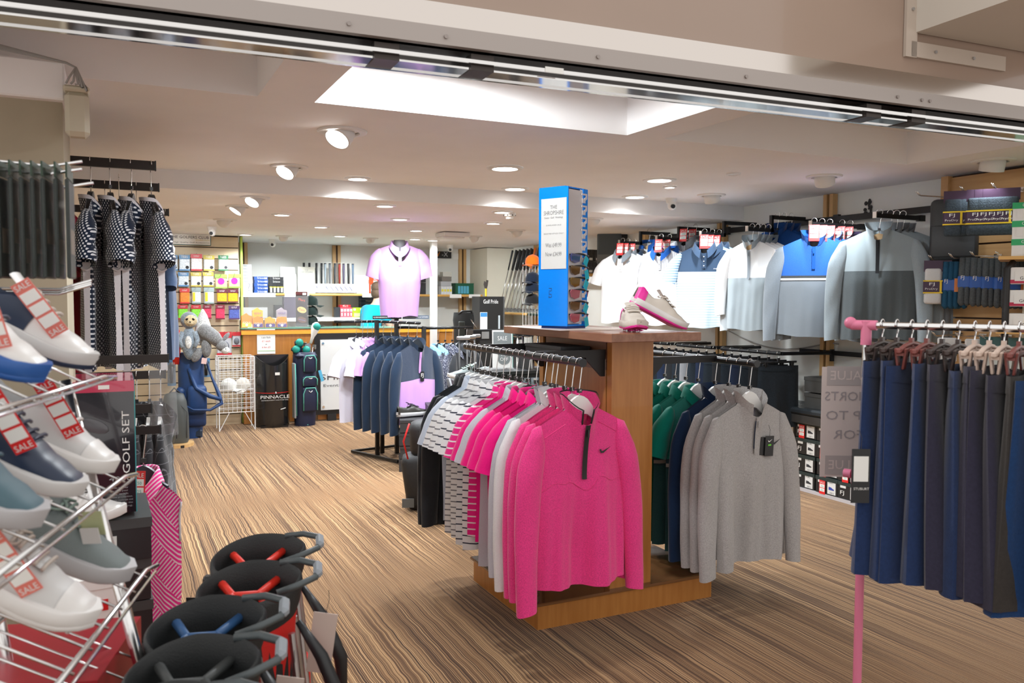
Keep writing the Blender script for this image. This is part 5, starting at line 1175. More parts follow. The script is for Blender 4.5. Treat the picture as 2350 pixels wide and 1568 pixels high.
for k, (kd, x, z, w_, h_) in enumerate(PKT):
    hc, bc, lb = PC[kd]
    t = thing('accessory_packet', lb+' on the accessory wall', 'packet', (x, 9.735, z), 0, kd+' accessory packets')
    bm_ = mat('pk_body_'+kd, bc, .3, noise=.35 if kd not in ('kraft', 'mitt', 'plain') else .05, nscale=70, coat=.4); hm_ = mat('pk_head_'+kd, hc, .4)
    pbox('pouch', t, (0, 0, h_*.40), (w_*.96, .028, h_*.74), bm_, .008); pbox('header', t, (0, -.012, h_*.87), (w_, .008, h_*.26), hm_); pbox('foot_band', t, (0, -.0145, h_*.05), (w_*.98, .002, h_*.10), hm_)
    MB().tube([(0, .05, h_*.98), (0, -.03, h_*.98), (0, -.045, h_*.98+.012)], .003, 5).build('peg', CHROME, t, True)
    if kd == 'kraft': MB().cyl((0, -.0145, h_*.5), (0, -.016, h_*.5), .036, n=20).build('disc', mat('pink_disc', (.75, .02, .35), .5), t)
    elif kd in ('mitt', 'plain'): MB().ell((0, -.018, h_*.38), (w_*.32, .014, h_*.24), 14, 8).build('accessory', mat('acc_grey', (.16, .17, .20), .6), t, True)
    elif kd == 'brush': MB().cyl((0, -.02, h_*.1), (0, -.02, h_*.7), .014, .02, 10).ell((0, -.02, h_*.72), (.032, .018, .04), 12, 6).build('brush', BLACK, t, True)
    elif kd == 'flag': pbox('yellow_strip', t, (-w_*.25, -.0155, h_*.42), (w_*.26, .002, h_*.55), mat('yellow_strip', (.85, .60, .02), .5))
    elif kd in ('blue', 'yellow', 'green'): MB().cyl((w_*.24, -.0145, h_*.22), (w_*.24, -.016, h_*.22), w_*.16, n=14).build('roundel', INK, t); lettering(t, 'TEES', (0, -.0165, h_*.87), w_*.6, WHITE)
    else: lettering(t, 'GOLF', (0, -.0165, h_*.87), w_*.5, WHITE)
# --- navy bag with animal head covers
nb = thing('golf_bag', 'navy golf bag with shoulder strap holding the animal head covers', 'golf bag', (.72, 9.05, 0), rad(-6))
NB = mat('navy_nylon', (.010, .045, .15), .5, bump=.2, bscale=150, noise=.15, nscale=12)
b = MB(); b.rings([[Vector((rx*math.cos(2*PI*i/24), ry*math.sin(2*PI*i/24), z)) for i in range(24)] for rx, ry, z in ((.10, .09, .0), (.105, .095, .10), (.115, .10, .16), (.125, .105, .45), (.125, .11, .85), (.115, .10, .875), (.10, .085, .87), (.09, .08, .60))], True, True, True); b.build('body', NB, nb, 50)
MB().rbox((.055, -.11, .40), (.19, .10, .30), .05, None, 2).build('ball_pocket', NB, nb, True); MB().rbox((-.11, -.05, .44), (.10, .12, .18), .04, (0, .3, 0), 2).build('side_pocket', NB, nb, True); MB().rbox((.05, -.09, .20), (.18, .07, .16), .03, None, 2).build('lower_pocket', mat('navy_nylon_dark', (.008, .028, .10), .55), nb, True); pbox('boot', nb, (0, 0, .045), (.20, .17, .09), mat('navy_boot', (.012, .025, .05), .6), .02)
MB().tube([(.13, -.03, .85), (.20, -.08, .62), (.27, -.14, .44), (.29, -.16, .36), (.18, -.20, .30), (.02, -.22, .31), (-.06, -.20, .36)], [.012, .013, .020, .022, .014, .010, .008], 6).build('strap', NB, nb, True); MB().tube([(-.02, -.11, .72), (.05, -.15, .52), (.18, -.19, .44), (.29, -.19, .40)], [.016, .022, .024, .016], 6).build('strap', NB, nb, True)
def fur(name, c): return mat(name, c, .95, noise=.45, nscale=90, bump=.8, bscale=140, sheen=.6)
G1_, G2_, TAN_, WF = fur('plush_blue_grey', (.22, .27, .32)), fur('plush_grey', (.20, .205, .21)), fur('plush_tan', (.62, .50, .30)), fur('plush_white', (.70, .70, .68))
p1 = thing('head_cover', 'plush sloth head cover with a tan face', 'head cover', (.70, 8.93, .87), rad(-12))
b = MB(); b.ell((0, 0, .34), (.085, .075, .085), 20, 12); b.build('head', G1_, p1, True); MB().ell((0, -.012, .11), (.072, .062, .17), 18, 12).build('body', G1_, p1, True)
MB().ell((.02, -.050, .335), (.066, .036, .060), 16, 10).build('face', TAN_, p1, True); MB().ell((.025, -.085, .315), (.030, .018, .022), 12, 8).build('muzzle', TAN_, p1, True)
for sx in (-1, 1): MB().ell((.02+sx*.030, -.080, .350), (.015, .008, .011), 10, 6, (0, sx*.5, 0)).build('eye', mat('plush_eye', (.012, .012, .012), .1), p1, True)
MB().ell((.025, -.104, .325), (.010, .006, .007), 8, 6).build('nose', mat('plush_eye', (.012, .012, .012), .1), p1, True); MB().ell((.0, -.072, .12), (.032, .010, .065), 12, 8).build('bib', WF, p1, True)
for sx in (-1, 1): MB().tube([(sx*.06, -.03, .22), (sx*.085, -.06, .14), (sx*.06, -.085, .07)], [.026, .024, .018], 8).build('arm', G1_, p1, True)
p2 = thing('head_cover', 'plush grey donkey head cover hanging head down', 'head cover', (.86, 8.90, .83), rad(-10))
MB().tube([(-.05, 0, .30), (.0, -.02, .26), (.08, -.04, .20), (.13, -.05, .14)], [.06, .075, .07, .05], 12).build('body', G2_, p2, True); MB().ell((.15, -.06, .12), (.06, .055, .055), 16, 10, (0, .6, 0)).build('head', G2_, p2, True); MB().ell((.185, -.075, .075), (.042, .038, .038), 14, 8).build('muzzle', WF, p2, True)
for p_, r_2 in (((.19, -.04, .21), (0, .7, .3)), ((.10, -.08, .21), (0, -.5, .2))): MB().ell(p_, (.022, .016, .055), 10, 8, r_2).build('ear', G2_, p2, True)
MB().ell((-.09, -.04, .03), (.045, .03, .08), 12, 8, (0, .5, 0)).build('foot', G2_, p2, True); MB().ell((.0, -.03, .10), (.05, .045, .10), 12, 8).build('leg', G2_, p2, True); MB().ell((.19, -.108, .09), (.006, .005, .008), 8, 6).build('eye', mat('plush_eye', (.012, .012, .012), .1), p2, True); pbox('care_label', p2, (-.02, -.07, -.03), (.05, .003, .06), mat('pink_label', (.72, .50, .48), .6), 0, (0, .15, 0))
p3 = thing('head_cover', 'plush white pointed head cover behind the sloth and donkey', 'head cover', (.84, 9.02, .95)); MB().lathe([(.07, .0), (.085, .10), (.075, .20), (.045, .30), (.008, .37)], n=18).build('body', WF, p3, True); pbox('band', p3, (-.02, -.085, .03), (.09, .01, .035), PAPER)
p4 = thing('head_cover', 'bright red sock head cover beside the sloth', 'head cover', (.54, 9.02, .80), rad(10)); rm_ = mat('red_plush', (.80, .035, .02), .8, bump=.3, bscale=80); MB().ell((0, 0, .27), (.085, .07, .085), 18, 10).build('head', rm_, p4, True); MB().lathe([(.03, -.04), (.042, .05), (.045, .15), (.05, .22)], (.04, 0, 0), 14).build('sock', rm_, p4, True)
gb = thing('shoe_bag', 'grey soft bag standing on a small wooden tray', 'bag', (.53, 8.62, .032), rad(-6)); b = MB(); b.rings([[Vector((rx*(abs(math.cos(2*PI*i/24))**.6)*(1 if math.cos(2*PI*i/24) > 0 else -1), ry*(abs(math.sin(2*PI*i/24))**.6)*(1 if math.sin(2*PI*i/24) > 0 else -1), z)) for i in range(24)] for rx, ry, z in ((.12, .09, 0), (.13, .10, .03), (.128, .095, .25), (.11, .08, .40), (.085, .06, .47), (.02, .02, .49))], True, True, True); b.build('body', mat('grey_vinyl', (.075, .085, .085), .45), gb, 60); MB().tube([(-.05, 0, .47), (0, -.01, .53), (.06, 0, .47)], .008, 6).build('handle', BLACK, gb, True); MB().tube([(-.11, -.085, .05), (-.115, -.085, .3), (0, -.07, .44), (.115, -.085, .3), (.11, -.085, .05)], .003, 5).build('piping', INK, gb, True)
wt = thing('wooden_tray', 'small pale wooden tray under the grey bag', 'tray', (.53, 8.60, 0)); MB().cyl((0, 0, 0), (0, 0, .03), .17, n=28).build('tray', PINE, wt); pbox('lip', wt, (.0, -.15, .012), (.14, .03, .024), BLACK)
# --- wire basket with caps
wbk = thing('wire_basket', 'tall white wire basket stand by the accessory wall', 'wire basket', (1.20, 9.42, 0))
WIRE = mat('white_wire', (.78, .78, .77), .4)
for sx in (-.185, .185):
    for sy in (-.12, .14): MB().cyl((sx, sy, 0), (sx, sy, .80), .006, n=6).build('leg', WIRE, wbk)
for face, dy in (('front_grid', -.12), ('back_grid', .14)):
    b = MB()
    for k in range(13): z = .20+k*.05; b.cyl((-.185, dy, z), (.185, dy, z), .0028 if k % 12 else .004, n=5, caps=False)
    for k in range(9): x = -.185+k*.37/8; b.cyl((x, dy, .20), (x, dy, .80), .0024, n=5, caps=False)
    b.build(face, WIRE, wbk)
for dx in (-.185, .185):
    b = MB()
    for k in range(13): z = .20+k*.05; b.cyl((dx, -.12, z), (dx, .14, z), .0028, n=5, caps=False)
    for k in range(6): y = -.12+k*.26/5; b.cyl((dx, y, .20), (dx, y, .80), .0024, n=5, caps=False)
    b.build('side_grid', WIRE, wbk)
b = MB()
for k in range(8): x = -.185+k*.37/7; b.cyl((x, -.12, .44), (x, .14, .44), .0024, n=5, caps=False)
for k in range(5): y = -.12+k*.26/4; b.cyl((-.185, y, .44), (.185, y, .44), .0024, n=5, caps=False)
b.build('shelf_grid', WIRE, wbk)
for sx in (-1, 1): MB().tube([(sx*.185, -.12, 0), (sx*.08, -.12, .20)], .004, 5).build('brace', WIRE, wbk)
def cap(lab, loc, rz, m, grp=None, rot=None):
    t = thing('cap', lab, 'cap', loc, rz, grp, rot)
    put('crown', cached(('crown', m.name), lambda: MB().lathe([(.085, 0), (.088, .03), (.080, .07), (.055, .10), (.015, .115), (.002, .116)], n=20, cap0=False).mesh('crown', m, True)), t)
    def br():
        b = MB(); b.sheet(lambda i, j: Vector(((i*2-1)*.075*(1-.25*j), -.075-.085*j*math.cos((i*2-1)*1.1)-.0*(1-j), .006-.018*((i*2-1)**2)+.010*j*0-.012*j)), 12, 5)
        b.sheet(lambda i, j: Vector(((i*2-1)*.075*(1-.25*j), -.075-.085*j*math.cos((i*2-1)*1.1), .003-.018*((i*2-1)**2)-.012*j)), 12, 5); return b.mesh('brim', m, True)
    put('brim', cached(('brim', m.name), br), t); put('button', cached(('capbtn', m.name), lambda: MB().ell((0, 0, .117), (.008, .008, .005), 8, 4).mesh('button', m, True)), t)
    return t
CW = fabric('cap_white', (.72, .72, .68), .05)
cap('white cap in the wire basket, brim to the side', (1.13, 9.42, .445), rad(60), CW); cap('crumpled off-white cap beside the other in the wire basket', (1.29, 9.43, .445), rad(-40), fabric('cap_cream', (.62, .58, .52), .05), None, (rad(12), rad(-14), rad(-40)))
# --- curved black bin
bn = thing('rubbish_bin', 'black rounded bin lettered PINNACLE with a red line', 'bin', (1.60, 9.42, 0)); BINM = mat('bin_black', (.014, .014, .015), .22, coat=.3)
def hx(i, k=1.0, N=28): a = PI+PI*i/N; return Vector((.19*k*math.cos(a), .20*k*math.sin(a), 0))
b = MB(); b.rings([[hx(i, k)+Vector((0, .09, z+dz*(math.cos((i/28-.5)*PI*1.0)**2))) for i in range(29)] for k, z, dz in ((.94, 0, 0), (1.0, .05, 0), (1.0, .80, -.11), (.97, .80, -.11), (.93, .3, 0))], False); b.build('shell', BINM, bn, 50)
pbox('back', bn, (0, .088, .40), (.38, .012, .80), BINM); pbox('floor_plate', bn, (0, .0, .01), (.30, .16, .02), BINM); b = MB(); b.sheet(lambda i, j: hx(1+26*i, 1.008)+Vector((0, .09, .385+.006*j)), 20, 1); b.build('red_line', RED, bn); 
lettering(bn, 'PINNACLE', (.0, -.1195, .345), .31, WHITE, h=.036); lettering(bn, "DISTANCE DOESN'T HAVE TO BE HARD", (.0, -.1195, .310), .29, WHITE, h=.010); pbox('sticker', bn, (.03, -.114, .60), (.05, .003, .03), PAPER); pbox('scuff', bn, (.09, -.10, .21), (.07, .003, .008), PAPER, 0, (0, rad(-8), rad(30))); MB().cyl((.01, -.122, .385), (.01, -.118, .405), .008, .002, 8).build('tee_mark', WHITE, bn)
# --- mint and navy cart bag with clubs
mb_ = thing('cart_bag', 'navy and mint cart bag full of clubs beside the bin', 'golf bag', (1.945, 9.40, 0), rad(6)); NVB2 = mat('navy_bag', (.010, .016, .05), .5, bump=.2, bscale=200); MNT = mat('mint_piping', (.12, .48, .40), .5)
b = MB(); b.rings([[Vector((rx*math.cos(2*PI*i/24), ry*math.sin(2*PI*i/24), z)) for i in range(24)] for rx, ry, z in ((.115, .10, 0), (.12, .105, .10), (.13, .115, .30), (.13, .115, .70), (.125, .11, .82), (.115, .10, .83), (.10, .09, .78))], True, True, True); b.build('body', NVB2, mb_, 50)
for i, (z, h_, w_) in enumerate(((.16, .28, .17), (.44, .12, .17), (.60, .20, .15))):
    pk = MB().rbox((.02, -.115, z+h_/2), (w_, .06, h_), .03, None, 2).build('pocket', NVB2, mb_, True); MB().tube([(.02-w_*.46, -.142, z+.02), (.02-w_*.46, -.147, z+h_*.75), (.02-w_*.3, -.147, z+h_*.97), (.02+w_*.3, -.147, z+h_*.97), (.02+w_*.46, -.147, z+h_*.75), (.02+w_*.46, -.142, z+.02)], .006, 6).build('piping', MNT, pk, True); MB().tube([(.0, -.15, z+h_*.86), (.02, -.155, z+h_*.80), (.04, -.15, z+h_*.86)], .004, 5).build('zip_pull', WHITE, pk, True)
pbox('side_panel', mb_, (-.13, -.03, .40), (.02, .10, .62), mat('bag_grey_panel', (.33, .35, .36), .6), .008); MB().tube([(-.118, -.08, .12), (-.13, -.085, .70)], .006, 5).build('piping', MNT, mb_, True); MB().tube([(-.10, .0, .02), (0, -.10, .015), (.10, 0, .02)], .007, 5).build('base_trim', MNT, mb_, True); pbox('top_cuff', mb_, (0, -.02, .79), (.24, .19, .07), NVB2, .03); pbox('blue_tag', mb_, (.155, -.11, .56), (.035, .003, .13), mat('sky_card', (.10, .45, .70), .5), 0, (0, rad(-15), 0))
MINT2 = mat('mint_cover', (.01, .30, .24), .45)
for k, (x, z, dx, m_, L_) in enumerate(((.085, 1.12, .10, MINT2, .17), (-.045, .98, -.05, MINT2, .12), (-.10, .92, -.13, MINT2, .10), (.0, .93, .01, MINT2, .08))):
    t = thing('club_head_cover', ('long white and mint driver cover in the cart bag', 'round mint club cover in the cart bag', 'small mint club cover leaning out of the cart bag', 'short mint club cover among the iron heads')[k], 'head cover', (1.945+x, 9.38, z-.14), rot=(0, rad(18 if k == 0 else -22+10*k), 0)); MB().lathe([(.014, -.06), (.020, .02), (.034, .06), (.05, L_*.7), (.046, L_*.95), (.02, L_*1.1), (.002, L_*1.13)], n=16).build('cover', NVB2 if k else WHITE, t, True); MB().ell((.004, -.028, L_*.82), (.044, .030, .045), 14, 8).build('crown_panel', m_, t, True)
for k in range(5): club('bare iron head sticking out of the cart bag', (1.93+k*.028, 9.40+.015*(k % 2), .90+.012*(k % 3)), (PI, rad(-14+6*k), rad(70*k)), .70, 'iron', BLACK, 'irons in the cart bag', STEEL)
# --- till counter
ctr = thing('till_counter', 'long orange wood till counter with a glass top', 'counter', (2.85, 10.0, 0))
def cp(nm, c, d, m, r=0): return pbox(nm, ctr, (c[0]-2.85, c[1]-10.0, c[2]), d, m, r)
cp('front_panel', (1.72, 9.68, .53), (.80, .04, 1.04), OAK); cp('front_panel', (3.3, 9.68, .53), (2.3, .04, 1.04), OAK); cp('worktop', (2.85, 9.81, 1.055), (3.1, .32, .03), OAK); cp('edge_strip', (2.85, 9.655, 1.04), (3.1, .02, .04), mat('amber_edge', (.72, .36, .04), .4))
cp('glass_top', (2.0, 9.82, 1.090), (1.4, .34, .012), mat('green_glass', (.25, .60, .48), .08, alpha=.55)); cp('glass_front', (1.68, 9.655, 1.28), (.74, .006, .36), CLEAR); cp('glass_top', (2.9, 9.80, 1.084), (.5, .34, .01), mat('green_glass', (.25, .60, .48), .08, alpha=.55))
nt_ = thing('price_notice', 'white Lake Balls price notice taped to the till counter', 'notice', (1.57, 9.652, .80)); pbox('sheet', nt_, (0, 0, .143), (.20, .003, .286), PAPER); pbox('logo', nt_, (0, -.002, .245), (.08, .001, .028), mat('logo_lime', (.35, .60, .20), .6)); lettering(nt_, 'Lake Balls', (0, -.0022, .185), .10, INK); lettering(nt_, '£1 each', (0, -.0022, .145), .09, RED); lettering(nt_, 'or', (0, -.0022, .11), .02, INK); lettering(nt_, '6 for £5', (0, -.0022, .075), .09, RED); pbox('rule', nt_, (0, -.002, .035), (.19, .001, .006), mat('logo_lime', (.35, .60, .20), .6))
lbx = thing('poster_board', 'black framed poster board lettered SHROPSHIRE on the counter front', 'poster', (2.60, 9.60, .08)); pbox('frame', lbx, (0, .02, .47), (.99, .03, .95), SATIN); pbox('sheet', lbx, (.0, -.002, .46), (.86, .016, .82), mat('poster_white', (.70, .71, .70), .3)); lettering(lbx, 'SHROPSHIRE', (.0, -.0115, .43), .86, mat('dark_grey_ink', (.06, .06, .065), .6), h=.068); lettering(lbx, 'Events · Golf · Weddings', (.0, -.0115, .335), .80, mat('dark_grey_ink', (.06, .06, .065), .6), h=.042)
for sx in (-.40, .40):
    for z in (.09, .83): MB().cyl((sx, -.016, z), (sx, -.008, z), .014, n=12).build('stud', CHROME, lbx)
for sx in (-.3, .3): pbox('foot', lbx, (sx, .02, -.04), (.10, .06, .08), BLACK)
# sweets and packets on the glass
def ybox(nm, lab, x, z, w_, h_, d_, y, m, grp=None, txt=None, tm=WHITE, tw=.8, parts=()):
    t = thing(nm, lab, 'box', (x, y, z), 0, grp); pbox('carton', t, (0, d_/2, h_/2), (w_, d_, h_), m); pbox('lid_edge', t, (0, d_/2, h_-.004), (w_+.004, d_+.004, .008), m)
    if txt: lettering(t, txt, (0, -.0025, h_*.55), w_*tw, tm)
    for q, (px, pz, pw, ph, pm) in enumerate(parts): pbox('print_panel', t, (px*w_, -.0015, pz*h_), (pw*w_, .002, ph*h_), pm)
    return t
ORG = mat('sweet_orange', (.85, .30, .02), .4); AMB = mat('sweet_amber', (.85, .45, .03), .4); PRP = mat('sweet_purple', (.10, .06, .30), .4); GRN_ = mat('panel_green', (.10, .45, .05), .5); YLW = mat('panel_yellow', (.80, .70, .05), .5)
for k, (x, h_, y, z) in enumerate(((1.37, .165, 9.72, 1.0965), (1.50, .165, 9.78, 1.158), (1.49, .135, 9.69, 1.0965), (1.625, .125, 9.69, 1.0965), (1.755, .125, 9.69, 1.0965), (1.775, .165, 9.80, 1.158))):
    t = thing('sweet_box', ('orange upright sweet box at the glass edge', 'amber raised-front sweet box on the tray', 'orange and purple golf sweet box in the front row', 'cream-topped golf sweet box in the front row', 'orange and purple golf sweet box near the chocolate stand', 'grey and orange raised sweet box on the tray')[k], 'sweet box', (x, y, z), 0, None); w_ = .115
    MB().prism([(-w_/2, 0), (w_/2, 0), (w_/2, h_*.8), (w_*.2, h_*.86), (0, h_), (-w_*.2, h_*.92), (-w_/2, h_*.8)], .05).build('carton', (ORG, AMB, ORG, AMB, ORG, mat('sweet_grey', (.35, .30, .35), .4))[k], t, loc=(0, .025, 0)); pbox('print_panel', t, (0, -.0015, h_*.2), (w_*.9, .002, h_*.3), (YLW, PRP, PRP, PRP, PRP, ORG)[k]); MB().cyl((.0, -.001, h_*.2), (.0, -.005, h_*.2), .015, n=14).build('ball_print', WHITE, t); lettering(t, 'GOLF', (0, -.0035, h_*(.6 if k in (1, 5) else .35)), w_*.7, WHITE if k % 2 == 0 else PRP)
tr2 = thing('display_tray', 'clear display tray lifting two sweet boxes on the glass', 'tray', (1.64, 9.82, 1.0965)); pbox('deck', tr2, (0, 0, .055), (.42, .12, .006), CLEAR); pbox('side', tr2, (-.207, 0, .026), (.006, .12, .052), CLEAR); pbox('side', tr2, (.207, 0, .026), (.006, .12, .052), CLEAR); pbox('label_rail', tr2, (-.20, -.10, .02), (.12, .004, .04), PAPER)
ch = thing('chocolate_stand', 'dark chocolate bar stand with three oval brand marks', 'display stand', (1.985, 9.72, 1.0965)); CHB = mat('choc_brown', (.035, .025, .022), .4); pbox('front', ch, (0, 0, .21), (.13, .02, .40), CHB); pbox('crown', ch, (0, -.011, .392), (.13, .003, .036), mat('choc_red', (.12, .03, .03), .5)); pbox('base', ch, (0, .04, .02), (.16, .12, .04), CLEAR)
for k, (tx, om, tm) in enumerate((('Mars', mat('mars_black', (.05, .035, .03), .4), mat('mars_red', (.75, .10, .05), .4)), ('Twix', mat('twix_gold', (.72, .55, .20), .4), mat('mars_red', (.75, .10, .05), .4)), ('Snickers', mat('snick_brown', (.16, .08, .06), .4), mat('snick_blue', (.25, .28, .60), .4)))):
    MB().prism([(.052*math.cos(a/24*2*PI), .036*math.sin(a/24*2*PI)+.012*math.cos(a/24*2*PI)*-.8) for a in range(24)], .004).build('brand_oval', om, ch, loc=(0, -.011, .315-k*.115)); lettering(ch, tx, (0, -.0145, .315-k*.115), .075, tm, (PI/2, rad(12), 0))
pbox('price_card', ch, (.03, -.014, .385), (.04, .002, .026), PAPER)
for k in range(3): cap('dark green cap on the clear stack beside the chocolate stand', (2.105, 9.80, 1.12+.115*k), rad(75), fabric('cap_bottle_green', (.008, .02, .017), .05), 'dark green caps at the till')
cst = thing('cap_stand', 'clear acrylic cap stand on the till counter', 'display stand', (2.08, 9.82, 1.0965)); pbox('upright', cst, (-.055, .0, .20), (.004, .16, .40), CLEAR)
for k in range(3): pbox('ledge', cst, (.02, 0, .018+.115*k), (.15, .16, .004), CLEAR); pbox('price_label', cst, (.0, -.082, .022+.115*k), (.05, .002, .025), PAPER)
for k in range(3): ybox('carton', ('purple-grey carton below the wall shelf', 'slim dark carton below the wall shelf', 'grey device box on the back ledge')[k], (2.0, 1.86, 1.55)[k], 1.187, (.16, .10, .34)[k], (.26, .16, .13)[k], .12, 10.45, (mat('plum_card', (.07, .055, .09), .5), BLACK, mat('device_grey', (.42, .42, .41), .5))[k], None, None)
# back ledge and wall shelves
def shelf(lab, x0, x1, z, y=10.47, d_=.40, front=PINE):
    t = thing('wall_shelf', lab, 'shelf', ((x0+x1)/2, y+d_/2, z)); pbox('board', t, (0, 0, -.014), (x1-x0, d_, .028), mat('shelf_white', (.70, .69, .64), .5)); MB().cyl((-(x1-x0)/2, -d_/2, -.014), ((x1-x0)/2, -d_/2, -.014), .017, n=12).build('front_nosing', front, t, 40); return t
AMBW = mat('shelf_pine_gloss', (.70, .40, .11), .35)
s1_ = shelf('long back shelf carrying ball boxes and the grip stand', 1.36, 3.20, 1.49, front=AMBW); pbox('price_strip', s1_, (-.68, -.217, -.02), (.44, .004, .05), PAPER); pbox('price_strip', s1_, (-.20, -.217, -.028), (.30, .004, .05), PAPER); pbox('price_strip', s1_, (.75, -.217, -.02), (.24, .004, .05), PAPER)
s2_ = shelf('lower back ledge behind the till', 1.37, 3.25, 1.185, front=mat('shelf_white', (.70, .69, .64), .5)); pbox('price_strip', s2_, (0, -.217, -.02), (1.0, .004, .045), PAPER)
s3_ = shelf('corner shelf with ball boxes below the V-X sign', 3.60, 4.60, 1.485, front=AMBW); pbox('price_card', s3_, (.10, -.222, -.02), (.17, .004, .05), PAPER); pbox('price_card', s3_, (.38, -.222, -.02), (.17, .004, .05), PAPER)
WB = mat('ballbox_white', (.72, .74, .76), .4); BB_ = mat('ballbox_blue', (.02, .10, .42), .35); KB = mat('ballbox_black', (.035, .038, .042), .35); OB = mat('ballbox_red', (.80, .09, .02), .35)
for k in range(6): t = ybox('ball_box', 'flat white ball box in the tall stack on the back shelf', 1.47, 1.615+k*.038, .155, .036, .12, 10.52, WB, 'flat white ball boxes', 'Srixon', INK, .4)
for k in range(2): ybox('ball_box', 'white ball box standing under the tall white stack', 1.43+k*.085, 1.491, .082, .122, .12, 10.52, WB, 'standing white ball boxes', '?', GREYINK, .35)
for k in range(5): ybox('ball_box', 'blue ball box in the stack on the back shelf', 1.655+.004*(k % 2), 1.491+k*.041, .16, .039, .12, 10.50, BB_, 'blue ball boxes', 'Srixon', WHITE, .55, ((.35, .5, .2, .5, WB),))
for k in range(4): ybox('ball_box', 'black ball box with a yellow sleeve print, standing on the back shelf', 1.775+k*.043, 1.491, .041, .12, .12, 10.50, KB, 'black ball boxes with sleeve print', None, WHITE, .5, ((0, .62, .9, .12, YLW), (0, .35, .6, .5, WB)))
for k in range(2): ybox('ball_box', 'flat black ball box lying on the standing black ones', 1.84, 1.612+k*.041, .17, .039, .12, 10.50, KB, 'flat black ball boxes', 'Srixon', WHITE, .5)
def sheet_notice(lab, x, z, w_, h_, y, lines, m=PAPER, im=GREYINK):
    t = thing('notice', lab, 'notice', (x, y, z)); pbox('sheet', t, (0, 0, h_/2), (w_, .004, h_), m)
    for tx, zz, ww in lines: lettering(t, tx, (0, -.003, h_*zz), w_*ww, im)
    return t
sheet_notice('plain grey card leaning at the back of the shelf', 2.0, 1.491, .18, .33, 10.62, []); sheet_notice('narrow white leaflet with a pale blue band', 2.03, 1.491, .11, .24, 10.50, []); sheet_notice('cream club notice standing on the back shelf', 2.20, 1.491, .21, .33, 10.46, [('THE', .88, .2), ('SHROPSHIRE', .80, .75), ('CLUB', .73, .18), ('Re-gripping service', .58, .6), ('prices from £8 a grip', .50, .75), ('fitted while you wait', .42, .75), ('ask at the counter', .34, .6)], mat('cream_card', (.70, .68, .60), .6))
gst = thing('grip_stand', 'white sloping display of club grips with price card', 'display stand', (2.55, 10.60, 1.491)); MB().prism([(-.39, 0), (.32, 0), (.32, .02), (.29, .12), (-.37, .12), (-.39, .02)], .10).build('base', PAPER, gst); pbox('sloping_card', gst, (0, -.056, .065), (.60, .004, .125), PAPER, 0, (rad(-18), 0, 0)); pbox('black_line', gst, (0, -.085, .008), (.62, .004, .006), INK); pbox('clear_back', gst, (0, .03, .26), (.56, .004, .28), CLEAR)
for k in range(9): MB().box((-.25+k*.06, -.062-.010, .065), (.006, .003, .07), (rad(-18), rad(-35), 0)).build('printed_line', mat('lav_ink', (.25, .25, .45), .6), gst)
for k in range(11):
    x = (2.36, 2.43, 2.52, 2.585, 2.63, 2.69, 2.755, 2.815, 2.87, 2.93, 2.99)[k]-.16; gm = (BLACK, BLACK, BLACK, BLACK, mat('grip_grey', (.35, .42, .48), .6), mat('grip_mix', (.16, .18, .21), .6), mat('grip_dark', (.06, .07, .08), .6), mat('grip_redtip', (.35, .04, .03), .6), mat('grip_purple', (.14, .12, .20), .6), BLACK, mat('grip_blue', (.15, .22, .32), .6))[k]
    t = thing('club_grip', ('black', 'black', 'black', 'black', 'pale grey', 'mottled grey', 'dark grey', 'red-tipped', 'purple-grey', 'black', 'slate blue')[k]+' rubber club grip upright in the white display', 'club grip', (x, 10.61, 1.6105), 0, 'club grips in the white display'); MB().lathe([(.009, 0), (.011, .1), (.0145, .255), (.012, .262)], n=10).build('rubber', gm, t, True); MB().cyl((0, 0, .258), (0, 0, .268), .015, n=10).build('butt_cap', BLACK, t)
sheet_notice('large white leaflet stand with pale blue heading', 2.93, 1.491, .19, .24, 10.55, [('TITLEIST', .85, .6)], mat('leaflet', (.80, .83, .84), .5), mat('pale_blue_ink', (.45, .60, .70), .6))
for k in range(4): ybox('ball_box', 'flat red ball box with white chevrons in the stack', 3.095+.004*(k % 2), 1.625+k*.046, .15, .044, .12, 10.52, OB, 'flat red ball boxes', None, WHITE, .5, ((.05, .5, .35, .8, WB),))
for k in range(3): ybox('ball_box', 'upright red ball box with white zigzag under the flat ones', 3.05+k*.05, 1.491, .048, .13, .12, 10.52, OB, 'upright red ball boxes', None, WHITE, .5, ((0, .5, .4, .8, WB),))
ybox('ball_box', 'yellow-printed white ball boxes half hidden by the bust', 3.20-.02, 1.491, .05, .15, .1, 10.48, WB, None, None, INK, .5, ((0, .7, .6, .2, YLW), (0, .35, .6, .2, YLW)))
ybox('ball_box', 'dark ball box beside the pink ones on the lower ledge', 2.60, 1.187, .06, .13, .1, 10.50, KB, None); 
for k in range(4): ybox('ball_box', 'pink ball sleeve on the lower ledge', 2.655+k*.04, 1.187, .039, .125, .1, 10.50, mat('ballbox_pink', (.75, .12, .16), .4), 'pink ball sleeves', None, WHITE, .5, ((0, .72, .7, .25, PAPER), (0, .3, .4, .3, PAPER)))
ybox('ball_box', 'flat red lid box lying on the pink sleeves', 2.70, 1.3125, .14, .035, .1, 10.50, mat('ballbox_crimson', (.60, .02, .03), .4), None, '4for3', WHITE, .5); ybox('ball_box', 'lime green ball box on the lower ledge', 2.865, 1.187, .15, .125, .1, 10.50, mat('ballbox_lime', (.42, .70, .02), .4), None, None, WHITE, .5, ((-.3, .8, .2, .2, PAPER), (.3, .8, .2, .2, PAPER), (0, .25, .7, .35, mat('pale_lime', (.75, .85, .35), .5))))
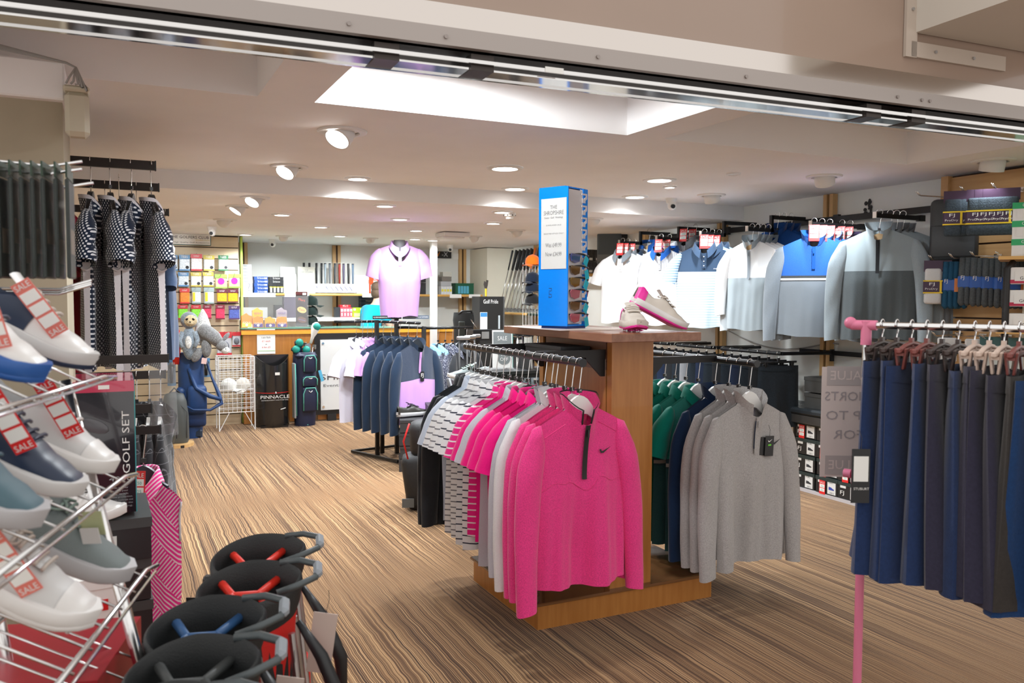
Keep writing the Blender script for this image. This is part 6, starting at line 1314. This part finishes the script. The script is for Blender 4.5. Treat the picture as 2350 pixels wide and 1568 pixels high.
for k in range(6): ybox('ball_box', 'slate blue ball box in the stack behind the person', 3.06, 1.187+k*.046, .22, .044, .12, 10.66, mat('ballbox_slate', (.03, .06, .10), .4), 'slate blue ball boxes', 'TITLEIST', PAPER, .45)
for k in range(2): ybox('ball_box', 'dark box with round logos on the corner shelf', 3.72, 1.487+k*.16, .18, .155, .15, 10.55, KB, 'dark boxes by the white post', None)
for k in range(3): ybox('ball_box', 'grey ball box in the corner shelf stack', 4.10+.01*k, 1.60+k*.065, .15-.01*k, .063, .12, 10.55, (mat('bb_silver', (.45, .46, .48), .4), mat('bb_photo', (.20, .18, .16), .4), mat('bb_silver2', (.55, .55, .50), .4))[k], 'grey ball boxes in the corner', None)
for k in range(4): ybox('ball_box', 'white sleeve with a yellow ball on the corner shelf', 4.045+k*.04, 1.487, .038, .11, .1, 10.54, WB, 'white sleeves with yellow balls', None, WHITE, .5, ((0, .5, .7, .3, YLW),))
ybox('ball_box', 'dark green ball box with four blue sleeves on the corner shelf', 4.37, 1.487, .27, .155, .15, 10.54, mat('bb_green', (.01, .10, .05), .4), None, None, WHITE, .5, tuple((-.30+.155*q, .42, .13, .66, mat('bb_cyan', (.10, .40, .55), .4)) for q in range(4)))
vx = thing('brand_plaque', 'black V-X plaque high on the corner wall', 'sign', (4.17, 10.885, 1.99)); pbox('panel', vx, (0, 0, .05), (.28, .01, .095), BLACK); lettering(vx, 'V', (-.06, -.0065, .055), .055, mat('orange_ink', (.85, .30, .03), .5)); lettering(vx, '-X', (.04, -.0065, .055), .09, mat('silver_text', (.6, .6, .62), .4)); sheet_notice('faint printed card beside the V-X plaque', 4.38, 1.985, .09, .08, 10.888, [])
# Golf Pride stand, wrench, black bag and trays
gp = thing('grip_cabinet', 'black Golf Pride grip cabinet in the corner', 'display stand', (4.24, 9.38, 0)); pbox('carcass', gp, (0, .10, .73), (.32, .24, 1.46), mat('cabinet_black', (.018, .018, .018), .4)); pbox('side', gp, (.175, .14, .73), (.02, .30, 1.46), mat('cabinet_grey', (.10, .10, .10), .5)); lettering(gp, 'Golf Pride', (-.01, -.0225, 1.395), .20, WHITE, h=.05); pbox('leaflet', gp, (-.105, -.022, 1.10), (.095, .003, .33), PAPER); pbox('leaflet_head', gp, (-.105, -.024, 1.235), (.09, .002, .05), mat('leaf_blue', (.05, .25, .55), .5)); pbox('light_strip', gp, (.105, -.022, 1.05), (.022, .003, .35), mat('pale_strip', (.55, .62, .66), .4))
wr = thing('pipe_wrench', 'pipe wrench with yellow handle on the grip cabinet', 'tool', (4.20, 9.44, 1.4605)); MB().rbox((0, 0, .05), (.024, .012, .10), .005).build('handle', mat('yellow_rubber', (.75, .45, .02), .5), wr); MB().prism([(-.015, .10), (.012, .10), (.022, .14), (.03, .20), (.008, .205), (.005, .17), (-.02, .19), (-.028, .15)], .018).build('jaw', mat('tool_dark', (.08, .07, .065), .4, .6), wr)
kb = thing('golf_bag', 'black golf bag with side towel tag next to the grip cabinet', 'golf bag', (3.74, 9.05, 0)); b = MB(); b.rings([[Vector((rx*math.cos(2*PI*i/20), ry*math.sin(2*PI*i/20), z)) for i in range(20)] for rx, ry, z in ((.12, .10, .42), (.125, .105, .6), (.12, .10, 1.1), (.13, .11, 1.18), (.12, .10, 1.27), (.10, .085, 1.25))], True, True, True); b.build('body', BB, kb, 50); b = MB(); b.tube([(-.09, -.05, 1.24), (-.06, -.09, 1.285), (.06, -.09, 1.285), (.09, -.05, 1.24)], .014, 8); b.build('handle', BLACK, kb, True); pbox('pocket', kb, (-.07, -.11, 1.08), (.08, .03, .18), mat('bag_olive', (.04, .045, .04), .5), .01); MB().tube([(.04, -.10, 1.20), (.10, -.14, 1.10), (.13, -.12, 1.0)], .006, 6).build('strap', CHROME, kb, True); pbox('pedestal', kb, (0, 0, .21), (.30, .26, .42), BLACK); pbox('lower_pocket', kb, (0, -.11, .72), (.20, .06, .30), BB, .03)
kt = thing('fitting_cart', 'long black fitting cart between bag and island', 'cart', (3.98, 8.7, 0)); pbox('tray', kt, (0, 0, 1.02), (.62, .20, .12), BLACK); pbox('label', kt, (-.16, -.102, 1.02), (.09, .003, .08), mat('dim_label', (.30, .31, .31), .5)); pbox('leg', kt, (.25, 0, .48), (.05, .18, .96), SATIN); pbox('leg', kt, (-.25, 0, .48), (.05, .18, .96), SATIN)
# --- club rack on the right wall with leaning clubs
cr = thing('club_rack', 'pine shelf rack on the right wall holding leaning clubs', 'rack', (4.85, 9.62, 1.25)); pbox('board', cr, (0, 0, -.012), (.30, 1.6, .024), mat('shelf_white', (.70, .69, .64), .5)); MB().cyl((-.15, -.36, -.012), (-.15, .80, -.012), .017, n=12).build('front_nosing', AMBW, cr, 40); MB().cyl((-.15, -.80, -.012), (-.15, -.36, -.012), .016, n=12).build('front_nosing', mat('dark_green_nosing', (.02, .04, .03), .5), cr, 40); pbox('bracket', cr, (.05, -.07, -.12), (.03, .02, .20), CHROME)
GRP = (BLACK, BLACK, BLACK, mat('grip_pink', (.55, .25, .30), .6), BLACK, BLACK, mat('grip_orange', (.80, .18, .02), .6))
for k in range(30):
    yy = 10.20-k*.037; club('silver shafted club leaning in the wall rack', (4.74+.03*(k % 3), yy, 1.285), (rad(-13-.1*k)*-1*-1*.0+rad(6), rad(11+2*(k % 3)), 0), .82, 'iron', GRP[(k*5) % 7] if k > 12 else BLACK, 'clubs leaning in the wall rack', STEEL, CHROME)
for k, (z, m_) in enumerate(((1.87, fabric('cap_orange', (.85, .16, .01), .05)), (1.67, fabric('cap_navy', (.012, .02, .04), .05)), (1.56, fabric('cap_navy', (.012, .02, .04), .05)), (1.42, fabric('cap_black', (.02, .02, .022), .05)))): cap(('orange cap on top of the wire cap tree', 'navy cap below the orange one on the cap tree', 'second navy cap down the cap tree', 'black cap lowest on the cap tree')[k], (4.40, 8.56, z-.04), rad(-70), m_)
ctree = thing('cap_tree', 'white wire cap tree beside the leaning clubs', 'display stand', (4.50, 8.54, 0)); MB().cyl((0, 0, 0), (0, 0, 1.98), .012, n=8).build('pole', WIRE, ctree); MB().cyl((0, 0, 0), (0, 0, .02), .18, n=20).build('base', WIRE, ctree)
for z in (1.82, 1.62, 1.51, 1.37): MB().tube([(0, 0, z), (-.10, .04, z)], .006, 6).build('branch', WIRE, ctree)
b = MB()
for k in range(12): b.cyl((-.22+.04*k, .03, .9), (-.22+.04*k, .03, 1.85), .003, n=5, caps=False)
for k in range(5): b.cyl((-.22, .03, .9+.23*k), (.22, .03, .9+.23*k), .003, n=5, caps=False)
b.build('grid', WIRE, ctree)
# soft bags, shelf and posters right of the tower
for k in range(2): t = thing('soft_case', ('slate soft case hanging beside the white polos', 'dark soft case behind the slate one')[k], 'bag', (4.80+.12*k, 7.55-.0*k, 1.80+.02*k), rad(-38+30*k)); MB().rbox((0, 0, .17), (.26, .07, .36), .04, None, 3).build('body', (mat('slate_felt', (.085, .11, .125), .7), mat('dark_felt', (.05, .052, .055), .7))[k], t, True); pbox('grey_band', t, (0, -.0365, .07), (.25, .002, .08), mat('grey_band', (.16, .18, .19), .6)); MB().tube([(-.02, 0, .35), (0, 0, .375), (.05, .10, .375)], .005, 5).build('hanging_loop', BLACK, t, True)
s4_ = shelf('short pine shelf with dark boxes beside the sunglasses tower', 4.66, 5.0, 1.715, 7.85, .30, AMBW); pbox('bracket', s4_, (.10, -.14, -.06), (.06, .02, .09), CHROME)
for k in range(6): ybox('glove_box', 'dark grey printed box on the short pine shelf', 4.70+.085*(k % 3), 1.7165+.135*(k//3), .08, .13, .10, 7.90, mat('printed_grey', (.06, .062, .065), .4, noise=.4, nscale=60), 'dark boxes on the short shelf', None, WHITE, .5, ((0, .2, .5, .2, PAPER),))
for k in range(2): t = thing('framed_photo', ('framed black and white photo under the short shelf', 'second framed photo under the short shelf')[k], 'picture', (4.985, 7.75-.42*k, 1.22), rad(-90)); pbox('frame', t, (0, 0, .20), (.36, .02, .40), BLACK); pbox('print', t, (0, -.011, .20), (.31, .004, .35), mat('bw_print', (.25, .26, .27), .4, noise=.6, nscale=14)); lettering(t, 'Footjoy', (0, -.014, .14), .2, PAPER)
# ceiling devices
def dome_cam(lab, x, y, z, ball=True):
    t = thing('security_camera', lab, 'camera', (x, y, z)); MB().lathe([(.045, 0), (.045, -.012), (.036, -.04)], n=20).build('base', WHITE, t, 40); MB().ell((0, -.01, -.055), (.036, .036, .038), 16, 10).build('eye_ball', WHITE, t, True); MB().cyl((-.012, -.035, -.064), (-.014, -.050, -.068), .017, n=14).build('lens', BLACK, t)
dome_cam('white ball camera above the accessory wall sign', .90, 8.62, ZF); dome_cam('white ball camera above the till', 1.74, 10.15, ZF); dome_cam('white ball camera beside the white post', 3.98, 10.1, ZF); dome_cam('white ball camera on the ceiling near the bulkhead', 4.08, 5.50, ZN)
t = thing('smoke_detector', 'round white smoke detector on the lower ceiling', 'smoke detector', (2.90, 6.05, ZF)); MB().lathe([(.05, 0), (.052, -.02), (.046, -.03), (.034, -.034), (.030, -.05), (.012, -.056)], n=24).build('body', WHITE, t, 40)
for k in range(8): pbox('vent', t, (.048*math.cos(k*PI/4), .048*math.sin(k*PI/4), -.022), (.008, .008, .008), INK)
t = thing('ceiling_unit', 'flat white vented unit on the lower ceiling', 'vent', (3.24, 8.14, ZF)); pbox('body', t, (0, 0, -.03), (.30, .26, .045), WHITE, .01); pbox('lower_tray', t, (-.03, -.01, -.06), (.24, .20, .02), WHITE, .006)
# ================================================================== sock wall and pink rail
def sock_pack(lab, grp, x, y, z, rz, kind):
    t = thing('sock_pack', lab, 'socks', (x, y, z), rz, grp)
    sm = {'dark': mat('sock_charcoal', (.045, .065, .085), .9, noise=.25, nscale=120, bump=.6, bscale=160), 'white': mat('sock_white', (.68, .69, .70), .9, bump=.6, bscale=160), 'teal': mat('sock_teal', (.012, .085, .17), .9, bump=.6, bscale=160), 'slate': mat('sock_slate', (.085, .10, .11), .9, noise=.2, nscale=120, bump=.6, bscale=160)}[kind]
    if kind in ('dark', 'white'):
        pbox('card', t, (0, .004, .235), (.105, .003, .07), mat('plum_card2', (.055, .025, .06), .5)); MB().rbox((0, .0, .165), (.092, .030, .11), .014, None, 2).build('sock_top', sm, t, True); MB().rbox((0, .0, .035), (.098, .038, .075), .022, None, 2).build('sock_toe', sm, t, True)
        pbox('band', t, (0, 0, .105), (.108, .036, .085), mat('plum_card2', (.055, .025, .06), .5), .006)
        for zz in (.068, .142): pbox('yellow_line', t, (0, 0, zz), (.109, .0375, .008), mat('band_yellow', (.85, .60, .02), .5))
        pbox('side_line', t, (.044, -.0188, .105), (.012, .001, .08), mat('band_yellow', (.85, .60, .02), .5))
        lettering(t, 'FJ', (-.005, -.0195, .122), .030, WHITE, h=.024); lettering(t, 'ProDry', (-.008, -.0195, .092), .070, WHITE, h=.016)
    else:
        for q in range(3): MB().tube([(-.03+.028*q, 0, .28), (-.032+.028*q, -.008, .2), (-.034+.03*q, -.01, .10), (-.034+.03*q, -.006, .01), (-.026+.03*q, 0, -.005)], [.017, .019, .017, .019, .014], 8).build('sock', sm, t, True)
        pbox('band', t, (-.002, -.004, .135), (.105, .046, .085), mat('band_blue', (.03, .12, .45), .4), .012); pbox('orange_end', t, (.033, -.0275, .135), (.034, .002, .083), mat('band_orange', (.85, .28, .08), .5)); lettering(t, 'FJ', (-.03, -.0285, .16), .018, WHITE)
    return t
SR = rad(-52)
for k in range(3): sock_pack('charcoal sock pack with yellow-lined FJ band, left hook of the top row', 'charcoal sock packs', 4.58+.03*k, 3.37-.022*k, 1.83, SR, 'dark')
for k in range(5): sock_pack('charcoal sock pack with yellow-lined FJ band, right hooks of the top row', 'charcoal sock packs', 4.60+.025*k, 3.235-.034*k, 1.825, SR, 'dark')
for k in range(2): sock_pack('white sock pack with dark FJ band on the lower row', 'white sock packs', 4.63+.05*k, 3.53-.025*k, 1.42, SR, 'white')
for k in range(2): sock_pack('teal sock bundle with blue and orange band', 'teal sock bundles', 4.70+.05*k, 3.455-.02*k, 1.40, SR, 'teal')
for k in range(5): sock_pack('slate sock bundle with blue and orange band', 'slate sock bundles', 4.70+.02*k, 3.345-.062*k, 1.42-.004*k, SR+rad(4*k), 'slate')
def peg(lab, x, y, z, ln=.26):
    t = thing('wall_peg', lab, 'hook', (4.885, y, z), group='chrome pegs on the oak slatwall'); pbox('plate', t, (-.004, 0, 0), (.006, .05, .03), CHROME); MB().tube([(-.005, 0, .0), (-ln, 0, -.004), (-ln-.03, 0, .022)], .003, 6).build('rod', CHROME, t, True); MB().tube([(-.005, .012, .004), (-ln, .012, .0), (-ln-.03, .012, .026)], .003, 6).build('rod', CHROME, t, True)
for q, (yy, z) in enumerate(((3.60, 2.10), (3.36, 2.105), (3.16, 2.10), (3.56, 1.70), (3.42, 1.705), (3.28, 1.71), (3.12, 1.70), (3.52, 1.22), (3.36, 1.22), (3.20, 1.22), (3.08, 1.22))): peg('chrome peg on the oak slatwall', 4.88, yy, z, .30 if q == 0 else .22)
pg = thing('shoe_bag', 'dark grey zipped bag lettered PING on the oak slatwall', 'bag', (4.76, 3.49, 1.69), rad(-60)); MB().rbox((0, 0, .19), (.27, .11, .39), .035, None, 3).build('body', mat('ping_grey', (.045, .052, .058), .55, bump=.1, bscale=300), pg, True); MB().rbox((0, -.05, .12), (.25, .02, .20), .02, None, 2).build('front_pocket', mat('ping_grey2', (.04, .046, .052), .5), pg, True); q_ = pbox('badge', pg, (.055, -.0575, .315), (.075, .003, .026), mat('badge_grey', (.30, .32, .33), .4)); lettering(q_, 'PING', (0, -.002, 0), .06, INK); MB().tube([(-.05, 0, .385), (0, 0, .42), (.05, 0, .385)], .006, 6).build('loop', BLACK, pg, True)
for k in range(2): t = thing('glove_packet', 'clear packet of white gloves with black label on the lowest pegs', 'glove packet', (4.66+.02*k, 3.44-.17*k, 1.06), rad(-52), 'white glove packets'); pbox('pouch', t, (0, 0, .075), (.11, .02, .15), mat('glove_white', (.66, .67, .67), .4), .008); pbox('label', t, (0, -.0115, .07), (.108, .002, .06), mat('label_dark', (.04, .045, .045), .4)); lettering(t, 'STUBURT', (0, -.0135, .085), .07, WHITE)
for k in range(3): t = thing('glove_packet', 'teal headed packet with pale card on the lowest pegs', 'glove packet', (4.70+.01*k, 3.20-.075*k, 1.03), rad(-52), 'teal headed packets'); pbox('header', t, (0, 0, .17), (.09, .012, .05), mat('teal_head', (.05, .14, .14), .5)); pbox('card', t, (0, 0, .075), (.085, .014, .14), mat('pale_card', (.62, .68, .66), .5))
# white and green shoe boxes on a shelf at the frame edge, with a black upright
for k in range(6):
    gcol = k >= 3; z = (1.30, 1.43, 1.555, 1.70, 1.80, 1.90)[k]-.02; t = thing('shoe_box', ('green lidded white shoe box in the upper stack by the sock wall' if gcol else 'white shoe box with red edge in the lower stack by the sock wall'), 'shoe box', (4.575, 2.80, z), rad(-58), 'green lidded shoe boxes' if gcol else 'red edged shoe boxes')
    pbox('carton', t, (0, .12, .045), (.33, .26, .09), PAPER); pbox('lid', t, (0, .12, .083 if gcol else .012), (.334, .264, .034 if gcol else .02), mat('lid_green', (.02, .42, .14), .4) if gcol else mat('lid_crimson', (.50, .01, .06), .4)); pbox('label', t, (-.08, -.012, .04), (.13, .002, .05), PAPER); pbox('blue_print', t, (-.06, -.0135, .055), (.06, .001, .014), BB_); lettering(t, 'GOLF', (-.09, -.0135, .084 if gcol else .03), .06, WHITE if gcol else INK)
up = thing('shelf_upright', 'black slotted upright holding the shoe boxes by the sock wall', 'shelf', (4.47, 2.95, 0)); MB().tube([(0, 0, 0), (0, 0, 1.62), (.03, -.02, 1.66)], .018, 8).build('post', SATIN, up, True); pbox('board', up, (.16, -.10, 1.675), (.42, .34, .018), AMBW, 0, (0, 0, rad(-58))); pbox('board', up, (.16, -.10, 1.27), (.42, .34, .018), AMBW, 0, (0, 0, rad(-58))); pbox('back_post', up, (.30, -.20, .85), (.03, .03, 1.7), SATIN)
# --- pink rail with navy shorts and skirts
PKR = mat('pink_plastic', (.72, .20, .33), .35); PA = Vector((2.0, 1.74, 0)); DV = Vector((.397, -.918, 0)); ZR3 = 1.372
pr = thing('pink_rail', 'pink framed clothes rail with a chrome bar', 'clothes rail', tuple(PA))
MB().cyl((0, 0, 0), (0, 0, .93), .0125, n=14).build('post', PKR, pr, 40); MB().cyl((0, 0, .90), (0, 0, ZR3-.02), .0105, n=14).build('inner_tube', CHROME, pr, 40); MB().rbox((-.006, .012, .915), (.034, .034, .05), .008).build('clamp', PKR, pr); MB().cyl((-.012, .03, .925), (-.02, .05, .925), .013, n=12).build('clamp_knob', PKR, pr, 40)
e = DV*.98; MB().cyl(tuple(Vector((0, 0, ZR3))), tuple(e+Vector((0, 0, ZR3))), .0105, n=14).build('bar', CHROME, pr, 40)
MB().cyl((0, 0, ZR3-.058), (0, 0, ZR3+.012), .0155, n=14).build('tee_joint', PKR, pr, 40); MB().cyl(tuple(-DV*.042+Vector((0, 0, ZR3))), tuple(DV*.03+Vector((0, 0, ZR3))), .0148, n=14).build('tee_joint', PKR, pr, 40); MB().ell(tuple(-DV*.046+Vector((0, 0, ZR3+.006))), (.018, .018, .018), 14, 8).build('end_knob', PKR, pr, True)
MB().cyl(tuple(e), tuple(e+Vector((0, 0, ZR3))), .0125, n=14).build('post', PKR, pr, 40); MB().cyl(tuple(e+Vector((-.30, -.13, .02))), tuple(e+Vector((.30, .13, .02))), .0125, n=12).build('foot', PKR, pr, 40); MB().cyl((-.28, -.12, .02), (.28, .12, .02), .0125, n=12).build('foot', PKR, pr, 40); MB().cyl((0, 0, .10), tuple(e+Vector((0, 0, .10))), .010, n=10).build('tie_bar', PKR, pr, 40)
NVS = fabric('navy_stretch', (.014, .032, .10), .12, 120); PLM = fabric('plum_navy_stretch', (.028, .026, .050), .12, 120); BRN = fabric('black_brown_twill', (.035, .030, .027), .12, 120); BLN = fabric('bright_navy_stretch', (.008, .040, .13), .12, 120)
CH1 = mat('brown_clip', (.05, .032, .028), .4); CH2 = mat('rust_hanger', (.22, .06, .05), .4); CH3 = mat('cream_clip', (.62, .48, .40), .45)
rzp = math.atan2(.397, .918)
items = [(.045, NVS, CH1, 0), (.085, NVS, CH1, .004), (.125, NVS, CH2, -.01), (.165, NVS, CH2, 0), (.205, PLM, CH1, .0), (.245, NVS, CH1, -.014), (.285, PLM, CH3, .0), (.32, PLM, CH3, -.01), (.355, PLM, CH3, -.02), (.39, BRN, CH2, -.02), (.435, BLN, CH1, -.03), (.48, NVS, CH1, 0), (.54, NVS, CH1, 0), (.60, PLM, CH1, 0), (.66, NVS, CH2, 0)]
for k, (s_, m_, hm_, dz) in enumerate(items):
    p = PA+DV*s_; nmz = {'navy_stretch': 'navy', 'plum_navy_stretch': 'plum-dark', 'black_brown_twill': 'black-brown', 'bright_navy_stretch': 'brighter blue'}[m_.name]
    t = thing('skirt', nmz+' pleated skirt clipped to the pink rail', 'skirt', (p.x, p.y, ZR3+.010), rzp+rad(random.uniform(-10, 10)), nmz+' skirts on the pink rail')
    put('body', cached(('skb', m_.name, k % 3), lambda: skirt_geo(.15, .185, .56, .018, .050, k*3+1, 30, 14, .026, legs=.0).mesh('body', m_, True)), t, (0, 0, -.145+dz)); put('waistband', cached(('skw', m_.name), lambda: skirt_geo(.150, .152, .05, .019, .020, 1, nv=2, fold=.0).mesh('waistband', m_, True)), t, (0, 0, -.106+dz))
    h = thing('skirt_hanger', {'brown_clip': 'brown', 'rust_hanger': 'rust', 'cream_clip': 'cream'}[hm_.name]+' clip hanger holding a '+nmz+' skirt on the pink rail', 'hanger', (p.x, p.y, ZR3+.010), rzp, 'clip hangers on the pink rail'); clip_hanger(h, hm_, .13)
    put('arch', cached(('arch', hm_.name), lambda: MB().tube([(-.125, 0, -.078), (-.06, 0, -.064), (0, 0, -.058), (.06, 0, -.064), (.125, 0, -.078)], .007, 6).mesh('arch', hm_, True)), h)
    if k == 0: hang_tag(t, (-.19, -.012, -.42), '', BLACK, .05, .15, (0, 0, rad(-50))); pbox('tag_panel', t, (-.1915, -.0135, -.40), (.04, .001, .07), PAPER, 0, (0, 0, rad(-50))); lettering(t, 'STUBURT', (-.193, -.016, -.455), .042, WHITE, (PI/2, 0, rad(-50)))
po = thing('price_poster', 'pale translucent price poster seen from behind on the pink rail', 'poster', tuple(PA+Vector((.075, .105, .895))), rad(-28)); sm_ = mat('poster_paper', (.62, .53, .50), .7); MB().box((0, 0, .17), (.20, .002, .345)).build('sheet', sm_, po)
for z in (.315, .035): pbox('grey_band', po, (0, -.0016, z), (.17, .001, .06), mat('poster_band', (.42, .37, .36), .7))
PGI = mat('poster_ink', (.34, .30, .31), .7)
for s_, z, w_ in (('VALUE', .315, .12), ('VALUE', .035, .12), ('SHORTS', .25, .15), ('UP TO', .19, .14), ('FOR', .13, .09)):
    o = lettering(po, s_, (-.015, -.0026, z), w_, PGI if 'VAL' not in s_ else sm_, h=.028); o.scale.x *= -1
# ================================================================== person behind the till
def skinned(name, joints, edges, m, parent=None, root=0, lv=2):
    bm = bmesh.new(); lay = bm.verts.layers.skin.verify(); vs = []
    for i, (co, r) in enumerate(joints):
        v = bm.verts.new(co); v[lay].radius = (r, r) if not isinstance(r, tuple) else r; v[lay].use_root = (i == root); vs.append(v)
    for a, b in edges: bm.edges.new((vs[a], vs[b]))
    me = bpy.data.meshes.new(name); bm.to_mesh(me); bm.free(); me.materials.append(m)
    o = put(name, me, parent); md = o.modifiers.new('skin', 'SKIN'); md.use_smooth_shade = True
    sd = o.modifiers.new('sub', 'SUBSURF'); sd.levels = lv; sd.render_levels = lv; return o
pe = thing('person', 'person in a turquoise short-sleeved shirt bending over the back ledge', 'person', (2.90, 10.20, 0), rad(30))
SKN = mat('skin_tone', (.62, .38, .27), .5)
J = [((0, 0, .86), .125), ((.05, 0, 1.05), .115), ((.12, 0, 1.22), .125), ((.16, 0, 1.33), .075), ((.20, 0, 1.40), .055), ((.225, 0, 1.50), (.080, .090)), ((.225, 0, 1.57), (.070, .080))]
E_ = [(0, 1), (1, 2), (2, 3), (3, 4), (4, 5), (5, 6)]
def limb(parent, pts):
    p = parent
    for co, r in pts: J.append((co, r)); E_.append((p, len(J)-1)); p = len(J)-1
    return p
for s_ in (-1, 1):
    limb(0, [((.0, s_*.095, .78), .095), ((.03, s_*.10, .46), .062), ((.0, s_*.10, .10), .042), ((.0, s_*.10, .045), .042), ((.13, s_*.11, .03), .032)])
    wri = limb(2, [((.14, s_*.155, 1.27), .065), ((.17, s_*.215, 1.10), .047), ((.25, s_*.22, 1.02), .042), ((.40, s_*.14, 1.10), .028)])
    pal = limb(wri, [((.455, s_*.125, 1.125), .026)])
    for q in range(4): limb(pal, [((.49, s_*(.155-.022*q), 1.130), .010), ((.525+.006*(q in (1, 2)), s_*(.157-.022*q), 1.118), .009), ((.545+.008*(q in (1, 2)), s_*(.157-.022*q), 1.098), .008)])
    limb(wri, [((.43, s_*.085, 1.115), .012), ((.465, s_*.070, 1.110), .010), ((.49, s_*.068, 1.10), .008)])
skinned('body', J, E_, SKN, pe)
TQ = fabric('turquoise_jersey', (.0, .36, .52), .06)
JS = [((0, 0, .84), .145), ((.05, 0, 1.05), .135), ((.12, 0, 1.22), .145), ((.158, 0, 1.325), .085), ((.14, -.16, 1.275), .082), ((.165, -.205, 1.12), .066), ((.14, .16, 1.275), .082), ((.165, .205, 1.12), .066)]
skinned('shirt', JS, [(0, 1), (1, 2), (2, 3), (2, 4), (4, 5), (2, 6), (6, 7)], TQ, pe)
JT = [((0, 0, .86), .14), ((0, .10, .76), .108), ((.03, .105, .46), .078), ((0, .105, .09), .06), ((0, -.10, .76), .108), ((.03, -.105, .46), .078), ((0, -.105, .09), .06)]
skinned('trousers', JT, [(0, 1), (1, 2), (2, 3), (0, 4), (4, 5), (5, 6)], CHAR, pe)
HAIR = mat('brown_hair', (.10, .06, .035), .7, noise=.4, nscale=120, bump=.6, bscale=200)
b = MB(); b.ell((.205, 0, 1.565), (.098, .090, .085), 20, 12, (0, .25, 0)); b.ell((.165, 0, 1.50), (.055, .078, .075), 16, 10); b.build('hair', HAIR, pe, True)
for s_ in (-1, 1):
    MB().ell((.225, s_*.083, 1.50), (.020, .008, .030), 10, 8).build('ear', SKN, pe, True); MB().ell((.300, s_*.032, 1.515), (.008, .013, .008), 10, 6).build('eye', WHITE, pe, True); MB().ell((.306, s_*.032, 1.515), (.004, .005, .005), 8, 6).build('iris', INK, pe, True); MB().tube([(.303, s_*.014, 1.535), (.306, s_*.032, 1.540), (.296, s_*.050, 1.534)], .004, 5).build('eyebrow', HAIR, pe, True)
    MB().rbox((.06, s_*.105, .04), (.27, .10, .075), .03, None, 2).build('shoe', BLACK, pe, True)
MB().ell((.318, 0, 1.495), (.018, .013, .024), 10, 8, (0, -.3, 0)).build('nose', SKN, pe, True); MB().ell((.298, 0, 1.452), (.010, .024, .007), 10, 6).build('mouth', mat('lip_tone', (.45, .18, .15), .5), pe, True)
